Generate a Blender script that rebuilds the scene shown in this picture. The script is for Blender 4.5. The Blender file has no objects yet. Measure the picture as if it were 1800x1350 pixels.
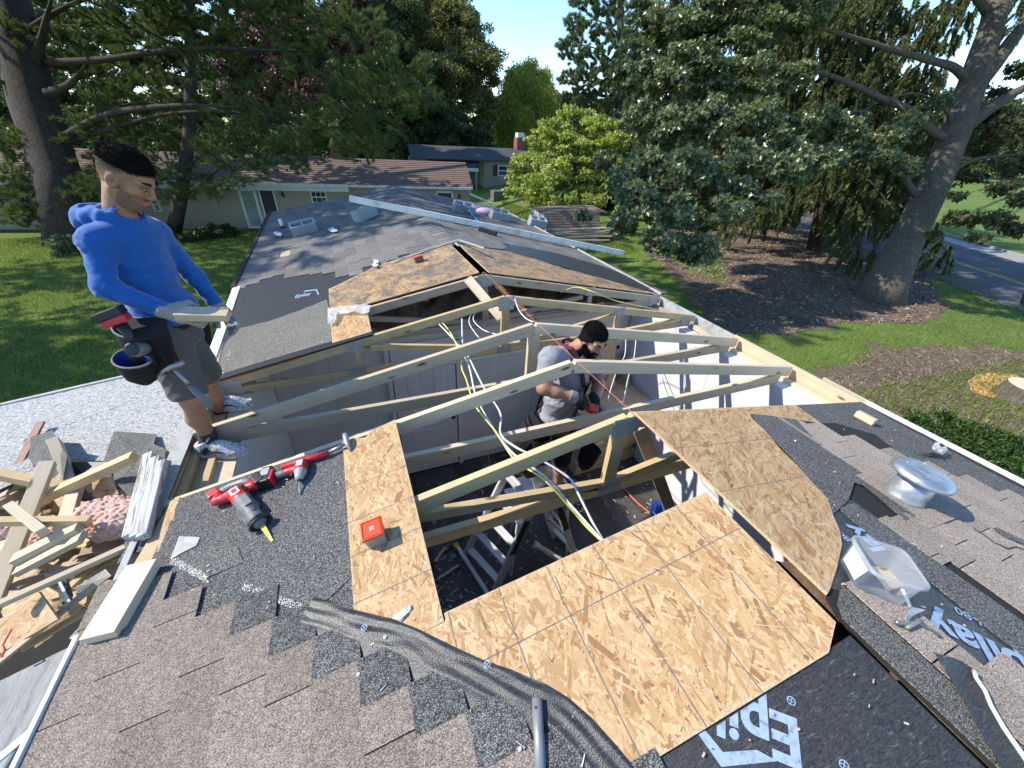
import bpy, bmesh, math, random
import numpy as np
from mathutils import Vector, Matrix, Euler
random.seed(7); RNG = np.random.default_rng(7)
SC = bpy.context.scene; COL = SC.collection
R_ = math.radians
# ---------------------------------------------------------------- camera, sky, sun, exposure
F_PX = 696.3                                  # focal length in pixels of an 1800 px wide frame
YAW, PITCH, ROLL = R_(23.53), R_(32.88), R_(3.135)
CAM = np.array([-1.265, 0.0, 1.246])          # metres; the ridge of the roof is the Y axis, z = 0
_cy, _sy, _cp, _sp = math.cos(YAW), math.sin(YAW), math.cos(PITCH), math.sin(PITCH)
_f = np.array([_sy*_cp, _cy*_cp, -_sp]); _r = np.array([_cy, -_sy, 0.0]); _u = np.cross(_r, _f)
_r, _u = _r*math.cos(ROLL)+_u*math.sin(ROLL), _u*math.cos(ROLL)-_r*math.sin(ROLL)
cam = bpy.data.cameras.new('camera'); cam_o = bpy.data.objects.new('camera', cam); COL.objects.link(cam_o)
cam.sensor_width = 36; cam.lens = F_PX/1800*36; cam.clip_start = 0.05; cam.clip_end = 600
cam_o.matrix_world = Matrix(((_r[0], _u[0], -_f[0], CAM[0]), (_r[1], _u[1], -_f[1], CAM[1]), (_r[2], _u[2], -_f[2], CAM[2]), (0, 0, 0, 1)))
SC.camera = cam_o
LIGHT = np.array([1.03, -0.42, -1.0]); LIGHT /= np.linalg.norm(LIGHT)      # direction the sunlight travels
SUN_EL = math.asin(-LIGHT[2]); SUN_AZ = math.atan2(-LIGHT[0], -LIGHT[1])   # azimuth from +Y towards +X
w = bpy.data.worlds.new('World'); SC.world = w; w.use_nodes = True
_nt = w.node_tree; _bg = _nt.nodes['Background']; _sky = _nt.nodes.new('ShaderNodeTexSky')
_sky.sky_type = 'NISHITA'; _sky.sun_disc = False; _sky.sun_elevation = SUN_EL; _sky.sun_rotation = SUN_AZ
_sky.air_density = 0.85; _sky.dust_density = 0.1; _sky.ozone_density = 1.6
_hs = _nt.nodes.new('ShaderNodeHueSaturation'); _hs.inputs['Saturation'].default_value = 1.15; _hs.inputs['Value'].default_value = 1.0
_nt.links.new(_sky.outputs[0], _hs.inputs['Color']); _nt.links.new(_hs.outputs[0], _bg.inputs[0]); _bg.inputs[1].default_value = 0.15
sun = bpy.data.lights.new('sun', 'SUN'); sun.energy = 2.9; sun.angle = R_(0.53); sun.color = (1, 0.94, 0.84)
sun_o = bpy.data.objects.new('sun', sun); COL.objects.link(sun_o)
sun_o.rotation_euler = Vector(LIGHT).to_track_quat('-Z', 'Y').to_euler()
SC.view_settings.view_transform = 'Standard'; SC.view_settings.look = 'None'
SC.view_settings.gamma = 1; SC.view_settings.use_curve_mapping = False; SC.view_settings.exposure = 1.25
SC.render.engine = 'CYCLES'; SC.cycles.max_bounces = 8; SC.cycles.transparent_max_bounces = 8
SC.cycles.diffuse_bounces = 5; SC.cycles.glossy_bounces = 3; SC.cycles.transmission_bounces = 5
SC.cycles.use_denoising = True
SC.cycles.caustics_reflective = False; SC.cycles.caustics_refractive = False
# ---------------------------------------------------------------- measuring helpers (photo points -> real surfaces)
T = 0.46/2.353                                # roof pitch (rise over run)
NL = np.array([-T, 0, 1.0]); NL /= np.linalg.norm(NL)
NR = np.array([T, 0, 1.0]); NR /= np.linalg.norm(NR)
def ray(px, py): return _f + (px-900)/F_PX*_r - (py-675)/F_PX*_u
def onz(px, py, z): d = ray(px, py); return CAM + d*(z-CAM[2])/d[2]
def ony(px, py, y): d = ray(px, py); return CAM + d*(y-CAM[1])/d[1]
def onx(px, py, x): d = ray(px, py); return CAM + d*(x-CAM[0])/d[0]
def atd(px, py, t): return CAM + ray(px, py)*t
def onpl(px, py, p0, n): d = ray(px, py); return CAM + d*(np.dot(n, np.asarray(p0, float)-CAM)/np.dot(n, d))
def onL(px, py, h=0): return onpl(px, py, NL*h, NL)
def onR(px, py, h=0): return onpl(px, py, NR*h, NR)
def Lp(x, y, h=0): return np.array([x, y, T*x]) + NL*h
def Rp(x, y, h=0): return np.array([x, y, -T*x]) + NR*h
def gz(x, y):
    t = min(1, max(0, (15-x)/9)); t = t*t*(3-2*t)
    return -3.3 - 0.045*min(max(0, y-5), 45)*t
def onG(px, py, dz=0):
    z = -3.3
    for _ in range(12): p = onz(px, py, z+dz); z = gz(p[0], p[1])
    return onz(px, py, z+dz)
# ---------------------------------------------------------------- mesh helpers
class MB:
    """Collects polygons for one mesh."""
    def __init__(s): s.v = []; s.f = []
    def add(s, vs, fs):
        n = len(s.v); s.v += [tuple(map(float, v)) for v in vs]; s.f += [tuple(i+n for i in f) for f in fs]; return s
    def hexa(s, p):                            # 8 points: bottom 0-3 (ccw), top 4-7
        return s.add(p, [(3, 2, 1, 0), (4, 5, 6, 7), (0, 1, 5, 4), (1, 2, 6, 5), (2, 3, 7, 6), (3, 0, 4, 7)])
    def box(s, c, d, rz=0, M=None):
        x, y, z = d[0]/2, d[1]/2, d[2]/2
        ps = [Vector(q) for q in ((-x, -y, -z), (x, -y, -z), (x, y, -z), (-x, y, -z), (-x, -y, z), (x, -y, z), (x, y, z), (-x, y, z))]
        m = Matrix.Translation(Vector(c)) @ Matrix.Rotation(rz, 4, 'Z') if M is None else M @ Matrix.Translation(Vector(c)) @ Matrix.Rotation(rz, 4, 'Z')
        return s.hexa([m @ q for q in ps])
    def bar(s, p0, p1, wd, dp, up=(0, 0, 1)):
        a, b = Vector(p0), Vector(p1); x = (b-a).normalized(); z = Vector(up); z = (z-x*z.dot(x)).normalized(); y = z.cross(x)
        q = [a-y*wd/2-z*dp/2, b-y*wd/2-z*dp/2, b+y*wd/2-z*dp/2, a+y*wd/2-z*dp/2]
        return s.hexa(q+[k+z*dp for k in q])
    def slab(s, pts, n, th):                   # polygon pts (top face) extruded by -n*th
        pts = [np.asarray(p, float) for p in pts]; n = np.asarray(n, float); n = n/np.linalg.norm(n); k = len(pts)
        area = sum(np.dot(n, np.cross(pts[i], pts[(i+1) % k])) for i in range(k))
        if area < 0: pts = pts[::-1]
        lo = [p-n*th for p in pts]
        return s.add(pts+lo, [tuple(range(k)), tuple(range(2*k-1, k-1, -1))]+[(i, k+i, k+(i+1) % k, (i+1) % k) for i in range(k)])
    def tube(s, path, rad, n=8, cap=True):
        P = [Vector(p) for p in path]; m = len(P)
        rad = rad if hasattr(rad, '__len__') else [rad]*m
        base = len(s.v); t0 = (P[1]-P[0]).normalized(); a = t0.orthogonal().normalized()
        for i in range(m):
            t = (P[min(i+1, m-1)]-P[max(i-1, 0)]).normalized(); a = (a-t*a.dot(t)).normalized(); b = t.cross(a)
            for k in range(n):
                th = 2*math.pi*k/n; s.v.append(tuple(P[i]+(a*math.cos(th)+b*math.sin(th))*rad[i]))
        for i in range(m-1):
            for k in range(n):
                s.f.append((base+i*n+k, base+i*n+(k+1) % n, base+(i+1)*n+(k+1) % n, base+(i+1)*n+k))
        if cap:
            s.f.append(tuple(base+k for k in range(n-1, -1, -1))); s.f.append(tuple(base+(m-1)*n+k for k in range(n)))
        return s
    def lathe(s, prof, M, n=24):
        base = len(s.v)
        for (r, z) in prof:
            for k in range(n):
                th = 2*math.pi*k/n; s.v.append(tuple(M @ Vector((r*math.cos(th), r*math.sin(th), z))))
        for i in range(len(prof)-1):
            for k in range(n):
                s.f.append((base+i*n+k, base+i*n+(k+1) % n, base+(i+1)*n+(k+1) % n, base+(i+1)*n+k))
        if prof[0][0] > 1e-6: s.f.append(tuple(base+k for k in range(n-1, -1, -1)))
        if prof[-1][0] > 1e-6: s.f.append(tuple(base+(len(prof)-1)*n+k for k in range(n)))
        return s
    def mesh(s, name, mat, smooth=False, bevel=0, loc=None):
        me = bpy.data.meshes.new(name); vs = s.v
        if loc is not None: vs = [(v[0]-loc[0], v[1]-loc[1], v[2]-loc[2]) for v in vs]
        me.from_pydata(vs, [], s.f); me.update()
        if bevel:
            bm = bmesh.new(); bm.from_mesh(me); bmesh.ops.remove_doubles(bm, verts=bm.verts, dist=1e-6)
            bmesh.ops.bevel(bm, geom=[e for e in bm.edges if len(e.link_faces) == 2 and e.calc_face_angle(0) > 0.6], offset=bevel, segments=2, affect='EDGES', profile=0.6, clamp_overlap=True)
            bm.to_mesh(me); bm.free()
        if smooth: me.polygons.foreach_set('use_smooth', [True]*len(me.polygons))
        if mat: me.materials.append(mat)
        return me
def tag(o, label=None, cat=None, group=None, kind=None):
    if label: o['label'] = label
    if cat: o['category'] = cat
    if group: o['group'] = group
    if kind: o['kind'] = kind
    return o
def thing(name, label, cat, loc=(0, 0, 0), group=None):
    o = bpy.data.objects.new(name, None); o.empty_display_size = 0.1; COL.objects.link(o); o.location = loc
    return tag(o, label, cat, group)
def wpos(o):                                   # world position of an unrotated chain of empties / parts
    p = Vector(o.location)
    while o.parent: o = o.parent; p = p+Vector(o.location)
    return p
def add(name, mb, mat, parent=None, smooth=False, bevel=0, kind=None, label=None):
    """One mesh object built from world-space geometry."""
    c = np.mean(np.array(mb.v), axis=0) if len(mb.v) else np.zeros(3)
    me = mb.mesh(name, mat, smooth, bevel, loc=c)
    o = bpy.data.objects.new(name, me); COL.objects.link(o)
    if parent is not None:
        o.parent = parent; o.location = Vector(c)-wpos(parent)
    else: o.location = Vector(c)
    if kind: o['kind'] = kind
    if label: o['label'] = label
    return o
def solo(name, mb, mat, label, cat, group=None, smooth=False, bevel=0):
    return tag(add(name, mb, mat, None, smooth, bevel), label, cat, group)
def npmesh(name, verts, faces, mat, parent=None, kind=None, smooth=False, label=None):
    """Mesh from numpy arrays; faces (n,3) or (n,4)."""
    verts = np.asarray(verts, np.float32); faces = np.asarray(faces, np.int32); k = faces.shape[1]
    c = verts.mean(axis=0); me = bpy.data.meshes.new(name)
    me.vertices.add(len(verts)); me.vertices.foreach_set('co', (verts-c).ravel())
    me.loops.add(faces.size); me.loops.foreach_set('vertex_index', faces.ravel())
    me.polygons.add(len(faces)); me.polygons.foreach_set('loop_start', np.arange(0, faces.size, k, dtype=np.int32))
    me.polygons.foreach_set('loop_total', np.full(len(faces), k, np.int32))
    if smooth: me.polygons.foreach_set('use_smooth', np.ones(len(faces), bool))
    me.update(calc_edges=True)
    if mat: me.materials.append(mat)
    o = bpy.data.objects.new(name, me); COL.objects.link(o)
    if parent is not None: o.parent = parent; o.location = Vector(c.tolist())-wpos(parent)
    else: o.location = Vector(c.tolist())
    if kind: o['kind'] = kind
    if label: o['label'] = label
    return o
def lumber(name, p0, p1, wd, dp, mat, parent=None, up=(0, 0, 1), bevel=0.002, cut0=0, cut1=0, label=None):
    """A board with its grain along local X. wd across, dp along 'up'. cut0/cut1 slant the two ends."""
    a, b = Vector(p0), Vector(p1); L = (b-a).length; x = (b-a).normalized(); z = Vector(up); z = Vector((1, 0, 0)) if abs(z.normalized().dot(x)) > 0.97 else z; z = (z-x*z.dot(x)).normalized(); y = z.cross(x)
    h = L/2; m = MB()
    q = [(-h-cut0, -wd/2, -dp/2), (h-cut1, -wd/2, -dp/2), (h-cut1, wd/2, -dp/2), (-h-cut0, wd/2, -dp/2), (-h+cut0, -wd/2, dp/2), (h+cut1, -wd/2, dp/2), (h+cut1, wd/2, dp/2), (-h+cut0, wd/2, dp/2)]
    m.hexa(q); me = m.mesh(name, mat, bevel=bevel)
    o = bpy.data.objects.new(name, me); COL.objects.link(o)
    c = (a+b)/2
    if parent is not None: o.parent = parent; c = c-wpos(parent)
    o.matrix_local = Matrix(((x[0], y[0], z[0], c[0]), (x[1], y[1], z[1], c[1]), (x[2], y[2], z[2], c[2]), (0, 0, 0, 1)))
    if label: o['label'] = label
    return o
def frame(o_, xd, up):                         # matrix with X along xd, Z near up, at o_
    x = Vector(xd).normalized(); z = Vector(up); z = (z-x*z.dot(x)).normalized(); y = z.cross(x); c = o_
    return Matrix(((x[0], y[0], z[0], c[0]), (x[1], y[1], z[1], c[1]), (x[2], y[2], z[2], c[2]), (0, 0, 0, 1)))
# ---------------------------------------------------------------- materials
class NT:
    def __init__(s, name):
        s.m = bpy.data.materials.new(name); s.m.use_nodes = True; s.t = s.m.node_tree; s.b = s.t.nodes['Principled BSDF']; s.out = s.t.nodes['Material Output']
    def n(s, ty, **k):
        nd = s.t.nodes.new('ShaderNode'+ty)
        for a, v in k.items():
            if a.startswith('_'): setattr(nd, a[1:], v)
            else:
                nd.inputs[a.replace('__', ' ')].default_value = v
        return nd
    def l(s, a, b): s.t.links.new(a, b)
    def co(s, kind='Object', scale=(1, 1, 1), rot=(0, 0, 0), loc=(0, 0, 0)):
        c = s.n('TexCoord'); mp = s.n('Mapping'); mp.inputs['Scale'].default_value = scale; mp.inputs['Rotation'].default_value = rot; mp.inputs['Location'].default_value = loc
        s.l(c.outputs[kind], mp.inputs[0]); return mp.outputs[0]
    def noise(s, vec, scale, detail=4, rough=0.55, dist=0):
        nd = s.n('TexNoise', Scale=scale, Detail=detail, Roughness=rough, Distortion=dist); s.l(vec, nd.inputs['Vector']); return nd.outputs[0]
    def vor(s, vec, scale, feature='F1', out='Color', rand=1.0):
        nd = s.n('TexVoronoi', _feature=feature, Scale=scale, Randomness=rand); s.l(vec, nd.inputs['Vector']); return nd.outputs[out]
    def ramp(s, fac, stops, interp='LINEAR'):
        nd = s.n('ValToRGB'); cr = nd.color_ramp; cr.interpolation = interp
        while len(cr.elements) < len(stops): cr.elements.new(0.5)
        for e, (p, c) in zip(cr.elements, stops):
            e.position = p; c = c if hasattr(c, '__len__') else (c, c, c); e.color = (*c[:3], 1)
        s.l(fac, nd.inputs[0]); return nd.outputs[0]
    def mix(s, fac, a, b, mode='MIX'):
        nd = s.n('MixRGB', _blend_type=mode)
        for i, v in ((0, fac), (1, a), (2, b)):
            if isinstance(v, (int, float)): nd.inputs[i].default_value = v if i == 0 else (v, v, v, 1)
            elif isinstance(v, tuple): nd.inputs[i].default_value = (*v[:3], 1)
            else: s.l(v, nd.inputs[i])
        return nd.outputs[0]
    def math(s, op, a, b=0.0):
        nd = s.n('Math', _operation=op)
        for i, v in ((0, a), (1, b)):
            if isinstance(v, (int, float)): nd.inputs[i].default_value = v
            else: s.l(v, nd.inputs[i])
        return nd.outputs[0]
    def bump(s, h, strength=0.5, dist=0.01):
        nd = s.n('Bump', Strength=strength, Distance=dist); s.l(h, nd.inputs['Height']); s.l(nd.outputs[0], s.b.inputs['Normal']); return s
    def sep(s, v, i):
        nd = s.n('SeparateXYZ'); s.l(v, nd.inputs[0]); return nd.outputs[i]
    def col(s, c):
        if isinstance(c, tuple): s.b.inputs['Base Color'].default_value = (*c[:3], 1)
        else: s.l(c, s.b.inputs['Base Color'])
        return s
    def set(s, rough=0.6, metal=0.0, spec=0.5, **k):
        if isinstance(rough, (int, float)): s.b.inputs['Roughness'].default_value = rough
        else: s.l(rough, s.b.inputs['Roughness'])
        s.b.inputs['Metallic'].default_value = metal; s.b.inputs['Specular IOR Level'].default_value = spec
        for a, v in k.items(): s.b.inputs[a.replace('__', ' ')].default_value = v
        return s
    def rnd(s): return s.n('ObjectInfo').outputs['Random']
    def isl(s): return s.n('NewGeometry').outputs['Random Per Island']
MAT = {}
def simple(name, c, rough=0.6, metal=0.0, spec=0.5, var=0.12, scale=30, bump=0.15, bd=0.002, dirt=None):
    m = NT(name); v = m.co(); nz = m.noise(v, scale, 5)
    cc = m.mix(m.ramp(nz, [(0.3, 0), (0.7, 1)]), tuple(x*(1-var) for x in c), tuple(min(1, x*(1+var)) for x in c))
    if dirt: cc = m.mix(m.ramp(m.noise(v, dirt[1], 6, 0.7), [(0.5, 0), (0.72, 1)]), cc, dirt[0])
    m.col(cc).set(rough, metal, spec)
    if bump: m.bump(nz, bump, bd)
    MAT[name] = m.m; return m.m
def granule(name, cols, scale=430, mottling=0.14, bump=0.7, var_rnd=0.12):
    m = NT(name); v = m.co('Object')
    vc = m.sep(m.vor(v, scale), 0)
    k = len(cols); c = m.ramp(vc, [((i+0.5)/k, cols[i]) for i in range(k)])
    big = m.noise(v, 6, 6, 0.65); c = m.mix(mottling, c, m.ramp(big, [(0.3, 0.0), (0.7, 1.0)]), 'SOFT_LIGHT')
    r = m.math('ADD', m.math('MULTIPLY', m.rnd(), 2*var_rnd), 1-var_rnd); c = m.mix(1.0, c, r, 'MULTIPLY')
    m.col(c).set(0.92, 0, 0.25); m.bump(m.vor(v, scale, 'F1', 'Distance'), bump, 0.0025); MAT[name] = m.m; return m.m
granule('shingle_brown', [(0.085, 0.067, 0.053), (0.175, 0.14, 0.113), (0.225, 0.183, 0.149), (0.27, 0.223, 0.182), (0.4, 0.345, 0.29)])
granule('shingle_tan', [(0.12, 0.093, 0.073), (0.26, 0.207, 0.163), (0.33, 0.268, 0.213), (0.39, 0.322, 0.262), (0.52, 0.44, 0.37)])
granule('granule_dark', [(0.02, 0.0195, 0.019), (0.045, 0.044, 0.043), (0.075, 0.073, 0.07), (0.115, 0.112, 0.107), (0.3, 0.295, 0.28)])
granule('granule_mid', [(0.03, 0.029, 0.027), (0.06, 0.058, 0.055), (0.1, 0.097, 0.09), (0.15, 0.145, 0.135), (0.34, 0.33, 0.3)])
granule('granule_olive', [(0.035, 0.034, 0.03), (0.075, 0.072, 0.062), (0.125, 0.12, 0.105), (0.19, 0.18, 0.155), (0.36, 0.34, 0.29)])
def far_shingle():
    m = NT('shingle_far'); v = m.co('Object'); c = m.ramp(m.sep(m.vor(v, 160), 0), [(0.1, (0.085, 0.079, 0.072)), (0.5, (0.145, 0.135, 0.123)), (0.9, (0.21, 0.196, 0.18))])
    r = m.ramp(m.isl(), [(0, 0.75), (1, 1.25)]); c = m.mix(1.0, c, r, 'MULTIPLY')
    r2 = m.ramp(m.rnd(), [(0, 0.82), (1, 1.18)]); c = m.mix(1.0, c, r2, 'MULTIPLY')
    g = m.co('Generated'); w2 = m.noise(v, 9, 5, 0.7); c = m.mix(m.ramp(w2, [(0.62, 0), (0.75, 0.35)]), c, (0.3, 0.31, 0.33))
    m.col(c).set(0.85, 0, 0.35); m.bump(m.vor(v, 160, 'F1', 'Distance'), 0.5, 0.003); MAT['shingle_far'] = m.m
far_shingle()
def wood(name, c_lo, c_hi, knot=(0.16, 0.09, 0.045), grain=1.0, dirty=0.0):
    m = NT(name); c = m.n('TexCoord'); mp = m.n('Mapping'); mp.inputs['Scale'].default_value = (1.2, 22, 22)
    add_ = m.n('VectorMath', _operation='ADD'); cmb = m.n('CombineXYZ'); r = m.math('MULTIPLY', m.rnd(), 37.0)
    for i in range(3): m.l(r, cmb.inputs[i])
    m.l(c.outputs['Object'], add_.inputs[0]); m.l(cmb.outputs[0], add_.inputs[1]); m.l(add_.outputs[0], mp.inputs[0])
    wv = m.n('TexWave', _wave_type='BANDS', _bands_direction='Y', Scale=1.3, Distortion=5.0, Detail=3.0); wv.inputs['Detail Scale'].default_value = 0.7; m.l(mp.outputs[0], wv.inputs[0])
    g = m.noise(mp.outputs[0], 3.0, 6, 0.7, 0.4); f = m.mix(0.78, wv.outputs[0], g)
    cc = m.ramp(f, [(0.2, c_lo), (0.75, c_hi)])
    kd = m.n('Mapping'); kd.inputs['Scale'].default_value = (3.2, 9, 9); m.l(add_.outputs[0], kd.inputs[0])
    kn = m.vor(kd.outputs[0], 1.0, 'F1', 'Distance'); cc = m.mix(m.ramp(kn, [(0.07, 1), (0.15, 0)]), cc, knot)
    fine = m.noise(add_.outputs[0], 4.0, 3); cc = m.mix(m.ramp(fine, [(0.4, 0.0), (0.8, 0.35)]), cc, tuple(x*0.75 for x in c_lo))
    bri = m.ramp(m.rnd(), [(0, 0.82), (1, 1.12)]); cc = m.mix(1.0, cc, bri, 'MULTIPLY')
    if dirty: cc = m.mix(m.ramp(m.noise(add_.outputs[0], 9, 6, 0.75), [(0.48, 0), (0.66, dirty)]), cc, (0.06, 0.05, 0.045))
    m.col(cc).set(0.62, 0, 0.35); m.bump(f, 0.1*grain, 0.0015); MAT[name] = m.m
wood('lumber_new', (0.52, 0.41, 0.27), (0.66, 0.55, 0.39), knot=(0.13, 0.075, 0.04))
wood('lumber_old', (0.47, 0.33, 0.165), (0.62, 0.47, 0.26), dirty=0.15)
wood('lumber_gray', (0.36, 0.27, 0.19), (0.5, 0.4, 0.29), dirty=0.2)
wood('lumber_red', (0.3, 0.16, 0.12), (0.45, 0.27, 0.2), dirty=0.35)
wood('board_weathered', (0.34, 0.28, 0.19), (0.55, 0.47, 0.33), dirty=0.35)
def strand_mat(name, dark=1.0, stain=0.0):
    m = NT(name); v = m.co('Object'); i = m.isl()
    c = m.ramp(i, [(0.0, (0.24, 0.115, 0.042)), (0.1, (0.35, 0.19, 0.08)), (0.3, (0.43, 0.265, 0.12)), (0.6, (0.5, 0.335, 0.165)), (0.92, (0.57, 0.415, 0.235)), (1.0, (0.17, 0.075, 0.03))])
    c = m.mix(m.ramp(m.noise(v, 90, 4, 0.7), [(0.4, 0), (0.8, 0.6)]), c, (0.34, 0.2, 0.095))
    c = m.mix(m.ramp(m.noise(v, 260, 2), [(0.66, 0), (0.78, 0.75)]), c, (0.2, 0.1, 0.04)); c = m.mix(m.ramp(m.noise(m.co('Object', (1, 1, 1), (0, 0, .5)), 7, 7, 0.8), [(0.52, 0), (0.75, 0.4)]), c, (0.3, 0.19, 0.1))
    if stain: c = m.mix(m.ramp(m.noise(v, 5.5, 7, 0.72), [(0.43, 0), (0.6, stain)]), c, (0.1, 0.095, 0.09))
    if dark != 1: c = m.mix(1.0, c, (dark, dark, dark), 'MULTIPLY')
    m.col(c).set(0.6, 0, 0.35); m.bump(m.noise(v, 140, 3), 0.25, 0.0012); MAT[name] = m.m
strand_mat('osb'); strand_mat('osb_stained', 0.9, 0.8)
simple('osb_edge', (0.46, 0.33, 0.19), 0.8, var=0.35, scale=180)
simple('chalk_line', (0.13, 0.12, 0.115), 0.9, var=0.3)
def felt():
    m = NT('felt'); v = m.co('Object')
    st = m.noise(m.co('Object', (14, 90, 90), (0, 0, R_(38))), 3, 5, 0.7); c = m.ramp(st, [(0.36, (0.011, 0.011, 0.011)), (0.74, (0.06, 0.059, 0.058))])
    sp = m.noise(v, 240, 3, 0.7); c = m.mix(m.ramp(sp, [(0.68, 0), (0.76, 0.8)]), c, (0.4, 0.4, 0.4))
    sc = m.noise(m.co('Object', (5, 40, 40), (0, 0, R_(40))), 2.6, 8, 0.85); c = m.mix(m.ramp(sc, [(0.56, 0), (0.7, 0.6)]), c, (0.3, 0.3, 0.3))
    m.col(c).set(0.42, 0, 0.6); m.bump(m.mix(0.5, st, m.vor(v, 260, 'F1', 'Distance')), 0.5, 0.003); MAT['felt'] = m.m
felt()
simple('print_blue', (0.27, 0.36, 0.5), 0.6, var=0.12, scale=120, dirt=((0.1, 0.1, 0.12), 60))
def white_coat():
    m = NT('white_coat'); v = m.co('Object')
    a = m.noise(m.co('Object', (1, 1.6, 1), (0, 0, 0.6)), 45, 6, 0.8, 1.2); b = m.noise(v, 110, 5, 0.8)
    f = m.mix(0.45, a, b); c = m.ramp(f, [(0.4, (0.07, 0.07, 0.066)), (0.475, (0.27, 0.27, 0.26)), (0.53, (0.56, 0.56, 0.545))])
    m.col(c).set(0.75, 0, 0.3); m.bump(f, 0.7, 0.012); MAT['white_coat'] = m.m
    m = NT('gray_coat'); v = m.co('Object'); a = m.noise(m.co('Object', (5, 1, 1), (0, 0, 1.2)), 7, 7, 0.75, 0.6)
    c = m.ramp(a, [(0.32, (0.07, 0.07, 0.07)), (0.45, (0.2, 0.2, 0.2)), (0.62, (0.29, 0.29, 0.287))])
    c = m.mix(m.ramp(m.noise(v, 3, 4), [(0.4, 0), (0.7, 0.4)]), c, (0.24, 0.24, 0.25)); m.col(c).set(0.6, 0, 0.4); m.bump(a, 0.5, 0.008); MAT['gray_coat'] = m.m
white_coat()
def drywall(name, c, patchc, amt):
    m = NT(name); v = m.co('Object'); nz = m.noise(v, 1.6, 5, 0.6); c2 = m.mix(m.ramp(nz, [(0.45, 0), (0.62, amt)]), c, patchc)
    c2 = m.mix(m.ramp(m.noise(v, 14, 6, 0.7), [(0.55, 0), (0.8, 0.25)]), c2, tuple(x*0.8 for x in c)); m.col(c2).set(0.85, 0, 0.2); m.bump(m.noise(v, 60, 4), 0.1, 0.002); MAT[name] = m.m
drywall('drywall_gray', (0.66, 0.65, 0.615), (0.76, 0.75, 0.72), 0.6); drywall('drywall_white', (0.62, 0.62, 0.62), (0.74, 0.74, 0.735), 0.8)
simple('door_white', (0.74, 0.735, 0.71), 0.45, var=0.04); simple('paper_tan', (0.58, 0.46, 0.33), 0.8, var=0.12)
def plank_floor():
    m = NT('floor_vinyl'); v = m.co('Object', (1, 7, 1)); n1 = m.noise(v, 7, 6, 0.7, 0.6)
    c = m.ramp(n1, [(0.3, (0.03, 0.028, 0.028)), (0.7, (0.09, 0.083, 0.08))]); c = m.mix(1.0, c, m.ramp(m.rnd(), [(0, 0.7), (1, 1.5)]), 'MULTIPLY')
    d = m.noise(m.co('Object'), 11, 8, 0.8); c = m.mix(m.ramp(d, [(0.6, 0), (0.72, 0.6)]), c, (0.28, 0.24, 0.2)); m.col(c).set(0.42, 0, 0.5); m.bump(n1, 0.2, 0.002); MAT['floor_vinyl'] = m.m
plank_floor()
def metal(name, c, rough, spang=0.0, metal_=0.9):
    m = NT(name); v = m.co('Object'); nz = m.noise(v, 14, 5, 0.6); f = m.mix(0.5, nz, m.sep(m.vor(v, 45), 0)) if spang else nz
    m.col(m.ramp(f, [(0.2, tuple(x*0.72 for x in c)), (0.8, c)])).set(m.ramp(nz, [(0.3, rough*0.75), (0.7, min(1, rough*1.35))]), metal_, 0.5); m.bump(m.noise(v, 90, 3), 0.06, 0.002); MAT[name] = m.m
metal('galvanized', (0.5, 0.52, 0.54), 0.42, 1, 0.75); metal('plate_steel', (0.46, 0.46, 0.44), 0.5, 1, 0.35); metal('aluminium', (0.8, 0.8, 0.79), 0.4, 0, 0.25); metal('steel_dull', (0.36, 0.36, 0.35), 0.45); metal('pipe_gray', (0.3, 0.3, 0.3), 0.5, 0, 0.4)
def insul(name, a, b, sc=30):
    m = NT(name); v = m.co('Object'); n1 = m.noise(v, sc, 8, 0.8); m.col(m.ramp(n1, [(0.3, a), (0.7, b)])).set(0.95, 0, 0.1); m.bump(n1, 0.8, 0.006); MAT[name] = m.m
insul('insulation_brown', (0.07, 0.045, 0.03), (0.25, 0.17, 0.115), 26); insul('insulation_pink', (0.48, 0.29, 0.24), (0.74, 0.53, 0.46), 70); insul('insulation_lilac', (0.5, 0.34, 0.42), (0.75, 0.58, 0.66), 22)
insul('foam_green', (0.45, 0.46, 0.34), (0.6, 0.6, 0.47), 30); insul('sawdust', (0.5, 0.25, 0.08), (0.72, 0.42, 0.17), 26)
simple('cardboard', (0.5, 0.36, 0.225), 0.8, var=0.08, scale=12); simple('cardboard_print', (0.1, 0.07, 0.045), 0.8)
simple('cable_white', (0.72, 0.72, 0.7), 0.4, var=0.03); simple('cable_yellow', (0.75, 0.66, 0.16), 0.45, var=0.03); simple('cord_red', (0.55, 0.1, 0.06), 0.5); simple('string_red', (0.8, 0.22, 0.16), 0.7)
simple('cord_black', (0.015, 0.015, 0.016), 0.5)
simple('tool_red', (0.5, 0.022, 0.03), 0.42, var=0.1, scale=18, bump=0.05); simple('tool_gray', (0.13, 0.135, 0.14), 0.55, var=0.12, bump=0.1); simple('tool_black', (0.016, 0.016, 0.018), 0.5, var=0.2); simple('tool_lightgray', (0.32, 0.32, 0.32), 0.5)
simple('blade_yellow', (0.72, 0.44, 0.03), 0.45); simple('paint_yellow', (0.6, 0.42, 0.03), 0.45); simple('paint_white', (0.72, 0.72, 0.7), 0.5, var=0.05)
simple('lid_orange', (0.6, 0.06, 0.012), 0.4, var=0.06); simple('label_white', (0.72, 0.68, 0.64), 0.6, var=0.1); simple('blue_plastic', (0.03, 0.11, 0.42), 0.35, var=0.08)
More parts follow.
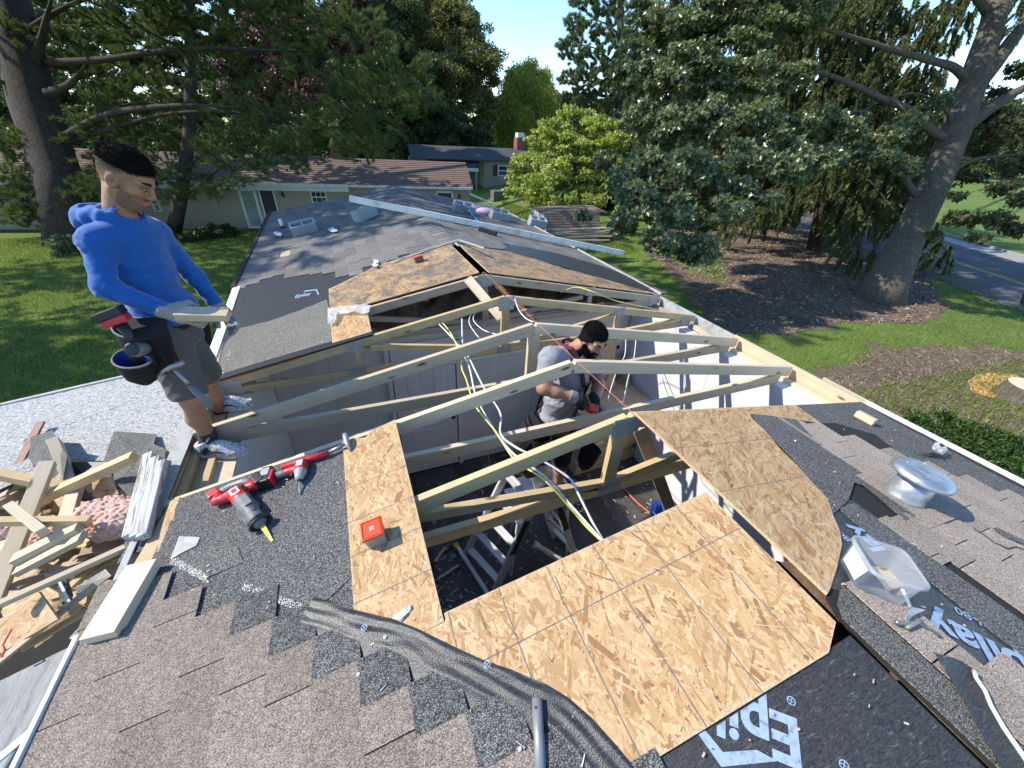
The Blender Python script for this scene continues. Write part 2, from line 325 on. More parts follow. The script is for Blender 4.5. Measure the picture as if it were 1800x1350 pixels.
def plastic_clear(name, c, alpha_t=0.6):
    m = NT(name); m.col(m.mix(m.ramp(m.noise(m.co(), 25, 5), [(0.4, 0), (0.7, 0.5)]), c, tuple(x*0.85 for x in c))).set(0.35, 0, 0.5); m.b.inputs['Transmission Weight'].default_value = 0.0
    tr = m.n('BsdfTransparent'); tl = m.n('BsdfTranslucent'); tl.inputs[0].default_value = (*c, 1); mx = m.n('MixShader'); mx.inputs[0].default_value = 0.35; mx2 = m.n('MixShader'); mx2.inputs[0].default_value = alpha_t
    m.l(m.b.outputs[0], mx.inputs[1]); m.l(tl.outputs[0], mx.inputs[2]); m.l(tr.outputs[0], mx2.inputs[1]); m.l(mx.outputs[0], mx2.inputs[2]); m.l(mx2.outputs[0], m.out.inputs[0]); MAT[name] = m.m
plastic_clear('tub_plastic', (0.75, 0.77, 0.8), 0.42); plastic_clear('box_clear', (0.5, 0.46, 0.44), 0.75); plastic_clear('plastic_film', (0.72, 0.71, 0.68), 0.8)
simple('block_concrete', (0.3, 0.32, 0.34), 0.9, var=0.15, scale=60, bump=0.5, bd=0.004); simple('gutter_white', (0.72, 0.715, 0.66), 0.5, var=0.06, dirt=((0.4, 0.38, 0.33), 5)); simple('trim_gray', (0.4, 0.4, 0.39), 0.55, var=0.12, dirt=((0.2, 0.2, 0.2), 8))
simple('blue_handle', (0.06, 0.16, 0.5), 0.4)
def peel():
    m = NT('peeling_paint'); v = m.co('Object', (1, 14, 14)); a = m.noise(v, 3.2, 7, 0.75, 0.4); c = m.ramp(a, [(0.36, (0.06, 0.05, 0.045)), (0.43, (0.3, 0.24, 0.2)), (0.47, (0.46, 0.46, 0.45)), (0.8, (0.58, 0.58, 0.57))]); m.col(c).set(0.7); m.bump(a, 0.8, 0.008); MAT['peeling_paint'] = m.m
peel()
# people
def skin(name, c):
    m = NT(name); v = m.co(); c2 = m.mix(m.ramp(m.noise(v, 22, 5), [(0.35, 0), (0.7, 0.5)]), c, (c[0]*0.95, c[1]*0.78, c[2]*0.7)); m.col(c2).set(0.5, 0, 0.4); m.b.inputs['Subsurface Weight'].default_value = 0.12; m.b.inputs['Subsurface Radius'].default_value = (0.012, 0.004, 0.002); m.b.inputs['Subsurface Scale'].default_value = 1.0; m.bump(m.noise(v, 180, 3), 0.08, 0.002); MAT[name] = m.m
skin('skin_tan', (0.33, 0.175, 0.105)); skin('skin_light', (0.4, 0.21, 0.14))
def cloth(name, c, dirt=None, rough=0.85, sheen=0.1, sc=24):
    m = NT(name); v = m.co(); nz = m.noise(v, sc, 5, 0.6); cc = m.mix(m.ramp(nz, [(0.3, 0), (0.75, 1)]), tuple(x*0.88 for x in c), tuple(min(1, x*1.1) for x in c))
    if dirt: cc = m.mix(m.ramp(m.noise(m.co('Object', (1, 1, 0.5)), dirt[1], 6, 0.75, 0.6), [(dirt[2], 0), (dirt[2]+0.05, 0.85)]), cc, dirt[0])
    m.col(cc).set(rough, 0, 0.25); m.b.inputs['Sheen Weight'].default_value = sheen; m.bump(m.noise(v, 500, 2), 0.15, 0.002); MAT[name] = m.m
cloth('shirt_blue', (0.005, 0.085, 0.33), rough=0.75, sheen=0.3); cloth('shirt_gray', (0.27, 0.27, 0.29)); cloth('shorts_gray', (0.09, 0.085, 0.082), ((0.6, 0.6, 0.58), 11, 0.63)); cloth('pants_black', (0.012, 0.012, 0.013), ((0.4, 0.38, 0.35), 60, 0.72))
cloth('glove_gray', (0.25, 0.245, 0.24), ((0.6, 0.6, 0.58), 55, 0.6)); cloth('glove_black', (0.015, 0.015, 0.016), rough=0.55); cloth('sock_dark', (0.035, 0.035, 0.037)); cloth('shoe_white', (0.55, 0.55, 0.55), ((0.06, 0.06, 0.06), 75, 0.52)); cloth('shoe_sole', (0.6, 0.59, 0.57), ((0.12, 0.1, 0.09), 90, 0.55)); cloth('lace_black', (0.015, 0.015, 0.015))
cloth('belt_black', (0.012, 0.012, 0.013), rough=0.8, sheen=0); cloth('pouch_blue', (0.012, 0.06, 0.3)); cloth('binding_gray', (0.2, 0.2, 0.205), sheen=0); cloth('leather_brown', (0.13, 0.03, 0.02), rough=0.5); cloth('boot_brown', (0.09, 0.045, 0.025), rough=0.5)
simple('hair_black', (0.006, 0.005, 0.005), 0.75, spec=0.15, var=0.4, scale=160, bump=1.0, bd=0.01); simple('hair_fade', (0.022, 0.016, 0.013), 0.8, var=0.5, scale=300, bump=0.5, bd=0.003)
simple('stubble', (0.17, 0.093, 0.06), 0.7, var=0.4, scale=420, bump=0.4); simple('lip', (0.36, 0.15, 0.12), 0.45, var=0.05); simple('eye_dark', (0.012, 0.009, 0.008), 0.2, var=0.1); simple('eye_white', (0.28, 0.25, 0.235), 0.3, var=0.03)
# environment
def grass_mat():
    m = NT('grass_ground'); v = m.co('Object'); a = m.noise(v, 0.5, 6, 0.6); b = m.noise(v, 14, 6, 0.75); cc = m.ramp(m.mix(0.55, a, b), [(0.32, (0.065, 0.1, 0.02)), (0.5, (0.125, 0.185, 0.034)), (0.68, (0.2, 0.235, 0.06))])
    cc = m.mix(m.ramp(m.noise(v, 0.9, 5, 0.65), [(0.6, 0), (0.72, 0.4)]), cc, (0.14, 0.11, 0.06)); m.col(cc).set(0.9, 0, 0.2); m.bump(b, 1.0, 0.06); MAT['grass_ground'] = m.m
grass_mat()
def leafmat(name, cols, trans=0.35, rough=0.5, spec=0.4, tcol=None):
    m = NT(name); i = m.isl(); k = len(cols); c = m.ramp(i, [(j/(k-1) if k > 1 else 0, cols[j]) for j in range(k)])
    m.col(c).set(rough, 0, spec); tl = m.n('BsdfTranslucent'); g = m.mix(1.0, c, tcol or (1.5, 1.6, 0.7), 'MULTIPLY'); m.l(g, tl.inputs[0]); mx = m.n('MixShader'); mx.inputs[0].default_value = trans
    m.l(m.b.outputs[0], mx.inputs[1]); m.l(tl.outputs[0], mx.inputs[2]); m.l(mx.outputs[0], m.out.inputs[0]); MAT[name] = m.m
leafmat('grass_blade', [(0.08, 0.125, 0.022), (0.14, 0.21, 0.038), (0.21, 0.265, 0.06), (0.28, 0.26, 0.11)], 0.3)
leafmat('needle_pine', [(0.055, 0.084, 0.030), (0.099, 0.138, 0.047), (0.167, 0.196, 0.062)], 0.25, 0.6, 0.25)
leafmat('needle_pine_blue', [(0.083, 0.119, 0.062), (0.138, 0.181, 0.085), (0.193, 0.231, 0.102)], 0.2, 0.6)
leafmat('needle_spruce', [(0.050, 0.068, 0.026), (0.085, 0.108, 0.039), (0.156, 0.176, 0.058)], 0.2, 0.6, 0.25)
leafmat('leaf_dark', [(0.035, 0.054, 0.019), (0.064, 0.089, 0.030), (0.099, 0.128, 0.039)], 0.25)
leafmat('leaf_oak_far', [(0.063, 0.084, 0.025), (0.113, 0.132, 0.039), (0.176, 0.180, 0.051), (0.277, 0.192, 0.080)], 0.3)
leafmat('leaf_plum', [(0.039, 0.019, 0.021), (0.078, 0.036, 0.036), (0.143, 0.072, 0.062)], 0.25, 0.4, 0.5, (1.3, 0.8, 0.8))
leafmat('leaf_cedar', [(0.159, 0.194, 0.028), (0.266, 0.304, 0.049), (0.425, 0.421, 0.081)], 0.25)
leafmat('leaf_dogwood', [(0.214, 0.267, 0.060), (0.314, 0.371, 0.087), (0.446, 0.475, 0.134)], 0.3)
leafmat('leaf_oak', [(0.072, 0.1, 0.042), (0.125, 0.16, 0.072), (0.2, 0.235, 0.12)], 0.32, 0.32, 0.7)
leafmat('leaf_maple', [(0.034, 0.065, 0.022), (0.068, 0.104, 0.031), (0.137, 0.078, 0.037)], 0.25)
leafmat('leaf_cover', [(0.025, 0.06, 0.012), (0.05, 0.1, 0.02), (0.09, 0.14, 0.035)], 0.3)
leafmat('chip', [(0.09, 0.062, 0.044), (0.23, 0.165, 0.12), (0.42, 0.32, 0.24)], 0.0, 0.9, 0.1)
def bark(name, a, b, sc=9):
    m = NT(name); v = m.co('Object', (1, 1, 0.22)); n1 = m.noise(v, sc, 7, 0.75, 0.5); m.col(m.ramp(n1, [(0.3, a), (0.7, b)])).set(0.9, 0, 0.2); m.bump(n1, 1.0, 0.05); MAT[name] = m.m
bark('bark_pine', (0.03, 0.024, 0.02), (0.1, 0.082, 0.07)); bark('bark_oak', (0.05, 0.043, 0.034), (0.21, 0.182, 0.143), 18); bark('bark_red', (0.03, 0.02, 0.016), (0.1, 0.065, 0.05))
def soil(name, a, b, c3, sc=22):
    m = NT(name); v = m.co('Object'); n1 = m.noise(v, sc, 8, 0.8); n2 = m.noise(v, 1.1, 4); c = m.ramp(n1, [(0.3, a), (0.52, b), (0.72, c3)]); c = m.mix(m.ramp(n2, [(0.35, 0.45), (0.65, 0)]), c, a); m.col(c).set(0.95, 0, 0.15); m.bump(n1, 1.0, 0.05); MAT[name] = m.m
soil('mulch', (0.08, 0.058, 0.043), (0.22, 0.16, 0.115), (0.42, 0.32, 0.24)); soil('bare_soil', (0.08, 0.066, 0.042), (0.2, 0.155, 0.1), (0.34, 0.26, 0.165), 16)
def asphalt():
    m = NT('asphalt'); v = m.co('Object'); n1 = m.noise(v, 60, 6, 0.7); n2 = m.noise(v, 0.7, 5); m.col(m.mix(m.ramp(n2, [(0.4, 0), (0.7, 0.5)]), m.ramp(n1, [(0.3, (0.05, 0.052, 0.057)), (0.7, (0.095, 0.097, 0.1))]), (0.12, 0.12, 0.12))).set(0.85, 0, 0.3); m.bump(n1, 0.4, 0.01); MAT['asphalt'] = m.m
asphalt()
simple('road_paint', (0.6, 0.36, 0.06), 0.7, var=0.25, scale=8); simple('kerb_concrete', (0.27, 0.265, 0.25), 0.9, var=0.15)
def siding(name, c):
    m = NT(name); v = m.co('Object'); nz = m.noise(v, 3, 5); m.col(m.mix(m.ramp(nz, [(0.35, 0), (0.7, 0.5)]), c, tuple(x*0.85 for x in c))).set(0.6, 0, 0.3); MAT[name] = m.m
siding('siding_beige', (0.36, 0.305, 0.225)); siding('siding_gray', (0.3, 0.29, 0.25)); siding('trim_white', (0.7, 0.7, 0.67))
def roofmat(name, cols):
    m = NT(name); v = m.co('Object'); n1 = m.noise(m.co('Object', (1, 6, 6)), 5, 6, 0.7); c = m.ramp(n1, [(0.3, cols[0]), (0.7, cols[1])]); c = m.mix(m.ramp(m.noise(v, 40, 4, 0.7), [(0.4, 0), (0.7, 0.5)]), c, cols[2]); m.col(c).set(0.9, 0, 0.2); m.bump(n1, 0.5, 0.02); MAT[name] = m.m
roofmat('roof_brown', [(0.13, 0.09, 0.07), (0.22, 0.155, 0.122), (0.17, 0.12, 0.095)]); roofmat('roof_slate', [(0.05, 0.052, 0.055), (0.1, 0.1, 0.105), (0.07, 0.07, 0.072)]); roofmat('roof_shed', [(0.12, 0.09, 0.075), (0.25, 0.19, 0.155), (0.18, 0.135, 0.11)])
m = NT('glass_dark'); m.col(m.ramp(m.noise(m.co(), 1.2, 3), [(0.3, (0.02, 0.03, 0.03)), (0.7, (0.06, 0.085, 0.085))])).set(0.06, 0, 0.7); MAT['glass_dark'] = m.m
m = NT('glass_pale'); m.col(m.ramp(m.noise(m.co(), 0.8, 4), [(0.3, (0.16, 0.2, 0.2)), (0.7, (0.34, 0.4, 0.39))])).set(0.12, 0, 0.6); MAT['glass_pale'] = m.m
simple('screen_dark', (0.03, 0.035, 0.035), 0.7); simple('shutter_red', (0.07, 0.018, 0.02), 0.5); simple('brick_red', (0.22, 0.09, 0.07), 0.9); simple('dark_void', (0.012, 0.011, 0.01), 0.9)

def fade_mat():
    """Short side hair that thins out to bare skin towards the neck (hair density, not light)."""
    m = NT('hair_fade'); z = m.sep(m.co('Generated'), 2); nz = m.noise(m.co('Object'), 260, 3, 0.7); f = m.math('ADD', z, m.math('MULTIPLY', m.math('SUBTRACT', nz, 0.5), 0.5))
    m.col(m.ramp(f, [(0.25, (0.3, 0.165, 0.105)), (0.55, (0.09, 0.055, 0.04)), (0.85, (0.012, 0.01, 0.009))])).set(0.75, 0, 0.2); MAT['hair_fade'] = m.m
fade_mat()
# ---------------------------------------------------------------- people: implicit surfaces turned into one smooth mesh each
def smin(a, b, k):
    if k <= 0: return np.minimum(a, b)
    h = np.clip(0.5+0.5*(b-a)/k, 0, 1); return b+(a-b)*h-k*h*(1-h)
class Vox:
    def __init__(s, lo, hi, h):
        s.h = h; s.lo = np.asarray(lo, float); n = np.ceil((np.asarray(hi)-s.lo)/h).astype(int)+1; s.n = n
        s.ax = [s.lo[i]+h*np.arange(n[i]) for i in range(3)]; s.d = np.full(n, 0.2, np.float32)
    def sl(s, lo, hi):
        r = []
        for i in range(3): a = max(0, int((lo[i]-s.lo[i])/s.h)); b = min(s.n[i], int((hi[i]-s.lo[i])/s.h)+2); r.append(slice(a, max(a, b)))
        return tuple(r)
    def pts(s, q): return np.stack(np.meshgrid(*[s.ax[i][q[i]] for i in range(3)], indexing='ij'), -1)
    def put(s, q, v, k): s.d[q] = smin(s.d[q], v.astype(np.float32), k)
    def cone(s, a, b, ra, rb, k=0.02, m=0.06):
        a, b = np.asarray(a, float), np.asarray(b, float); R = max(ra, rb)+m; q = s.sl(np.minimum(a, b)-R, np.maximum(a, b)+R); P = s.pts(q); ab = b-a
        t = np.clip(((P-a)@ab)/max(ab@ab, 1e-9), 0, 1); s.put(q, np.linalg.norm(P-a-t[..., None]*ab, axis=-1)-(ra+(rb-ra)*t), k); return s
    def ell(s, c, r, R=np.eye(3), k=0.02, m=0.06, sub=False):
        c, r = np.asarray(c, float), np.asarray(r, float); e = r.max()+m; q = s.sl(c-e, c+e); P = (s.pts(q)-c)@np.asarray(R).T
        k0 = np.linalg.norm(P/r, axis=-1); k1 = np.linalg.norm(P/(r*r), axis=-1); v = k0*(k0-1)/np.maximum(k1, 1e-6)
        if sub: s.d[q] = -smin(-s.d[q], v.astype(np.float32), k)
        else: s.put(q, v, k)
        return s
    def copy(s): o = Vox.__new__(Vox); o.__dict__.update(s.__dict__); o.d = s.d.copy(); return o
    def all(s): return s.pts((slice(None),)*3)
    def cut(s, n, p): s.d = np.maximum(s.d, ((s.all()-np.asarray(p))@(np.asarray(n, float)/np.linalg.norm(n))).astype(np.float32)); return s
    def mesh(s, name, mat, parent, label=None):
        d = s.d.copy(); d[[0, -1]] = .1; d[:, [0, -1]] = .1; d[:, :, [0, -1]] = .1
        ins = d < 0; n = np.array(d.shape)-1
        cnt = sum(ins[i:n[0]+i, j:n[1]+j, k:n[2]+k].astype(np.int8) for i in (0, 1) for j in (0, 1) for k in (0, 1)); act = (cnt > 0) & (cnt < 8)
        idx = np.full(act.shape, -1, np.int64); cells = np.argwhere(act); idx[act] = np.arange(len(cells)); acc = np.zeros((len(cells), 3)); num = np.zeros(len(cells))
        C8 = [(i, j, k) for i in (0, 1) for j in (0, 1) for k in (0, 1)]
        for a in C8:
            for ax in range(3):
                if a[ax] == 0:
                    b = list(a); b[ax] = 1; da = d[tuple((cells+a).T)]; db = d[tuple((cells+b).T)]; x = (da < 0) != (db < 0); t = np.where(x, da/(da-db+1e-12), 0); p = np.repeat(np.array(a, float)[None], len(cells), 0); p[:, ax] = t
                    acc += p*x[:, None]; num += x
        V = s.lo+(cells+acc/np.maximum(num, 1)[:, None])*s.h; F = []
        for ax in range(3):
            u, w_ = (ax+1) % 3, (ax+2) % 3; sh = [slice(None)]*3; sh2 = [slice(None)]*3; sh[ax] = slice(0, -1); sh2[ax] = slice(1, None); A, Bq = ins[tuple(sh)], ins[tuple(sh2)]; e = np.argwhere(A != Bq); e = e[(e[:, u] > 0) & (e[:, w_] > 0) & (e[:, u] < n[u]) & (e[:, w_] < n[w_])]
            o = []
            for (du, dw_) in ((1, 1), (0, 1), (0, 0), (1, 0)): c = e.copy(); c[:, u] -= du; c[:, w_] -= dw_; o.append(idx[tuple(c.T)])
            f = np.stack(o, 1); fl = A[tuple(e.T)]; f[~fl] = f[~fl][:, ::-1]; F.append(f)
        F = np.concatenate(F); F = F[(F >= 0).all(1)]
        return npmesh(name, V, F, mat, parent, smooth=True, label=label)

def wrinkle(v, amp, seed=0, sc=1.0):
    """Ridged cloth folds pressed into an implicit surface."""
    q = v.all()*sc; x, y, z = q[..., 0], q[..., 1], q[..., 2]; s = seed
    def rid(t): return 1-np.abs(np.sin(t))*1.6
    w_ = rid(z*17+x*9+np.sin(x*11+s)*1.2+np.sin(y*9+z*6)*1.3)*.5+rid(x*19-z*13+1.5*np.sin(y*13+s)+np.sin(z*21))*.35+rid(y*23+z*25+np.sin(x*17+s)*1.5)*.3; m = np.clip(.55+.6*np.sin(x*5.1+s*2)*np.sin(z*6.3+s)+.3*np.sin(y*7), .1, 1); v.d -= (amp*w_*m*.5).astype(np.float32); return v
# ---------------------------------------------------------------- ground, road
def grid_ground():
    xs = np.concatenate([[-400, -150, -80], np.linspace(-50, 60, 111), [90, 160, 400]]); ys = np.concatenate([[-300, -80, -30], np.linspace(-20, 70, 91), [100, 200, 450]])
    vs = []; fs = []
    for y in ys:
        for x in xs:
            vs.append((x, y, gz(x, y)))
    nx = len(xs)
    for j in range(len(ys)-1):
        for i in range(nx-1): fs.append((j*nx+i, j*nx+i+1, (j+1)*nx+i+1, (j+1)*nx+i))
    npmesh('ground', vs, fs, MAT['grass_ground'], kind='structure', smooth=True)
grid_ground()
def inpoly(P, poly):
    P = np.asarray(P); poly = np.asarray(poly); x, y = P[:, 0], P[:, 1]; r = np.zeros(len(P), bool); j = len(poly)-1
    for i in range(len(poly)):
        a, b = poly[i], poly[j]
        c = ((a[1] > y) != (b[1] > y)) & (x < (b[0]-a[0])*(y-a[1])/(b[1]-a[1]+1e-12)+a[0]); r ^= c; j = i
    return r
def wavy(poly, amp=0.25, step=0.5, rng=RNG):
    out = []
    for i in range(len(poly)):
        a = np.asarray(poly[i], float)[:2]; b = np.asarray(poly[(i+1) % len(poly)], float)[:2]; n = max(1, int(np.linalg.norm(b-a)/step))
        for k in range(n): out.append(a+(b-a)*k/n+rng.normal(0, amp*0.4, 2)*(k > 0))
    return out
def ground_sheet(name, poly, dz, mat, amp=0.25):
    pts = wavy(poly, amp); bm = bmesh.new(); vs = [bm.verts.new((p[0], p[1], gz(p[0], p[1])+dz)) for p in pts]; f = bm.faces.new(vs)
    if f.normal.z < 0: f.normal_flip()
    bmesh.ops.triangulate(bm, faces=bm.faces[:]); bmesh.ops.subdivide_edges(bm, edges=bm.edges[:], cuts=2, use_grid_fill=True)
    for v in bm.verts: v.co.z = gz(v.co.x, v.co.y)+dz
    me = bpy.data.meshes.new(name); bm.to_mesh(me); bm.free(); me.materials.append(mat)
    o = bpy.data.objects.new(name, me); COL.objects.link(o); o['kind'] = 'structure'; return o
MULCH = [onG(*p) for p in [(1128, 432), (1165, 470), (1200, 492), (1225, 520), (1240, 556), (1290, 590), (1380, 590), (1480, 566), (1600, 570), (1660, 548), (1640, 500), (1600, 455), (1560, 400), (1420, 352), (1300, 345), (1200, 380), (1150, 410)]]
ground_sheet('mulch_bed', MULCH, 0.012, MAT['mulch'], 0.5)
SOIL = [onG(*p) for p in [(1440, 668), (1530, 622), (1640, 606), (1800, 620), (1900, 700), (1900, 790), (1800, 860), (1640, 770), (1540, 735), (1480, 700)]]
ground_sheet('bare_soil', SOIL, 0.012, MAT['bare_soil'], 0.9)
SAW = [onG(*p) for p in [(1700, 672), (1740, 656), (1786, 660), (1812, 680), (1800, 700), (1740, 700), (1706, 690)]]
ground_sheet('sawdust', SAW, 0.022, MAT['sawdust'], 0.2)
rd = np.array([0.467, 0.884]); rn = np.array([0.884, -0.467]); rc = np.array([27.0, 11.0])
def road_strip(name, o0, o1, dz, mat, a=-60, b=160, h=0.0):
    m = MB(); q = []
    for t in (a, b):
        for o in (o0, o1): p = rc+rd*t+rn*o; q.append((p[0], p[1], -3.3+dz))
    m.slab([q[0], q[1], q[3], q[2]], (0, 0, 1), max(h, 0.002)); o = add(name, m, mat); o['kind'] = 'structure'; return o
road_strip('road', -3.5, 3.6, 0.02, MAT['asphalt']); road_strip('road_marking', -0.17, -0.07, 0.026, MAT['road_paint']); road_strip('road_marking', 0.07, 0.17, 0.026, MAT['road_paint'])
road_strip('road_shoulder', 3.62, 5.1, 0.024, MAT['kerb_concrete']); road_strip('kerb', 5.12, 5.3, 0.13, MAT['kerb_concrete'], h=0.15)
# ---------------------------------------------------------------- OSB strands
def strands(name, frame_o, ux, uy, n, poly2, count, mat, parent, main=0.0, spread=0.55, lmean=0.075, holes=None, hz=0.0004):
    rng = RNG; poly2 = np.asarray(poly2); lo, hi = poly2.min(0), poly2.max(0)
    c = lo+(hi-lo)*rng.random((count, 2)); a = main+rng.normal(0, spread, count); L = np.clip(rng.lognormal(math.log(lmean), 0.5, count), 0.02, 0.2)/2; W = np.clip(rng.lognormal(math.log(0.0085), 0.55, count), 0.0022, 0.03)/2
    W = np.minimum(W, L*0.6); d = np.stack([np.cos(a), np.sin(a)], 1); e = np.stack([-d[:, 1], d[:, 0]], 1)
    j = lambda: 1+rng.normal(0, 0.16, (count, 1))
    q = np.stack([c-d*L[:, None]*j()-e*W[:, None]*j(), c+d*L[:, None]*j()-e*W[:, None]*j(), c+d*L[:, None]*j()+e*W[:, None]*j(), c-d*L[:, None]*j()+e*W[:, None]*j()], 1)
    ok = np.ones(count, bool)
    for k in range(4): ok &= inpoly(q[:, k], poly2)
    q = q[ok]; m = len(q); z = (0.0001+rng.random(m)*hz)[:, None]+rng.random((m, 4))*0.00015
    P = np.asarray(frame_o)+q[..., :1]*np.asarray(ux)+q[..., 1:2]*np.asarray(uy)+z[..., None]*np.asarray(n)
    return npmesh(name, P.reshape(-1, 3), np.arange(m*4).reshape(m, 4), mat, parent, kind='stuff')
UXL = np.array([1, 0, T]); UXL /= np.linalg.norm(UXL); UXR = np.array([1, 0, -T]); UXR /= np.linalg.norm(UXR); UY = np.array([0, 1.0, 0])
def osb(label, xy, side, h, dens=5200, main=math.pi/2, mat='osb', th=0.011, lines_x=(), lines_y=(), name='osb_sheet', lmean=0.055, spread=0.6, group='osb sheathing panels on the roof'):
    fn, ux, n = (Lp, UXL, NL) if side == 'L' else (Rp, UXR, NR); xy = np.asarray(xy, float)
    pts = [fn(x, y, h) for x, y in xy]; m = MB().slab(pts, n, th); c = np.mean(pts, 0)
    o = solo(name, m, MAT['osb_edge'], label, 'wood panel', group)
    k = 1/ux[0]; p2 = xy*np.array([k, 1]); area = 0.5*abs(np.dot(p2[:, 0], np.roll(p2[:, 1], 1))-np.dot(p2[:, 1], np.roll(p2[:, 0], 1)))
    bb = (p2.max(0)-p2.min(0)).prod(); lo = fn(0, 0, h)
    strands('strand', lo, ux, UY, n, p2, int(dens*1.7*bb), MAT[mat], o, main, spread, lmean)
    y0, y1, x0, x1 = xy[:, 1].min(), xy[:, 1].max(), xy[:, 0].min(), xy[:, 0].max()
    def line(a, b):
        # clip a printed line to the panel
        t = np.linspace(0, 1, 160); q = np.array(a)+(np.array(b)-np.array(a))*t[:, None]; ins = np.where(inpoly(q, xy))[0]
        if len(ins) < 2: return
        a2, b2 = q[ins[0]], q[ins[-1]]; A, B = fn(*a2, h+0.0009), fn(*b2, h+0.0009); d = (B-A)/np.linalg.norm(B-A); e = np.cross(n, d)*0.0017
        add('guide_line', MB().add([A-e, B-e, B+e, A+e], [(0, 1, 2, 3)]), MAT['chalk_line'], o)
    for lx in lines_x: line((lx, y0), (lx+0.004, y1))
    for ly in lines_y: line((x0, ly), (x1, ly+0.003))
    return o
def px2(pts, side): return [(onL(*p) if side == 'L' else onR(*p))[:2] for p in pts]
osb('large pale OSB sheet with printed grid lines along the near side of the roof opening', [(-0.132, 0.142), (-0.04, 0.19), (-0.03, 0.74), (-1.15, 0.752), (-1.15, 0.722), (-1.285, 0.722), (-1.29, 0.68), (-1.2, 0.585), (-1.12, 0.51), (-1.06, 0.45), (-0.99, 0.39), (-0.94, 0.33), (-0.90, 0.27), (-0.89, 0.22), (-0.85, 0.152)], 'L', 0.012, lines_x=(-1.14, -0.95, -0.76, -0.565, -0.375, -0.185), lines_y=(0.553,), dens=6500)
osb('narrow OSB strip left of the opening carrying the orange-lidded box', [(-1.452, 0.86), (-1.40, 0.80), (-1.31, 0.724), (-1.157, 0.724), (-1.155, 1.926), (-1.30, 1.90), (-1.33, 1.86), (-1.37, 1.875), (-1.40, 1.905), (-1.452, 1.885)], 'L', 0.012, lines_y=(0.93, 1.135, 1.315, 1.525), dens=6500)
arc = px2([(1116, 728), (1300, 719), (1397, 714), (1440, 746), (1400, 740), (1350, 733), (1310, 729), (1340, 757), (1372, 795), (1400, 822), (1425, 850), (1440, 866), (1452, 880), (1462, 910), (1473, 935), (1477, 960), (1468, 1000), (1455, 1040), (1450, 1045)], 'R')
osb('orange-tinted OSB panel with a curved torn edge right of the ridge', [(0.018, 0.26)]+arc[::-1][1:]+[(0.018, 1.31)], 'R', 0.012, main=0.75, lines_x=(0.21, 0.40, 0.6), lines_y=(0.72, 1.0), spread=0.4, dens=7000)
osb('weathered OSB panel on the far roof with the small red block', [(-1.49, 4.48)]+px2([(600, 500), (660, 470), (720, 450), (780, 434), (800, 430)], 'L')+[(-0.04, 4.9), (-0.04, 3.80), (-1.16, 3.79), (-1.165, 3.80), (-1.49, 3.80)], 'L', 0.012, mat='osb_stained', dens=3200, lines_x=(-1.16, -0.78, -0.42), lines_y=(4.35,), lmean=0.1)
osb('short OSB strip on the far roof draped with torn white plastic', [(-1.48, 3.17), (-1.17, 3.17), (-1.165, 3.785), (-1.487, 3.785)], 'L', 0.012, dens=3600, lmean=0.1)
osb('weathered OSB panel on the right slope behind the second ridge gap', [(0.06, 3.79)]+[(2.2, 3.79), (2.2, 3.85), (2.06, 4.1), (1.41, 4.33), (1.09, 4.7), (0.79, 4.96), (0.06, 4.9)], 'R', 0.012, mat='osb_stained', dens=3000, lmean=0.1)
osb('small torn OSB corner at the left eave behind the man in blue', px2([(380, 662), (393, 640), (404, 616), (411, 617), (402, 640), (392, 660)], 'L'), 'L', 0.004, dens=3000)
osb('ragged OSB scrap at the left eave beside the white rotten board', px2([(300, 882), (317, 873), (313, 900), (302, 930), (290, 960), (277, 972), (284, 930)], 'L'), 'L', 0.004, dens=6000)
# ---------------------------------------------------------------- the mobile home
HOUSE = thing('mobile_home', 'long low house with a gable roof opened up to its trusses', 'house', (0, 3, -2.75))
def hp(name, label=None, kind=None): o = bpy.data.objects.new(name, None); COL.objects.link(o); o.parent = HOUSE; o.location = Vector((0, 0, 0)); tag(o, label, None, None, kind); return o
XE = 2.56                                      # eave half width
def sheetL(pix, h, th, mat, name, parent, label=None, xy=None): pts = [Lp(*q, h) for q in (xy or px2(pix, 'L'))]; return add(name, MB().slab(pts, NL, th), MAT[mat], parent, label=label)
def sheetR(pix, h, th, mat, name, parent, label=None, xy=None): pts = [Rp(*q, h) for q in (xy or px2(pix, 'R'))]; return add(name, MB().slab(pts, NR, th), MAT[mat], parent, label=label)
near = hp('near_roof'); far = hp('far_roof')
sheetL(None, -0.0, 0.012, 'osb_edge', 'roof_deck', near, xy=[(-2.47, -2.2), (-1.46, -2.2), (-1.46, 1.885), (-1.6, 1.9), (-2.31, 1.918), (-2.47, 1.0)])
sheetL(None, -0.0, 0.012, 'dark_void', 'roof_deck', near, xy=[(-1.458, -2.2), (-0.03, -2.2), (-0.03, 0.15), (-1.26, 0.15), (-1.26, 0.72), (-1.458, 0.72)])
sheetR(None, -0.0, 0.012, 'dark_void', 'roof_deck', near, xy=[(-0.012, -2.2), (2.46, -2.2), (2.46, 1.30), (1.5, 1.30), (0.75, 1.0), (0.45, 0.45), (0.022, 0.255), (-0.012, 0.2)])
sheetL(None, -0.0, 0.012, 'osb_edge', 'roof_deck', far, xy=[(-2.5, 3.75), (-1.49, 3.79), (-1.49, 4.49), (-0.98, 4.86), (-0.02, 4.91), (-0.02, 10.3), (-2.55, 10.3)])
sheetL(None, -0.0, 0.012, 'osb_edge', 'roof_deck', far, xy=[(-2.36, 3.16), (-1.488, 3.16), (-1.492, 3.745), (-2.4, 3.745)])
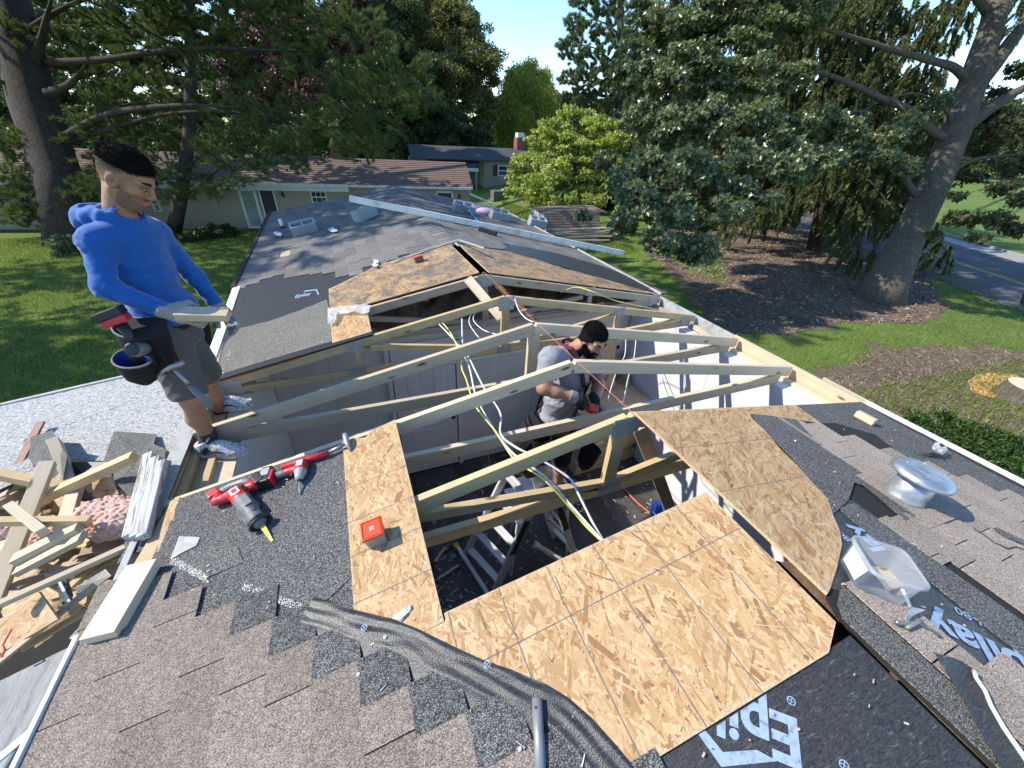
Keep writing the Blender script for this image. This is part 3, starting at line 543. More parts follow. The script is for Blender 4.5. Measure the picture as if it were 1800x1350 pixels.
sheetR(None, -0.0, 0.012, 'osb_edge', 'roof_deck', far, xy=[(0.02, 4.92), (0.8, 4.97), (1.1, 4.71), (1.42, 4.34), (2.07, 4.1), (2.35, 3.8), (2.5, 3.8), (2.55, 10.3), (0.02, 10.3)])
sheetL(None, 0.0025, 0.002, 'granule_dark', 'granule_sheet', near, xy=[(-2.44, -2.2), (-1.462, -2.2), (-1.462, 1.88), (-1.6, 1.895), (-2.27, 1.905), (-2.3, 1.5), (-2.40, 1.2)])
# granulated sheets and bare underlayment on the near roof
sheetL([(315, 878), (450, 830), (607, 778), (610, 850), (617, 960), (625, 1076), (560, 1052), (500, 1035), (440, 1025), (360, 1000), (310, 985), (275, 980), (292, 940)], 0.0045, 0.004, 'granule_dark', 'granule_sheet', near)
sheetL([(317, 942), (350, 944), (400, 947), (420, 965), (430, 990), (352, 1022), (298, 992), (300, 975)], 0.0085, 0.003, 'granule_mid', 'granule_sheet', near)
sheetL([(430, 990), (470, 985), (620, 985), (622, 1010), (600, 1035), (580, 1052), (557, 1082), (425, 1046)], 0.0085, 0.003, 'granule_dark', 'granule_sheet', near)
for (a, b, wd) in [((303, 985), (365, 1018), 9), ((428, 1030), (556, 1078), 9)]:      # strips of old white adhesive
    m = MB(); rng = random.Random(3)
    for k in range(330):
        t = rng.random(); p = onL(a[0]+(b[0]-a[0])*t+rng.uniform(-wd, wd)*0.5, a[1]+(b[1]-a[1])*t+rng.uniform(-wd, wd)*0.75, 0.0092); r = rng.uniform(0.0008, 0.0028)
        m.slab([p+(r*math.cos(q), r*rng.uniform(0.5, 1)*math.sin(q), r*math.cos(q)*T) for q in (0, 1.2, 2.4, 3.6, 4.8)], NL, 0.0008)
    o = add('adhesive_residue', m, MAT['print_blue' if 0 else 'label_white'], near, kind='stuff')
sheetR([(1398, 713), (1513, 707), (1560, 735), (1800, 862), (1900, 920), (2300, 1150), (1800, 905), (1700, 868), (1640, 840), (1540, 765), (1470, 745), (1440, 745)], 0.004, 0.004, 'granule_dark', 'granule_sheet', near)
sheetR(None, 0.002, 0.002, 'felt', 'underlayment', near, xy=[(0.33, -1.6), (0.75, -1.6), (0.75, 0.55), (0.62, 0.6), (0.45, 0.46), (0.24, 0.35), (0.06, 0.28), (0.30, 0.12)])
sheetR([(1312, 729), (1372, 725), (1398, 740), (1445, 790), (1560, 860), (1620, 905), (1590, 918), (1520, 858), (1500, 850), (1490, 880), (1470, 900), (1462, 905), (1440, 862), (1400, 818), (1340, 756)], 0.0105, 0.003, 'granule_dark', 'granule_sheet', near)
sheetR([(1474, 895), (1500, 886), (1620, 972), (1705, 1030), (1800, 1097), (1950, 1200), (2200, 1380), (2100, 1400), (1800, 1158), (1753, 1121), (1640, 1030), (1600, 1000), (1531, 945), (1478, 900)], 0.0075, 0.004, 'granule_dark', 'granule_sheet', near)
sheetR(None, 0.0055, 0.004, 'granule_olive', 'granule_sheet', near, xy=[(-0.012, -1.6), (0.13, -1.6), (0.128, 0.27), (0.03, 0.23), (-0.012, 0.19)], label='olive grey ridge starter strip')
# ridge-side underlayment on the left slope, with its rolled, puckered edge over the panels
und = hp('underlayment_sheet')
sheetL(None, 0.003, 0.002, 'felt', 'felt_field', und, xy=[(-1.0, -1.6), (-0.035, -1.6), (-0.035, 0.148), (-0.79, 0.148)])
E1 = np.array([onL(*p)[:2] for p in [(556, 1053), (590, 1062), (625, 1075), (690, 1090), (740, 1110), (800, 1140), (855, 1165), (900, 1180), (960, 1205), (1000, 1230), (1040, 1265), (1080, 1310), (1115, 1352), (1150, 1400), (1210, 1500)]])
seg = np.r_[0, np.cumsum(np.linalg.norm(np.diff(E1, axis=0), axis=1))]; S = np.linspace(0, seg[-1], 150); cx = np.interp(S, seg, E1[:, 0]); cy = np.interp(S, seg, E1[:, 1])
tx, ty = np.gradient(cx), np.gradient(cy); ln = np.hypot(tx, ty); nx_, ny_ = ty/ln, -tx/ln              # towards the lower left
k_ = np.ones(15)/15; nx_ = np.convolve(np.pad(nx_, 7, 'edge'), k_, 'valid'); ny_ = np.convolve(np.pad(ny_, 7, 'edge'), k_, 'valid'); s_ = np.sign((nx_*-0.7+ny_*-0.7).mean()); nx_ *= s_; ny_ *= s_
tt = np.concatenate([np.linspace(0, 0.09, 26), np.linspace(0.1, 0.42, 26)]); V = []
for j, t in enumerate(tt):
    for i in range(len(S)):
        sx = S[i]; wob = 0.004*math.sin(sx*9)+0.003*math.sin(sx*23+1)
        g = 0.0042*math.exp(-((t-0.014-wob)/0.012)**2)+0.0028*math.exp(-((t-0.045-wob*2)/0.012)**2)+0.0024*math.exp(-((t-0.085-wob*3)/0.014)**2)+0.0022*math.exp(-((t-0.135+wob*3)/0.016)**2)+0.0012*math.sin(t*150+6*math.sin(sx*4))*math.exp(-t/0.2)+0.0014*math.sin(sx*34+t*70)*math.exp(-t/0.12)
        hh = 0.0125*(1-min(1, max(0, (t-0.08)/0.04)))+0.0035+g*min(1, t/0.006+0.15)*(1 if t < .09 else .55)
        V.append(Lp(cx[i]+nx_[i]*t, cy[i]+ny_[i]*t, hh))
N_ = len(S); npmesh('felt_roll', V, [(j*N_+i, (j+1)*N_+i, (j+1)*N_+i+1, j*N_+i+1) for j in range(len(tt)-1) for i in range(N_-1)], MAT['felt'], und, smooth=True)
# small printed nail marks: a ring with a cross
def nail_mark(px, py, side, h, r=0.011):
    p = onL(px, py, h) if side == 'L' else onR(px, py, h); n, ux = (NL, UXL) if side == 'L' else (NR, UXR); M = frame(p, ux, n); m = MB(); k = 20
    for i in range(k):
        a, b = 2*math.pi*i/k, 2*math.pi*(i+1)/k; m.add([M @ Vector((q*math.cos(c), q*math.sin(c), 0)) for q, c in ((r, a), (r, b), (r*0.78, b), (r*0.78, a))], [(0, 1, 2, 3)])
    for a in (0.5, 2.07):
        d = Vector((math.cos(a), math.sin(a), 0)); e = Vector((-d.y, d.x, 0))*r*0.1; m.add([M @ (d*r*.8-e), M @ (d*r*.8+e), M @ (-d*r*.8+e), M @ (-d*r*.8-e)], [(0, 1, 2, 3)])
    add('nail_mark', m, MAT['print_blue'], und)
for q in [(1391, 1232, 'L', 0.0046), (1484, 1345, 'L', 0.0046), (640, 1103, 'L', 0.031), (856, 1168, 'L', 0.033), (1719, 1236, 'R', 0.0145)]: nail_mark(*q)
# printed lettering on the underlayment (cut where a panel or a shingle covers it)
def lettering(txt, o_, read, n, height, mat, parent, bold=0.012, keep=None, name='lettering', stretch=1.0):
    cu = bpy.data.curves.new('txt', 'FONT'); cu.body = txt; cu.size = 1.0; cu.offset = bold; t = bpy.data.objects.new('txt', cu); COL.objects.link(t)
    me = bpy.data.meshes.new_from_object(t.evaluated_get(bpy.context.evaluated_depsgraph_get())); bpy.data.objects.remove(t)
    x = Vector(read).normalized(); z = Vector(n).normalized(); y = z.cross(x); s = height/0.72
    M = Matrix(((x[0]*s*stretch, y[0]*s, z[0]*s, o_[0]), (x[1]*s*stretch, y[1]*s, z[1]*s, o_[1]), (x[2]*s*stretch, y[2]*s, z[2]*s, o_[2]), (0, 0, 0, 1))); me.transform(M)
    bm = bmesh.new(); bm.from_mesh(me)
    for (pc, pn) in keep or []:
        bmesh.ops.bisect_plane(bm, geom=bm.verts[:]+bm.edges[:]+bm.faces[:], plane_co=pc, plane_no=pn, clear_outer=True)
    bm.to_mesh(me); bm.free(); me.materials.clear(); me.materials.append(mat); me.name = name
    o = bpy.data.objects.new(name, me); COL.objects.link(o); o.parent = parent; o.location = -wpos(parent); return o
rdL = onL(1300, 1290)-onL(1411, 1330); rdL = Lp(-0.05, 0.05)-Lp(0, 0)
lettering('Epilay', Lp(-0.338, 0.062, 0.0046), rdL, NL, 0.108, MAT['print_blue'], und, 0.03, keep=[(Vector((0, 0.141, 0)), Vector((0, 1, 0)))], stretch=0.95)
chev = [onL(*p, 0.0046) for p in [(1227, 1290), (1240, 1284), (1271, 1322), (1330, 1318), (1367, 1338), (1268, 1348)]]
add('roof_logo', MB().add([p for p in chev], [(0, 1, 2, 5), (2, 3, 4, 5)]), MAT['print_blue'], und)
rdR = onR(1640, 1085)-onR(1790, 1150)
lettering('Epilay', onR(1860, 1186, 0.0046), onR(1657, 1081)-onR(1737, 1121), NR, 0.115, MAT['print_blue'], und, 0.03, keep=[], stretch=0.95)
lettering('RU-80', onR(1757, 1108, 0.0046), onR(1671, 1062)-onR(1757, 1108), NR, 0.034, MAT['print_blue'], und, 0.01)
lettering('lay', onR(1560, 968, 0.0046), onR(1484, 905)-onR(1545, 955), NR, 0.09, MAT['print_blue'], und, 0.03)
lettering('80', onR(1498, 950, 0.0046), onR(1480, 936)-onR(1498, 950), NR, 0.034, MAT['print_blue'], und, 0.01)
# shingles ------------------------------------------------------------
TABS = []                                       # (fn, x_low, x_high, y0, y1, h, material, parent)
def course_L(xi, Y, ylo, off, mat='shingle_brown', par=None, fn=Lp, sg=1, h0=0.0115, ex=0.148):
    y = Y; first = True
    while y > ylo:
        y2 = y-(off if first else 0.333); first = False
        if y-y2 > 0.02: TABS.append((fn, xi, xi+sg*ex, max(y2, ylo)+0.004, y, h0+.010 if fn is Lp else h0, mat, par))
        y = y2
offs = {-5: .2, -4: .37, -3: .11, -2: .21, -1: .19, 0: .15, 1: .3, 2: .12, 3: .26, 4: .2, 5: .31, 6: .1, 7: .22}
for k in range(-5, 9): course_L(-1.74+.145*k, min(.87-.14*k, 1.5), -1.3, offs.get(k, .2), par=near)
HEAD = []
for k in range(-2, 9):
    xi = -1.74+.145*k; Y = .87-.14*k; HEAD.append((Lp, xi+.146, xi+.30, Y-.139, Y, .0195, 'granule_dark', near))
for k in range(-7, 14):                        # right slope, eave-side courses step down with k
    xo = 1.25+.145*k; Y = 1.25-.143*k if k >= 0 else 1.25
    if xo > 2.58 or xo < .2: continue
    if k == -1: Y = 1.24
    if k in (-2,): Y = 0.43
    if k == -3: Y = 0.0; 
    if k <= -3: continue
    course_L(xo, Y, -1.5, .12+.07*((k*5) % 4), mat='shingle_tan', par=near, fn=Rp, sg=-1)
course_L(0.31, 0.27, -1.5, .26, mat='shingle_tan', par=near, fn=Rp, sg=-1, ex=0.17, h0=0.0125)
course_L(0.455, -0.05, -1.5, .3, mat='shingle_tan', par=near, fn=Rp, sg=-1, ex=0.145, h0=0.0135)
course_L(0.80, 0.44, 0.20, .2, mat='shingle_tan', par=near, fn=Rp, sg=-1, ex=0.07, h0=0.0135)
def ybL(x): return np.interp(x, [-2.6, -2.12, -1.9, -1.6, -1.36, -1.2, -.97, -.55, -.14, 0], [5.3, 5.38, 5.3, 5.1, 4.75, 4.75, 4.86, 4.94, 4.93, 4.93])
def ybR(x): return np.interp(x, [0, .79, 1.09, 1.41, 2.06, 2.6], [4.95, 4.98, 4.72, 4.36, 4.12, 3.85])
for sg, fn, yb in ((1, Lp, ybL), (-1, Rp, ybR)):
    for i in range(18):
        xi = -sg*(2.57-.145*i); xm = xi+sg*.07; y = float(yb(xm))+random.uniform(-.05, .12); o_ = .333*(.5*(i % 2))+random.uniform(-.02, .02); first = True
        while y < 10.3:
            y2 = min(10.3, y+((.333-o_) if first else .333)); first = False
            if random.random() > .012: TABS.append((fn, xi, xi+sg*.152, y, y2-.004, .010+random.uniform(0, .003), 'shingle_far', far))
            y = y2
def tab_geo(fn, xa, xb, y0, y1, h):
    n, = (NL,) if fn is Lp else (NR,); lo = [fn(xa, y0, h), fn(xa, y1, h), fn(xb, y1, h-.005), fn(xb, y0, h-.005)]; return MB().slab(lo, n, .005)
def tdist(t): c = t[0]((t[1]+t[2])/2, (t[3]+t[4])/2); return np.linalg.norm(c-CAM)
def tvis(t):
    c = t[0]((t[1]+t[2])/2, (t[3]+t[4])/2)-CAM; z = c@_f
    return z > .2 and -60 < 900+F_PX*(c@_r)/z < 1860 and -60 < 675-F_PX*(c@_u)/z < 1420
vis = sorted([t for t in TABS if tvis(t)], key=tdist); hid = [t for t in TABS if not tvis(t)]
for t in vis[:285-len(HEAD)]: add('shingle', tab_geo(*t[:6]), MAT[t[6]], t[7])
rest = {}
for t in vis[285-len(HEAD):]+hid: rest.setdefault((t[6], t[7].name), [MB(), t]); g = tab_geo(*t[:6]); rest[(t[6], t[7].name)][0].add(g.v, g.f)
for (mn, pn), (mb, t) in rest.items(): add('shingle_field', mb, MAT[mn], t[7], kind='stuff')
for t in HEAD: add('shingle', tab_geo(*t[:6]), MAT[t[6]], t[7], label='dark unweathered shingle piece')
y = 5.0; m = MB()
while y < 10.25:
    for fn, sg in ((Lp, -1), (Rp, 1)):
        n = NL if fn is Lp else NR; m.slab([fn(sg*.001, y, .021), fn(sg*.14, y, .019), fn(sg*.14, y+.17, .014), fn(sg*.001, y+.17, .015)], n, .004)
    y += .145
add('ridge_cap', m, MAT['shingle_far'], far)
# sheets along the lower edge of the far roof
sheetL(None, 0.0022, 0.002, 'felt', 'underlayment', far, xy=[(-2.35, 3.17), (-1.49, 3.17), (-1.495, 4.5), (-1.2, 4.72), (-0.95, 4.88), (-0.02, 4.93), (-0.02, 5.3), (-2.52, 5.6)])
sheetR(None, 0.0022, 0.002, 'felt', 'underlayment', far, xy=[(0.02, 4.94), (0.8, 4.98), (1.1, 4.72), (1.42, 4.35), (2.07, 4.11), (2.35, 3.81), (2.5, 3.81), (2.53, 10.2), (0.02, 10.2)])
sheetL([(380, 655), (396, 605), (420, 578), (470, 566), (530, 545), (575, 527), (582, 560), (586, 600), (500, 625), (400, 655)], 0.0045, 0.004, 'granule_olive', 'granule_sheet', far)
sheetL(None, 0.006, 0.004, 'granule_dark', 'granule_sheet', far, xy=[(-2.35, 3.74), (-1.495, 3.74), (-1.495, 4.32), (-1.6, 4.36), (-2.1, 4.3), (-2.38, 4.05)], label='dark mineral roll edge') if 0 else None
sheetL([(415, 562), (470, 556), (500, 537), (580, 512), (590, 495), (540, 486), (440, 500), (425, 530)], 0.003, 0.002, 'felt', 'underlayment', far)
lettering('Epilay', onL(517, 524, 0.0056), onL(560, 518)-onL(517, 527), NL, 0.085, MAT['print_blue'], far, 0.03, stretch=0.62)
add('roof_logo', MB().add([onL(535, 513, .006), onL(555, 510, .006), onL(559, 519, .006), onL(561, 517, .006), onL(557, 508, .006), onL(535, 511, .006)], [(0, 1, 4, 5), (1, 2, 3, 4)]), MAT['print_blue'], far)
sheetR([(880, 440), (1000, 474), (1130, 512), (1150, 505), (1060, 470), (980, 447), (900, 432)], 0.0155, 0.003, 'felt', 'underlayment', far, label='scuffed dark felt strip at the torn edge')
# translucent tape at the end of the far ridge gap
m = MB()
for a, b in [((700, 455), (800, 424)), ((740, 440), (806, 421)), ((806, 421), (850, 436)), ((800, 426), (806, 432)), ((690, 462), (760, 436))]:
    A, B = onL(*a, .02), onL(*b, .024); e = np.array([.03, .04, 0]); m.slab([A-e*.6, B-e*.5, B+e*.6, A+e*.4], NL, .001)
add('plastic_film', m, MAT['plastic_film'], far)
# eave trims, drip edges, fascia ----------------------------------------
m = MB()
for y0, y1 in ((-2.2, 1.30),): m.slab([Lp(-2.50, y0, .012), Lp(-2.40, y0, .012), Lp(-2.345, y1, .012), Lp(-2.44, y1, .012)], NL, .012)
add('eave_trim', m, MAT['trim_gray'], near)
add('drip_edge', MB().bar(Lp(-2.505, -2.2, .018), Lp(-2.448, 1.28, .018), .018, .03, NL), MAT['gutter_white'], near, bevel=.004)
add('drip_edge', MB().bar(Lp(-2.47, 1.28, .0), Lp(-2.425, 1.36, .0), .05, .03, NL), MAT['white_coat'], near, bevel=.004)
lumber('fascia', (-2.43, 1.45, -.54), (-2.43, 3.2, -.56), .03, .1, MAT['trim_gray'], near)
lumber('drip_edge', (-2.40, 1.85, -.488), (-2.40, 3.25, -.488), .085, .006, MAT['trim_gray'], near, bevel=0)
add('drip_edge', MB().bar(Lp(-2.42, 3.2, .006), Lp(-2.52, 5.4, .006), .085, .016, NL), MAT['gutter_white'], far, bevel=.003)
add('gutter', MB().bar(Lp(-2.56, 5.4, -.01), Lp(-2.61, 10.3, -.01), .06, .07, NL), MAT['bark_red'], far, bevel=.008)
for a, b, mt in (((2.505, -2.2), (2.36, 1.30), 'gutter_white'), ((2.40, 3.8), (2.60, 10.3), 'trim_gray')): add('drip_edge', MB().bar(Rp(*a, .014), Rp(*b, .014), .022, .03, NR), MAT[mt], near if b[1] < 2 else far, bevel=.004)
lumber('fascia', (2.415, 1.25, -.555), (2.415, 2.62, -.555), .038, .14, MAT['lumber_new'], HOUSE)
lumber('fascia', (2.40, 2.62, -.55), (2.40, 3.85, -.55), .03, .13, MAT['trim_gray'], HOUSE)
lumber('fascia', (2.47, -.3, -.56), (2.47, 1.7, -.535), .022, .12, MAT['lumber_new'], HOUSE)
for y in (1.93, 2.54): lumber('heel_block', (2.33, y+.06, -.575), (2.33, y+.10, -.575), .09, .09, MAT['lumber_new'], HOUSE)
# walls, plates, floor, door --------------------------------------------
FZ = -2.75
walls = hp('interior_walls')
YB = 4.02
def wallslab(name, c, d, mat, par=walls, label=None): return add(name, MB().box(c, d), MAT[mat], par, label=label)
# back wall in drywall sheets, around the door opening
DL, DR, DT = float(ony(683, 640, YB)[0]), float(ony(803, 640, YB)[0]), -.82
bx = [-2.2, -1.62, DL]
for a, b in ((-2.2, -1.62), (-1.62, DL)): wallslab('drywall_sheet', ((a+b)/2, YB+.03, (FZ-.54)/2), (b-a-.004, .06, -.54-FZ), 'drywall_gray')
wallslab('drywall_sheet', ((DL+DR)/2, YB+.03, (DT-.54)/2), (DR-DL, .06, -.54-DT), 'drywall_gray')
for a, b in ((DR, .78), (.78, 2.2)): wallslab('drywall_sheet', ((a+b)/2, YB+.03, (FZ-.54)/2), (b-a-.004, .06, -.54-FZ), 'drywall_gray')
for a, b in ((-2.2, -.1), (1.0, 2.2)): pass
for y0, y1 in ((1.36, 2.58), (2.584, 4.0), (-2.2, 1.356)):
    wallslab('drywall_sheet', (-2.19, (y0+y1)/2, (FZ-.62)/2), (.02, y1-y0, -.62-FZ), 'drywall_gray')
    wallslab('drywall_sheet', (2.19, (y0+y1)/2, (FZ-.62)/2), (.02, y1-y0, -.62-FZ), 'drywall_white')
wallslab('drywall_sheet', (0, -2.2, -1.7), (4.36, .05, 2.1), 'drywall_gray'); 
door = add('interior_door', MB().box(((DL+DR)/2, YB-.005, (FZ+DT)/2+.01), (DR-DL-.05, .04, DT-FZ-.03)), MAT['door_white'], HOUSE, bevel=.003)
dw = DR-DL; dh = DT-FZ
for (u0, u1, v0, v1) in ((.16, .44, .54, .93), (.56, .84, .54, .93), (.16, .84, .09, .4)):
    X0, X1, Z0, Z1 = DL+dw*u0, DL+dw*u1, FZ+dh*v0, FZ+dh*v1; m = MB(); yy = YB-.027
    m.add([(X0, yy, Z0), (X1, yy, Z0), (X1, yy, Z1), (X0, yy, Z1), (X0+.03, yy+.012, Z0+.03), (X1-.03, yy+.012, Z0+.03), (X1-.03, yy+.012, Z1-.03), (X0+.03, yy+.012, Z1-.03), (X0+.055, yy-.004, Z0+.055), (X1-.055, yy-.004, Z0+.055), (X1-.055, yy-.004, Z1-.055), (X0+.055, yy-.004, Z1-.055)],
          [(0, 1, 5, 4), (1, 2, 6, 5), (2, 3, 7, 6), (3, 0, 4, 7), (4, 5, 9, 8), (5, 6, 10, 9), (6, 7, 11, 10), (7, 4, 8, 11), (8, 9, 10, 11)])
    add('door_panel', m, MAT['door_white'], door)
kp = ony(796, 730, YB-.06); add('door_knob', MB().lathe([(.0, -.05), (.026, -.045), (.03, -.02), (.012, 0), (.012, .03), (.03, .034), (.03, .04)], Matrix.Translation(Vector(kp)) @ Matrix.Rotation(-math.pi/2, 4, 'X')), MAT['tool_black'], door, smooth=True)
for xx in (DL-.012, DR+.012): add('door_casing', MB().box((xx, YB-.012, (FZ+DT)/2), (.05, .05, dh+.03)), MAT['door_white'], door)
add('door_casing', MB().box(((DL+DR)/2, YB-.012, DT+.02), (dw+.07, .05, .04)), MAT['door_white'], door)
floor = hp('interior_floor')
add('subfloor', MB().box((0, 1, FZ-.04), (4.4, 6.4, .06)), MAT['dark_void'], floor)
for i in range(24):
    x0 = -2.18+i*.182; y = 4.0-random.uniform(.2, 1.2)
    ys = [4.0]
    while ys[-1] > -.9: ys.append(max(-.9, (y if len(ys) == 1 else ys[-1]-1.22)))
    for a, b in zip(ys[1:], ys[:-1]):
        if b-a > .05: add('plank', MB().box((x0+.091, (a+b)/2, FZ-.004+random.uniform(-.0006, .0006)), (.18, b-a-.003, .008)), MAT['floor_vinyl'], floor)
# outer walls (mostly under the eaves)
for sx in (-1, 1): add('outer_wall', MB().box((sx*2.3, 4.0, -1.95), (.14, 12.5, 2.55)), MAT['siding_beige'], HOUSE)
add('outer_wall', MB().box((0, 10.2, -1.95), (4.46, .12, 2.55)), MAT['siding_beige'], HOUSE)
add('gable', MB().slab([(-2.35, 10.22, -.62), (2.35, 10.22, -.62), (0, 10.22, -.03)], (0, 1, 0), .06), MAT['siding_beige'], HOUSE)
pl = hp('wall_plates')
lumber('top_plate', (-2.315, 1.3, -.63), (-2.315, 4.0, -.63), .09, .038, MAT['lumber_old'], pl)
lumber('top_plate', (-2.345, 1.5, -.595), (-2.345, 2.5, -.595), .038, .09, MAT['lumber_old'], pl)
lumber('plate_block', (-2.25, 1.75, -.60), (-2.25, 2.36, -.60), .038, .06, MAT['lumber_old'], pl)
lumber('plate_block', (-2.39, 1.9, -.565), (-2.385, 2.62, -.56), .04, .06, MAT['lumber_old'], pl)
add('plate_board', MB().box((-2.19, 2.35, -.612), (.13, 1.0, .012)), MAT['paper_tan'], pl)
add('plate_board', MB().box((-2.19, 3.1, -.608), (.13, .5, .012)), MAT['paper_tan'], pl)
lumber('top_plate', (2.26, 1.2, -.64), (2.26, 4.0, -.64), .12, .038, MAT['drywall_white'], pl)
lumber('top_plate', (2.345, 1.25, -.615), (2.345, 2.6, -.615), .06, .038, MAT['lumber_new'], pl)
lumber('top_plate', (2.33, 2.62, -.60), (2.33, 4.0, -.60), .05, .038, MAT['lumber_gray'], pl)
lumber('plate_block', (2.25, 2.75, -.57), (2.30, 3.05, -.57), .038, .05, MAT['lumber_new'], pl)
# attic insulation over the back rooms, seen below the last truss
xs = np.linspace(-2.2, 2.2, 120); ysn = np.linspace(3.86, 8, 60); V = []; rng = np.random.default_rng(3)
def bumpy(x, y): return .05*math.sin(x*5.3+y*3)+.04*math.sin(x*11+2*y*5)+.025*math.sin(x*23-y*17)
for y in ysn:
    for x in xs:
        e = min(1, (y-3.86)/.35); V.append((x, y+.05*math.sin(x*9)*(1-e), max(-.60, min(-T*abs(x)-.1, -.53+e*(.17+bumpy(x, y))+rng.normal(0, .012)))))
npmesh('attic_insulation', V, [(j*120+i, j*120+i+1, (j+1)*120+i+1, (j+1)*120+i) for j in range(59) for i in range(119)], MAT['insulation_brown'], HOUSE, kind='stuff')
add('near_ceiling', MB().box((0, -.82, -.62), (4.36, 2.7, .02)), MAT['drywall_gray'], HOUSE)
ysn2 = np.linspace(-2.1, .5, 40); xs2 = np.linspace(-2.1, 2.1, 90); V = [(x, y, max(-.6, min(-T*abs(x)-.07, -.33+bumpy(x, y)+rng.normal(0, .012)))) for y in ysn2 for x in xs2]
npmesh('attic_insulation', V, [(j*90+i, j*90+i+1, (j+1)*90+i+1, (j+1)*90+i) for j in range(39) for i in range(89)], MAT['insulation_brown'], HOUSE, kind='stuff')
add('back_ceiling', MB().box((0, 7.1, -.62), (4.4, 6.2, .02)), MAT['drywall_gray'], HOUSE)
add('spray_foam', MB().tube([ony(600+x/3 if 0 else 400+x/3, 330+y/3, 3.14) for x, y in ((1010, 950), (1200, 920), (1400, 885), (1570, 855))], [.012, .016, .02, .016], 7), MAT['foam_green'], HOUSE, smooth=True)
# ---------------------------------------------------------------- roof trusses
def chord_pts(x0, x1, off=0.0): return x0, -T*abs(x0)-.012-off, x1, -T*abs(x1)-.012-off
def plate(o, x0, x1, z0, z1, y, sk=0):
    m = MB().box(((x0+x1)/2, y, (z0+z1)/2), (x1-x0, .0035, z1-z0)); nx, nz = max(2, int((x1-x0)/.013)), max(2, int((z1-z0)/.02))
    for i in range(nx):                        # punched tooth slots stand proud
        for j in range(nz): m.box((x0+(i+.5)*(x1-x0)/nx, y-.0025, z0+(j+.5)*(z1-z0)/nz), (.005, .004, .012))
    return add('gusset_plate', m, MAT['plate_steel'], o)
def truss(y, label, mat, members, plates=(), dep=.089, ends=(-2.353, 2.353), halves=(1, 1)):
    o = thing('roof_truss', label, 'roof truss', (0, y, -.55), 'roof trusses across the opening')
    d = dep/2
    for s, on in zip((-1, 1), halves):
        if not on: continue
        xe = abs(ends[0] if s < 0 else ends[1]); k = T*s*d*.98
        a = (s*xe, y, -T*xe-.012-d/math.cos(math.atan(T))); b = (s*.001, y, -.012-d/math.cos(math.atan(T)))
        cut = -T*d*s*s
        lumber('top_chord', a, b, .038, dep, MAT[mat], o, cut0=T*d, cut1=-T*d)
    for (nm, a, b, dp, ww) in members: lumber(nm, (a[0], y+ww, a[1]), (b[0], y+ww, b[1]), .038, dp, MAT[mat], o)
    for p in plates: plate(o, *p[:4], y-.0215)
    return o
truss(1.93, 'pale new truss with a bare joint at its peak, nearest the bearded worker', 'lumber_new', [('bottom_chord', (-2.3, -.555), (2.24, -.575), .089, .001)])
truss(2.54, 'pale new truss with a wooden king post behind the bearded worker', 'lumber_new', [('bottom_chord', (-2.28, -.555), (2.27, -.56), .089, .001), ('king_post', (.005, -.108), (.005, -.51), .095, 0)])
truss(1.32, 'yellowish truss with metal plates and a king post at the front of the opening', 'lumber_old', [('bottom_chord', (-2.3, -.553), (2.28, -.575), .08, .001), ('king_post', (-.035, -.10), (-.03, -.51), .085, 0), ('web', (-1.35, -.33), (-.06, -.525), .06, .001), ('web', (1.3, -.34), (.0, -.525), .065, .001)], [(-.10, .075, -.135, -.02), (-.10, .055, -.60, -.50)], .085)
truss(3.15, 'older truss with metal plates whose left arm carries the dark roof edge', 'lumber_old', [('bottom_chord', (-2.25, -.565), (2.25, -.56), .06, .001), ('king_post', (.0, -.098), (.0, -.53), .075, 0), ('upright', (-1.3, -.30), (-1.32, -.53), .045, 0), ('upright', (1.27, -.30), (1.27, -.53), .05, 0), ('web', (-1.2, -.345), (-.05, -.53), .05, .002), ('web', (1.2, -.35), (.05, -.53), .05, .002), ('web', (2.2, -.5), (1.33, -.545), .04, .003)], [(-.07, .075, -.145, -.015), (-.07, .07, -.60, -.52), (-1.37, -1.25, -.37, -.28), (-1.40, -1.27, -.585, -.50), (1.20, 1.33, -.34, -.255), (2.15, 2.29, -.585, -.47), (-2.33, -2.18, -.60, -.47)], .07)
truss(3.76, 'older truss under the edge of the weathered far OSB', 'lumber_gray', [('bottom_chord', (-2.25, -.56), (2.25, -.55), .06, .001), ('king_post', (.0, -.098), (.02, -.53), .07, 0), ('web', (-1.2, -.345), (-.05, -.53), .05, .002), ('web', (1.2, -.36), (.05, -.53), .05, .002), ('upright', (1.3, -.30), (1.3, -.53), .05, 0), ('web', (2.2, -.5), (1.33, -.545), .04, .003)], [(-.075, .075, -.13, -.01), (-.06, .09, -.59, -.51), (1.225, 1.34, -.345, -.25), (1.26, 1.38, -.58, -.49), (2.18, 2.32, -.56, -.45)], .08)
# red chalked edge on the fourth truss and roof edge strip
for (a, b) in (((-2.34, 3.128), (-1.17, 3.128)),): add('edge_felt', MB().slab([Lp(a[0], 3.12, .011), Lp(b[0], 3.12, .011), Lp(b[0], 3.2, .011), Lp(a[0], 3.2, .011)], NL, .014), MAT['tool_black'], far)
add('edge_paint', MB().slab([Lp(-2.3, 3.1295, -.018), Lp(-1.75, 3.1295, -.018), Lp(-1.75, 3.1295, -.006), Lp(-2.3, 3.1295, -.006)], (0, -1, 0), .001), MAT['cord_red'], far)
def loose(label, p0, p1, wd, dp, mat='lumber_new', name='lumber_brace', up=(0, 0, 1), cat='timber', group=None): return tag(lumber(name, p0, p1, wd, dp, MAT[mat], None, up), label, cat, group)
loose('short pale brace from the far truss peak down to the next king post', ony(822, 490, 3.70), ony(882, 560, 3.205), .03, .089, up=(1, 0, .35))
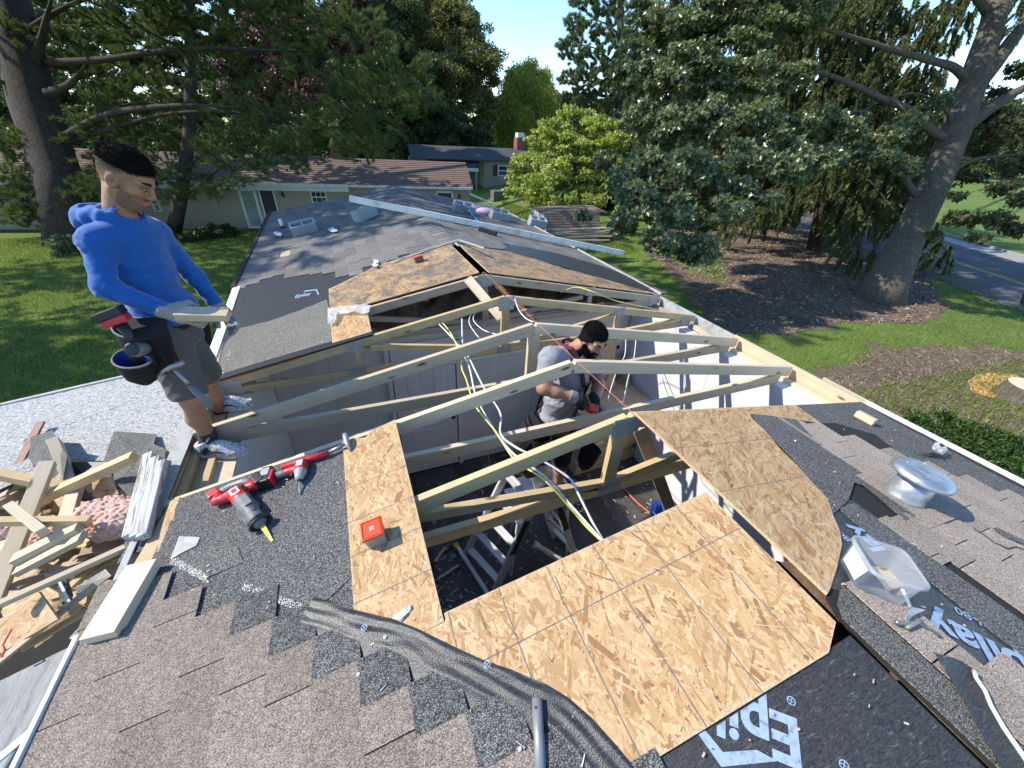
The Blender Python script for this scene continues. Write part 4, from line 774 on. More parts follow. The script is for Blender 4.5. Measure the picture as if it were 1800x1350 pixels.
loose('brown stud slanting down behind the front king post', ony(1124, 752, 1.40), atd(1197, 945, 3.5), .03, .085, 'lumber_gray', 'lumber_post', up=(1, -.2, .4))
loose('thin splintered stick lying across the fourth truss above the door', ony(640, 608, 3.20), ony(783, 611, 3.26), .02, .035, 'lumber_old', 'wood_stick')
loose('small offcut lying on attic insulation', ony(720, 522, 4.1), ony(752, 527, 4.0), .03, .03, 'lumber_old', 'wood_offcut')
# ---------------------------------------------------------------- porch roof and the heap of demolition debris
PZ = lambda x: -.70+(x+2.85)*.083
PN = np.array([-.083, 0, 1.0]); PN /= np.linalg.norm(PN)
def onP(px, py, h=0): return onpl(px, py, np.array([-2.85, 0, -.70+h]), PN)
def Pp(x, y, h=0): return np.array([x, y, PZ(x)+h])
PORCH = thing('porch_roof', 'low flat porch roof with cracked white coating along the left wall', 'porch', (-3.4, 2.5, -3.3))
rngp = random.Random(5)
def coated(name, poly, mat, seed):             # sheet with a slightly uneven surface
    bm = bmesh.new(); vs = [bm.verts.new(tuple(p)) for p in poly]; f = bm.faces.new(vs); f.normal_update()
    if f.normal.z < 0: f.normal_flip()
    bmesh.ops.triangulate(bm, faces=bm.faces[:])
    for _ in range(5): bmesh.ops.subdivide_edges(bm, edges=[e for e in bm.edges if e.calc_length() > .05], cuts=1)
    rg = np.random.default_rng(seed)
    for v in bm.verts: v.co.z += .004*math.sin(v.co.x*9+v.co.y*4)+rg.normal(0, .0012)
    me = bpy.data.meshes.new(name); bm.to_mesh(me); bm.free(); me.materials.append(MAT[mat]); o = bpy.data.objects.new(name, me); COL.objects.link(o); o.parent = PORCH; o.location = -wpos(PORCH); return o
brk = [(-6.0, 2.55), (-4.2, 2.75), (-3.6, 2.62), (-3.2, 2.85), (-2.9, 2.7), (-2.62, 2.4), (-2.48, 1.9)]
coated('white_coating', [Pp(-2.44, 1.9), Pp(-2.44, 4.02), Pp(-6.0, 3.62)]+[Pp(*q) for q in brk], 'white_coat', 1)
coated('grey_coating', [Pp(-2.47, 1.42)]+[Pp(*q) for q in ((-2.6, 1.41), (-2.8, 1.37), (-3.1, 1.31), (-6.0, 1.0), (-6.0, .62))]+[onP(0, 1342), onP(40, 1307), onP(104, 1252), Pp(-2.5, 1.12)], 'gray_coat', 2)
add('edge_trim', MB().bar(onP(106, 1251, -.02), onP(-60, 1392, -.02), .03, .05), MAT['gutter_white'], PORCH, bevel=.004); add('edge_trim', MB().bar(onP(30, 1338, -.03), onP(-20, 1352, -.03), .09, .06), MAT['glass_pale'], PORCH, bevel=.01)
add('edge_trim', MB().bar(Pp(-6, 3.62, .0), Pp(-2.44, 4.03, .0), .03, .03), MAT['trim_gray'], PORCH)
add('porch_deck', MB().box((-4.3, 2.1, -1.12), (3.6, 1.7, .04)), MAT['dark_void'], PORCH); add('porch_wall', MB().box((-4.3, 3.9, -2.2), (3.4, .06, 2.2)), MAT['siding_beige'], PORCH)
for x in (-5.6, -3.2): add('post', MB().box((x, 1.0, -2.1), (.09, .09, 2.5)), MAT['trim_white'], PORCH)
HEAP = 'loose wood in the debris heap on the porch roof'
def deb(label, a, b, ha, hb, wd, dp, mat='lumber_new', up=(0, 0, 1), name='scrap_board'): return loose(label, onP(*a, ha), onP(*b, hb), wd, dp, mat, name, up, 'scrap wood', HEAP)
deb('reddish weathered strip pointing up-left out of the debris heap', (72, 742), (4, 872), .06, -.05, .045, .02, 'lumber_red')
deb('upright stud end beside the dark shingle piece in the debris heap', (96, 776), (128, 852), .14, -.02, .055, .089)
deb('thick pale stud standing diagonally over the left of the debris heap', (84, 814), (-22, 1080), .2, .0, .066, .045, up=(.3, -.6, 1))
deb('long stud end pointing toward the man across the debris heap', (236, 803), (70, 878), .22, .08, .06, .05, 'lumber_old')
deb('stud crossing behind the thick pale one near the top of the heap', (-20, 830), (136, 862), .10, .02, .05, .06, 'lumber_old')
deb('narrow level stick crossing the middle of the heap', (-30, 917), (158, 915), .26, .16, .035, .035, 'lumber_old')
deb('short stub poking out above the level stick', (18, 890), (76, 936), .24, .2, .04, .05)
deb('pale stud running down the heap left of the pink insulation', (134, 856), (110, 938), .08, .08, .06, .04)
deb('split board with torn end at the middle of the heap', (140, 926), (26, 984), .16, .08, .06, .035)
deb('splintered board under the split one in the heap', (146, 943), (32, 1002), .14, .05, .07, .03)
deb('long thin strip of wood across the lower heap', (222, 962), (0, 1062), .12, .18, .03, .025)
deb('long gray-edged lath along the bottom of the heap', (168, 1028), (-20, 1178), .06, .04, .03, .014, 'lumber_gray')
deb('second lath lying lowest in the heap', (150, 1075), (40, 1140), .0, -.04, .035, .012, 'lumber_old')
rh = random.Random(9)
for i in range(38):
    x, y = rh.uniform(-15, 205), rh.uniform(870, 1040); a = rh.uniform(-.9, .6); L = rh.uniform(15, 60); dx, dy = math.cos(a)*L, math.sin(a)*L*.8
    tag(lumber('scrap_board', onP(x-dx, y-dy, rh.uniform(-.16, .06)), onP(x+dx, y+dy, rh.uniform(-.18, .03)), rh.uniform(.03, .08), rh.uniform(.015, .035), MAT[rh.choice(['lumber_new', 'lumber_old', 'lumber_gray', 'osb_edge'])]), 'broken wood piece half buried deep in the debris heap', 'scrap wood', 'buried pieces of broken wood in the debris heap')
def osb_scrap(label, pix, hs, seed):
    P = [onP(*p, h) for p, h in zip(pix, hs)]; c = np.mean(P, 0); u_, s_, vt = np.linalg.svd(np.array(P)-c); n = vt[2]*np.sign(vt[2][2]); ux = vt[0]; uy = np.cross(n, ux); p2 = np.array([((p-c)@ux, (p-c)@uy) for p in P]); P = [c+a*ux+b*uy for a, b in p2]
    o = solo('osb_scrap', MB().slab(P, n, .012), MAT['osb_edge'], label, 'wood panel', 'broken OSB scraps in the debris heap'); bb = (p2.max(0)-p2.min(0)).prod(); strands('strand', c, ux, uy, n, p2, int(4500*bb)+60, MAT['osb'], o, seed, .6, .06); return o
osb_scrap('broken OSB sheet with the orange cord at the lower left of the debris heap', [(-40, 1100), (0, 1088), (70, 1040), (100, 1088), (0, 1150), (-40, 1172)], [.05, .08, .12, .10, .02, 0], .3)
osb_scrap('OSB scrap in the shade beneath the pink insulation', [(90, 960), (160, 900), (240, 930), (225, 975), (150, 1010), (110, 1000)], [-.12, -.1, -.08, -.12, -.16, -.16], 1.2)
osb_scrap('splintered OSB scrap behind the studs in the debris heap', [(80, 850), (118, 822), (140, 870), (110, 900), (70, 900)], [.03, .05, -.02, -.06, -.05], .9)
osb_scrap('OSB scrap at the near edge of the debris heap', [(60, 1085), (150, 1020), (175, 1040), (90, 1120), (60, 1140)], [-.18, -.15, -.2, -.25, -.25], .5)
osb_scrap('ragged OSB chip beside the fallen shingle sheet', [(160, 842), (196, 838), (206, 868), (190, 882), (162, 872)], [.1, .12, .06, .0, .02], .2)
osb_scrap('wide OSB sheet buried at the bottom of the debris heap', [(-60, 900), (60, 880), (200, 900), (215, 1000), (120, 1080), (-60, 1090)], [-.3, -.3, -.28, -.34, -.36, -.36], .7)
def bent_sheet(label, pix, hs, mat, name='shingle_scrap', grp='torn shingle sheets on the porch roof', thick=.005):
    P = [onP(*p, h) for p, h in zip(pix, hs)]; c = np.mean(P, 0); m = MB(); k = len(P); n = np.array([0, 0, 1.0])
    m.add([c]+P+[c-n*thick]+[p-n*thick for p in P], [(0, i+1, (i+1) % k+1) for i in range(k)]+[(k+1, k+2+(i+1) % k, k+2+i) for i in range(k)]+[(i+1, k+2+i, k+2+(i+1) % k, (i+1) % k+1) for i in range(k)]); return solo(name, m, MAT[mat], label, 'shingle scrap', grp)
bent_sheet('dark grey shingle piece standing behind the studs on the white porch roof', [(42, 772), (92, 756), (118, 800), (110, 850), (62, 850)], [.02, .12, .14, .02, -.02], 'granule_mid')
bent_sheet('large torn dark shingle sheet lying against the eave by the man', [(200, 758), (275, 763), (270, 780), (292, 790), (284, 830), (250, 900), (205, 850), (172, 850), (178, 822)], [.02, .03, .06, .07, .1, .12, .1, .05, .02], 'granule_mid')
bent_sheet('black folded felt piece beneath the torn shingle sheet', [(122, 812), (190, 812), (200, 850), (260, 905), (180, 905), (140, 870)], [.04, .05, .08, .05, -.08, -.08], 'felt')
bent_sheet('small curled dark shingle bit in the lower heap', [(100, 1030), (118, 1015), (128, 1045), (120, 1072), (106, 1060)], [.08, .1, .04, .06, .03], 'granule_dark')
bent_sheet('black felt strip between the lower boards of the heap', [(128, 1035), (185, 1000), (196, 1012), (150, 1046)], [.02, .04, .03, .0], 'felt')
def fluff(label, name, cat, blobs, mat, seed, h=.0055, group=None):
    lo = np.min([c-r for c, r in blobs], 0)-.05; hi = np.max([c+r for c, r in blobs], 0)+.05; v = Vox(lo, hi, h); rg = np.random.default_rng(seed)
    for c, r in blobs: v.ell(c, r, k=.03)
    q = v.all(); f_ = 0
    for k in range(9):
        d = rg.normal(0, 1, 3); d /= np.linalg.norm(d); fr = rg.uniform(130, 520); f_ = f_+np.sin(q@d*fr+rg.uniform(0, 6)+2*np.sin(q@rg.normal(0, 45, 3)))*(130/fr)**.6*.0032
    v.d += f_.astype(np.float32); o = v.mesh(name, MAT[mat], None); return tag(o, label, cat, group)
g = lambda x, y, h: onP(x, y, h)
fluff('clump of pink fibreglass insulation on top of the debris heap', 'insulation_clump', 'insulation', [(g(185, 900, .08), np.array([.13, .1, .06])), (g(220, 905, .08), np.array([.12, .1, .06])), (g(160, 905, .07), np.array([.07, .07, .06])), (g(190, 930, .03), np.array([.08, .07, .05])), (g(215, 925, .04), np.array([.09, .07, .04]))], 'insulation_pink', 1)
fluff('flattened pinkish insulation scrap between boards at the left of the heap', 'insulation_clump', 'insulation', [(g(60, 955, -.02), np.array([.12, .06, .04])), (g(20, 930, .02), np.array([.08, .05, .03])), (g(85, 965, -.04), np.array([.07, .05, .03]))], 'insulation_pink', 2)
solo('cord_scrap', MB().tube([g(20, 1106, .12), g(12, 1120, .11), g(4, 1135, .1), g(8, 1142, .1), g(3, 1155, .08)], .005, 6), MAT['string_red'], 'twisted orange cord lying on the broken OSB sheet', 'cord', smooth=True)
solo('trim_scrap', MB().tube([g(104, 1022, .1), g(122, 1058, .08), g(112, 1066, .06), g(102, 1068, .06)], .006, 4), MAT['gutter_white'], 'bent white metal trim scrap in the lower heap', 'trim scrap')
# eave leftovers by the heap
fb = thing('rotten_fascia', 'white peeling rotten fascia board leaning along the left eave', 'board', tuple(onP(255, 900)))
for i, (w0, dx) in enumerate(((.05, -13), (.05, -1), (.045, 9))): lumber('board', onL(278+dx-1, 800+i*6, .05), onL(243+dx, 945, .03), w0, .05-.006*i, MAT['peeling_paint'], fb, NL, .006)
bent_sheet('curled dark shingle strip wrapped over the end of the white rotten board', [(232, 922), (270, 906), (268, 962), (236, 972), (205, 992), (214, 966)], [.2, .2, .17, .16, .1, .12], 'granule_mid')
loose('pale cut 2x4 resting along the left eave edge', onL(254, 992, .04), onL(176, 1122, .04), .125, .04, 'lumber_new', 'lumber_block', NL)
# ---------------------------------------------------------------- tools on the near roof
def fL(px, py, qx, qy, h=0): a = onL(px, py, h); return frame(a, onL(qx, qy, h)-a, NL), a
SAWF, sa = fL(420, 872, 492, 962, .045); saw = thing('reciprocating_saw', 'red and grey reciprocating saw with a yellow blade lying on dark roofing', 'power tool', tuple(onL(440, 900)))
def on(M, *p): return M @ Vector(p)
s_ = float(np.linalg.norm(onL(492, 962, .045)-sa))
vq = Vox(np.array(sa)-.3, np.array(sa)+.42, .004)
def vx(a, b, ra, rb, k=.012): vq.cone(np.array(on(SAWF, *a)), np.array(on(SAWF, *b)), ra, rb, k)
vx((.035, 0, 0), (.12, 0, -.004), .041, .04); vx((.12, 0, -.004), (.2, -.002, -.006), .038, .03); vx((.2, -.002, -.006), (.235, -.002, -.01), .033, .033); vx((.08, -.035, -.02), (.19, -.035, -.02), .016, .014)
vq.mesh('housing', MAT['tool_gray'], saw); vq = Vox(np.array(sa)-.3, np.array(sa)+.3, .004)
vx((-.03, .0, 0), (.035, 0, 0), .038, .042); vx((-.03, .028, 0), (-.005, .075, 0), .025, .026); vx((-.05, -.03, -.004), (-.075, -.075, -.008), .022, .024); vx((-.03, 0, 0), (-.05, -.035, 0), .03, .024); vx((-.085, -.085, -.008), (-.12, -.055, -.008), .022, .02); vx((.0, .07, 0), (-.055, .072, -.004), .02, .017)
vq.mesh('motor_cover', MAT['tool_red'], saw); add('grip', MB().tube([on(SAWF, -.125, -.045, -.008), on(SAWF, -.115, .0, -.006), on(SAWF, -.09, .045, -.004), on(SAWF, -.05, .073, -.002)], [.017, .0165, .0165, .018], 10), MAT['tool_lightgray'], saw, smooth=True)
for i in range(9): t = i/8; p = on(SAWF, -.122+.06*t, -.03+.09*t, -.006+.003*t); add('grip_rib', MB().tube([p+Vector(NL)*.0-(on(SAWF, 0, 1, 0)-on(SAWF, 0, 0, 0))*.002, p+(on(SAWF, 0, 1, 0)-on(SAWF, 0, 0, 0))*.002], .0185, 10), MAT['tool_lightgray'], saw)
add('battery', MB().box((-.012, .105, -.004), (.075, .045, .07), M=SAWF), MAT['tool_black'], saw, bevel=.008); add('battery_base', MB().box((-.135, -.075, -.01), (.05, .055, .05), M=SAWF), MAT['tool_red'], saw, bevel=.008); add('label_plate', MB().box((.0, -.002, .041), (.05, .04, .004), M=SAWF), MAT['label_white'], saw, bevel=.001); add('label_plate', MB().box((.0, -.002, .0435), (.03, .022, .002), M=SAWF), MAT['tool_red'], saw)
for i in range(4): add('vent_slot', MB().box((-.02+.014*i, .034, .026), (.004, .022, .012), M=SAWF), MAT['tool_black'], saw)
add('side_panel', MB().box((.1, .012, .034), (.09, .034, .012), M=SAWF), MAT['tool_gray'], saw, bevel=.004); add('side_slot', MB().box((.165, .012, .026), (.06, .012, .008), M=SAWF), MAT['tool_black'], saw)
add('collar', MB().lathe([(.03, 0), (.042, .004), (.042, .014), (.03, .018)], frame(on(SAWF, .232, 0, -.008), on(SAWF, 0, 1, 0)-on(SAWF, 0, 0, 0), on(SAWF, 1, 0, 0)-on(SAWF, 0, 0, 0)), 18), MAT['tool_black'], saw, smooth=True)
add('shoe_plate', MB().tube([on(SAWF, .25, .045*math.cos(a), .03*math.sin(a)-.01) for a in np.linspace(0, 2*math.pi, 19)], .007, 6, cap=False), MAT['tool_black'], saw, smooth=True); add('chuck', MB().tube([on(SAWF, .22, 0, -.01), on(SAWF, .262, -.004, -.012)], .013, 10), MAT['steel_dull'], saw, smooth=True)
add('blade', MB().slab([on(SAWF, .25, -.013, -.012), on(SAWF, .25, .011, -.012), on(SAWF, .37, -.004, -.035), on(SAWF, .366, -.014, -.036)], on(SAWF, .1, 0, 1)-on(SAWF, 0, 0, 0), .0016), MAT['blade_yellow'], saw)
IMF, ia = fL(478, 838, 545, 820, .035); imp = thing('impact_driver', 'red impact driver with a black battery lying by the cut roof edge', 'power tool', tuple(onL(500, 840)))
vq = Vox(np.array(ia)-.25, np.array(ia)+.3, .004)
def vx(a, b, ra, rb, k=.01): vq.cone(np.array(on(IMF, *a)), np.array(on(IMF, *b)), ra, rb, k)
vx((.15, .035, .004), (.15, -.02, .004), .029, .031); vx((.085, .005, 0), (.14, .005, .002), .021, .025); vx((.03, .0, 0), (.09, .005, 0), .0185, .019); vq.mesh('housing', MAT['tool_red'], imp)
vq = Vox(np.array(ia)-.25, np.array(ia)+.3, .004); vx((.15, -.025, .004), (.15, -.058, .002), .031, .022); vq.mesh('nose', MAT['tool_lightgray'], imp)
add('grip', MB().tube([on(IMF, .022, -.001, 0), on(IMF, .055, .001, 0), on(IMF, .092, .004, 0)], [.02, .0195, .021], 10), MAT['tool_gray'], imp, smooth=True); add('battery', MB().box((-.022, 0, .0), (.055, .105, .07), M=IMF), MAT['tool_black'], imp, bevel=.008); add('battery_label', MB().box((-.022, .012, .036), (.04, .05, .003), M=IMF), MAT['tool_lightgray'], imp); add('battery_clip', MB().box((.008, -.01, .0), (.02, .07, .066), M=IMF), MAT['tool_red'], imp, bevel=.006)
add('trigger', MB().box((.105, -.026, .0), (.012, .022, .018), M=IMF), MAT['tool_black'], imp, bevel=.003); add('label_plate', MB().box((.15, .012, .034), (.03, .036, .003), M=IMF), MAT['label_white'], imp); add('chuck', MB().tube([on(IMF, .15, -.055, .002), on(IMF, .152, -.085, -.004)], [.0125, .0105], 10), MAT['tool_black'], imp, smooth=True); add('bit', MB().tube([on(IMF, .152, -.083, -.004), on(IMF, .156, -.15, -.024)], .0045, 6), MAT['galvanized'], imp)
hm2 = thing('hammer', 'red-gripped steel hammer lying at the torn corner of the OSB strip', 'hammer', tuple(onL(570, 795))); hp0, hp1, hp2 = onL(496, 822, .025), onL(577, 796, .03), onL(609, 779, .035)
add('grip', MB().tube([hp0, hp0*.5+hp1*.5, hp1], [.014, .0175, .0155], 10), MAT['tool_red'], hm2, smooth=True); add('shaft', MB().tube([hp1, hp2], [.010, .009], 8), MAT['steel_dull'], hm2, smooth=True); add('head', MB().tube([onL(606, 764, .05), onL(608, 770, .05), onL(610, 780, .045), onL(615, 792, .02)], [.014, .016, .012, .005], 10), MAT['galvanized'], hm2, smooth=True)
# orange-lidded clear box
BXF, ba = fL(657, 946, 690, 932, .013); bx = thing('screw_box', 'clear box of screws with an orange lid on the OSB strip', 'box', tuple(ba)); bw, bl, bh = .085, .088, .075
M_ = frame(onL(664, 947, .013), onL(690, 936)-onL(664, 947), NL)
for nm, mt, z0, z1, k0, k1 in (('body', 'box_clear', 0, .066, .86, .98), ('contents', 'steel_dull', .003, .045, .8, .9)):
    q = [on(M_, x*bw/2*k, y*bl/2*k, z) for k, z in ((k0, z0), (k1, z1)) for x, y in ((-1, -1), (1, -1), (1, 1), (-1, 1))]; add(nm, MB().hexa(q), MAT[mt], bx, bevel=.004)
add('lid', MB().box((0, 0, .072), (bw*1.06, bl*1.06, .014), M=M_), MAT['lid_orange'], bx, bevel=.004); add('lid_rim', MB().tube([on(M_, x*bw*.44, y*bl*.44, .08) for x, y in ((-1, -1), (1, -1), (1, 1), (-1, 1), (-1, -1))], .003, 4), MAT['lid_orange'], bx)
for i in range(5): add('lid_print', MB().box((0, -.008+.004*i, .0795), (.018, .0016, .001), M=M_), MAT['label_white'], bx)
# loose pipe, screws, paper, wood bits
pA, pB = onL(944, 1228, .03), onL(951, 1372, .022); pp = thing('metal_pipe', 'grey metal tube lying on the dark felt at the bottom edge', 'pipe', tuple(pA)); add('tube', MB().tube([pA, pB], .0155, 16), MAT['pipe_gray'], pp, smooth=True); add('end_hole', MB().box((0, 0, 0), (.005, .005, .004), M=frame(onL(941, 1243, .046), pB-pA, NL)), MAT['tool_black'], pp)
for i, (a, b) in enumerate((((907, 1302), (922, 1314)), ((1028, 1326), (1023, 1348)), ((668, 1216), (679, 1203)))):
    A, Bq = onL(*a, .02), onL(*b, .02); sc = thing('roofing_nail', ['loose nail beside a white washer on the dark shingles', 'loose nail at the bottom right of the dark shingles', 'loose nail on the dark shingle left of the felt'][i], 'nail', tuple(A), 'loose nails on the shingles'); add('shank', MB().tube([A, Bq], .002, 6), MAT['galvanized'], sc); add('head', MB().tube([Bq, Bq+(Bq-A)*.08], .005, 8), MAT['steel_dull'], sc)
for i, (x, y) in enumerate(((914, 1316), (630, 1185), (677, 1120), (1405, 965))):
    P_, n_ = (onL(x, y, .021), NL) if x < 1200 else (onR(1398, 775, .017), NR); solo('cap_washer', MB().lathe([(.0, .003), (.004, .003), (.006, .0)], frame(P_, (1, 0, 0), n_), 10), MAT['paint_white'], ['white plastic washer by the loose nail', 'white washer on the dark shingle piece', 'white washer on the rolled felt edge', 'white washer on the torn dark strip right of the ridge'][i], 'washer')
def crumple(label, pix, fn, h, mat, name, cat, amp=.02, seed=0):
    rg = np.random.default_rng(seed); P = [fn(*p, h) for p in pix]; bm = bmesh.new(); f = bm.faces.new([bm.verts.new(tuple(p)) for p in P]); bmesh.ops.triangulate(bm, faces=[f]); bmesh.ops.subdivide_edges(bm, edges=bm.edges[:], cuts=3, use_grid_fill=True); n = NL if fn is onL else NR
    for v_ in bm.verts: v_.co += Vector(n)*float(amp*rg.random())
    me = bpy.data.meshes.new(name); bm.to_mesh(me); bm.free(); c = np.mean(P, 0); me.transform(Matrix.Translation(Vector(-c))); me.materials.append(mat if not isinstance(mat, str) else MAT[mat]); o = bpy.data.objects.new(name, me); COL.objects.link(o); o.location = Vector(c); return tag(o, label, cat)
crumple('torn white paper scrap at the foot of the OSB strip', [(690, 1088), (722, 1063), (724, 1070), (705, 1094)], onL, .016, 'label_white', 'paper_scrap', 'paper scrap', .012)
crumple('torn white plastic draped over the short far OSB strip', [(585, 542), (640, 537), (653, 540), (649, 552), (600, 552), (588, 570), (578, 572), (576, 545)], onL, .03, 'plastic_film', 'plastic_sheet', 'plastic sheet', .03, 3)
crumple('torn clear film patch on the dark roofing near the saw', [(316, 943), (352, 945), (345, 960), (300, 982)], onL, .013, 'plastic_film', 'plastic_patch', 'plastic sheet', .004, 4)
rs_ = random.Random(4)
for i, (x, y, w_) in enumerate(((345, 1040, 12), (470, 1058, 6))): solo('wood_splinter', MB().slab([onL(x+rs_.uniform(-w_, w_), y+rs_.uniform(-w_, w_)*.5, .02) for _ in range(3)], NL, .003), MAT['lumber_new'], ['pale splinter on brown shingles by the white adhesive line', 'tiny splinter beside the rolled felt'][i], 'splinter')
m = MB()
for k in range(150):
    x, y = rs_.uniform(60, 1780), rs_.uniform(700, 1340); fn, n = (onL, NL) if x < 1150-(y-700)*-.9 else (onR, NR); p = fn(x, y, .0165)
    if (fn is onL and (p[1] > 1.85 or p[0] < -2.4 or p[0] > -.05 or (p[0] > -1.15 and p[1] > .72))) or (fn is onR and (p[1] > 1.25 or p[0] > 2.4 or p[0] < .06)): continue
    a = rs_.uniform(0, 6.3); L = rs_.uniform(.002, .007); d = np.array([math.cos(a), math.sin(a), 0])*L; e = np.array([-math.sin(a), math.cos(a), 0])*rs_.uniform(.001, .003); m.slab([p-d-e, p+d-e, p+d+e, p-d+e], n, .0015)
add('wood_chips', m, MAT['lumber_new'], None, kind='stuff')
# ---------------------------------------------------------------- right slope: vent, tub, scraps
vb = onR(1588, 872, .012); vt = thing('roof_vent', 'domed galvanized roof vent on the right slope', 'roof vent', tuple(vb)); Mv = frame(vb, (0, 1, 0), (T*.8, 0, 1))
add('flashing', MB().slab([on(Mv, x, y, .003) for x, y in ((-.17, -.15), (.17, -.15), (.17, .15), (-.17, .15))], NR, .002), MAT['shingle_tan'], vt)
add('collar', MB().lathe([(.088, -.01), (.081, .015), (.076, .04), (.075, .145)], Mv, 40), MAT['galvanized'], vt, smooth=True); add('seam', MB().tube([on(Mv, .079*math.cos(3.6), .079*math.sin(3.6), z) for z in (.015, .06, .12)], .003, 5), MAT['galvanized'], vt)
cap = MB().lathe([(.076, .105), (.118, .104), (.1255, .108), (.127, .115), (.123, .128), (.108, .142), (.08, .15), (.052, .152), (.045, .151), (.034, .1545), (0, .1555)], Mv @ Matrix.Translation((0, 0, .022)), 56); add('cap', cap, MAT['galvanized'], vt, smooth=True)
for a in (.5, 2.0, 3.6, 5.2): add('rivet', MB().lathe([(.006, .146), (.005, .1525), (0, .154)], Mv @ Matrix.Translation((.076*math.cos(a), .076*math.sin(a), .022)), 10), MAT['galvanized'], vt)
# plastic tub, lying tilted against the slope
tb = thing('plastic_tub', 'open translucent plastic tub with a printed label and scraps inside', 'tub', tuple(onR(1560, 1030)))
def rrect(C4, r=.2, n=6):                       # rounded quadrilateral through four corners
    out = []
    for i in range(4):
        a, b, c = C4[i-1], C4[i], C4[(i+1) % 4]; p, q = b+(a-b)*r, b+(c-b)*r
        for k in range(n): t = k/(n-1); out.append(p*(1-t)**2+2*b*t*(1-t)+q*t*t)
    return out
RC = [onR(*p, .115) for p in ((1499, 940), (1540, 1008), (1638, 1036), (1590, 966))]; BC = [onR(*p, .014) for p in ((1474, 980), (1500, 1030), (1588, 1068), (1556, 1010))]
RM, BT = rrect(RC, .2), rrect(BC, .18); N2_ = len(RM); cR, cB = np.mean(RC, 0), np.mean(BC, 0); m = MB(); FL = rrect([c*.97+cB*.03+NR*.004 for c in BC], .18)
RM2 = [p+(p-cR)/np.linalg.norm(p-cR)*.008 for p in RM]; lip = [p-NR*.012+(p-cR)/np.linalg.norm(p-cR)*.009 for p in RM]
m.add(BT+RM+RM2+lip, [tuple(range(N2_-1, -1, -1))]+[(j*N2_+i, j*N2_+(i+1) % N2_, (j+1)*N2_+(i+1) % N2_, (j+1)*N2_+i) for j in range(3) for i in range(N2_)]); add('tub_wall', m, MAT['tub_plastic'], tb, smooth=True)
def onside(u, w_, o=.003): a = BT[int(u) % N2_]*(1-w_)+RM[int(u) % N2_]*w_; return a+(a-(cR+cB)/2)*.02
lab = [(BC[0]*(1-w_)+RC[0]*w_)*(1-u_)+(BC[1]*(1-w_)+RC[1]*w_)*u_ for u_, w_ in ((.16, .15), (.16, .8), (.84, .8), (.84, .15))]
add('label', MB().slab([q+np.array([-.006, -.004, .004]) for q in lab], np.cross(lab[1]-lab[0], lab[3]-lab[0]), .0012), MAT['label_white'], tb)
for i in range(9):
    t = .1+.09*i; a, b = lab[0]*(1-t)+lab[3]*t, lab[1]*(1-t)+lab[2]*t; add('label_print', MB().bar(a*.9+b*.1+np.array([-.0075, -.0055, .006]), a*.15+b*.85+np.array([-.0075, -.0055, .006]), .0012, .001), MAT['cardboard'], tb)
cg = (cR+cB)/2
solo('wood_plate', MB().slab([cB*.75+cR*.25+np.array(q) for q in ((.0, -.05, .0), (.07, -.06, -.01), (.09, .0, -.01), (.03, .03, .0))], NR, .012), MAT['lumber_new'], 'pale wood offcut inside the plastic tub', 'wood block'); solo('screw_heap', MB().tube([cB+np.array(q) for q in ((-.06, .04, .02), (-.02, .03, .025), (.02, .01, .02))], [.012, .018, .012], 7), MAT['steel_dull'], 'dark screws lying in the bottom of the plastic tub', 'screws')
solo('plastic_stick', MB().tube([onR(1586, 1035, .05), onR(1600, 1067, .014)], [.005, .006], 8), MAT['paint_white'], 'white plastic stick leaning on the tub', 'stick', smooth=True)
bent = [onR(*p, h) for p, h in (((1592, 1080), .035), ((1604, 1067), .04), ((1628, 1072), .03), ((1606, 1081), .03), ((1593, 1092), .02))]; m = MB(); m.slab(bent, NR, .002); solo('metal_flashing', m, MAT['trim_gray'], 'bent piece of grey metal flashing below the tub', 'flashing')
solo('caulk_gun_rod', MB().tube([onR(1574, 1092, .025), onR(1580, 1096, .025), onR(1610, 1093, .025), onR(1640, 1108, .022), onR(1652, 1118, .02)], [.009, .005, .004, .004, .006], 7), MAT['steel_dull'], 'dark steel rod tool lying below the tub', 'tool', smooth=True); solo('steel_pin', MB().tube([onR(1594, 1104, .02), onR(1612, 1094, .026), onR(1620, 1092, .026)], .006, 7), MAT['pipe_gray'], 'short grey pin beside the steel rod', 'pin', smooth=True)
loose('short pale wood offcut on dark roofing near the right eave', onR(1506, 726, .03), onR(1538, 743, .03), .05, .045, 'lumber_new', 'wood_offcut', NR, 'wood block')
crumple('torn crumpled tan paper by the right eave behind the vent', [(1634, 790), (1642, 780), (1662, 795), (1655, 802), (1645, 800)], onR, .03, 'plastic_film', 'paper_scrap', 'paper scrap', .04, 6)
bl_ = [onR(*p, h) for p, h in (((1614, 799), .02), ((1640, 795), .03), ((1666, 806), .03), ((1650, 804), .015), ((1635, 802), .012))]; solo('felt_scrap', MB().slab(bl_, NR, .003), MAT['tool_black'], 'black strip of felt sticking up by the right eave', 'felt scrap')
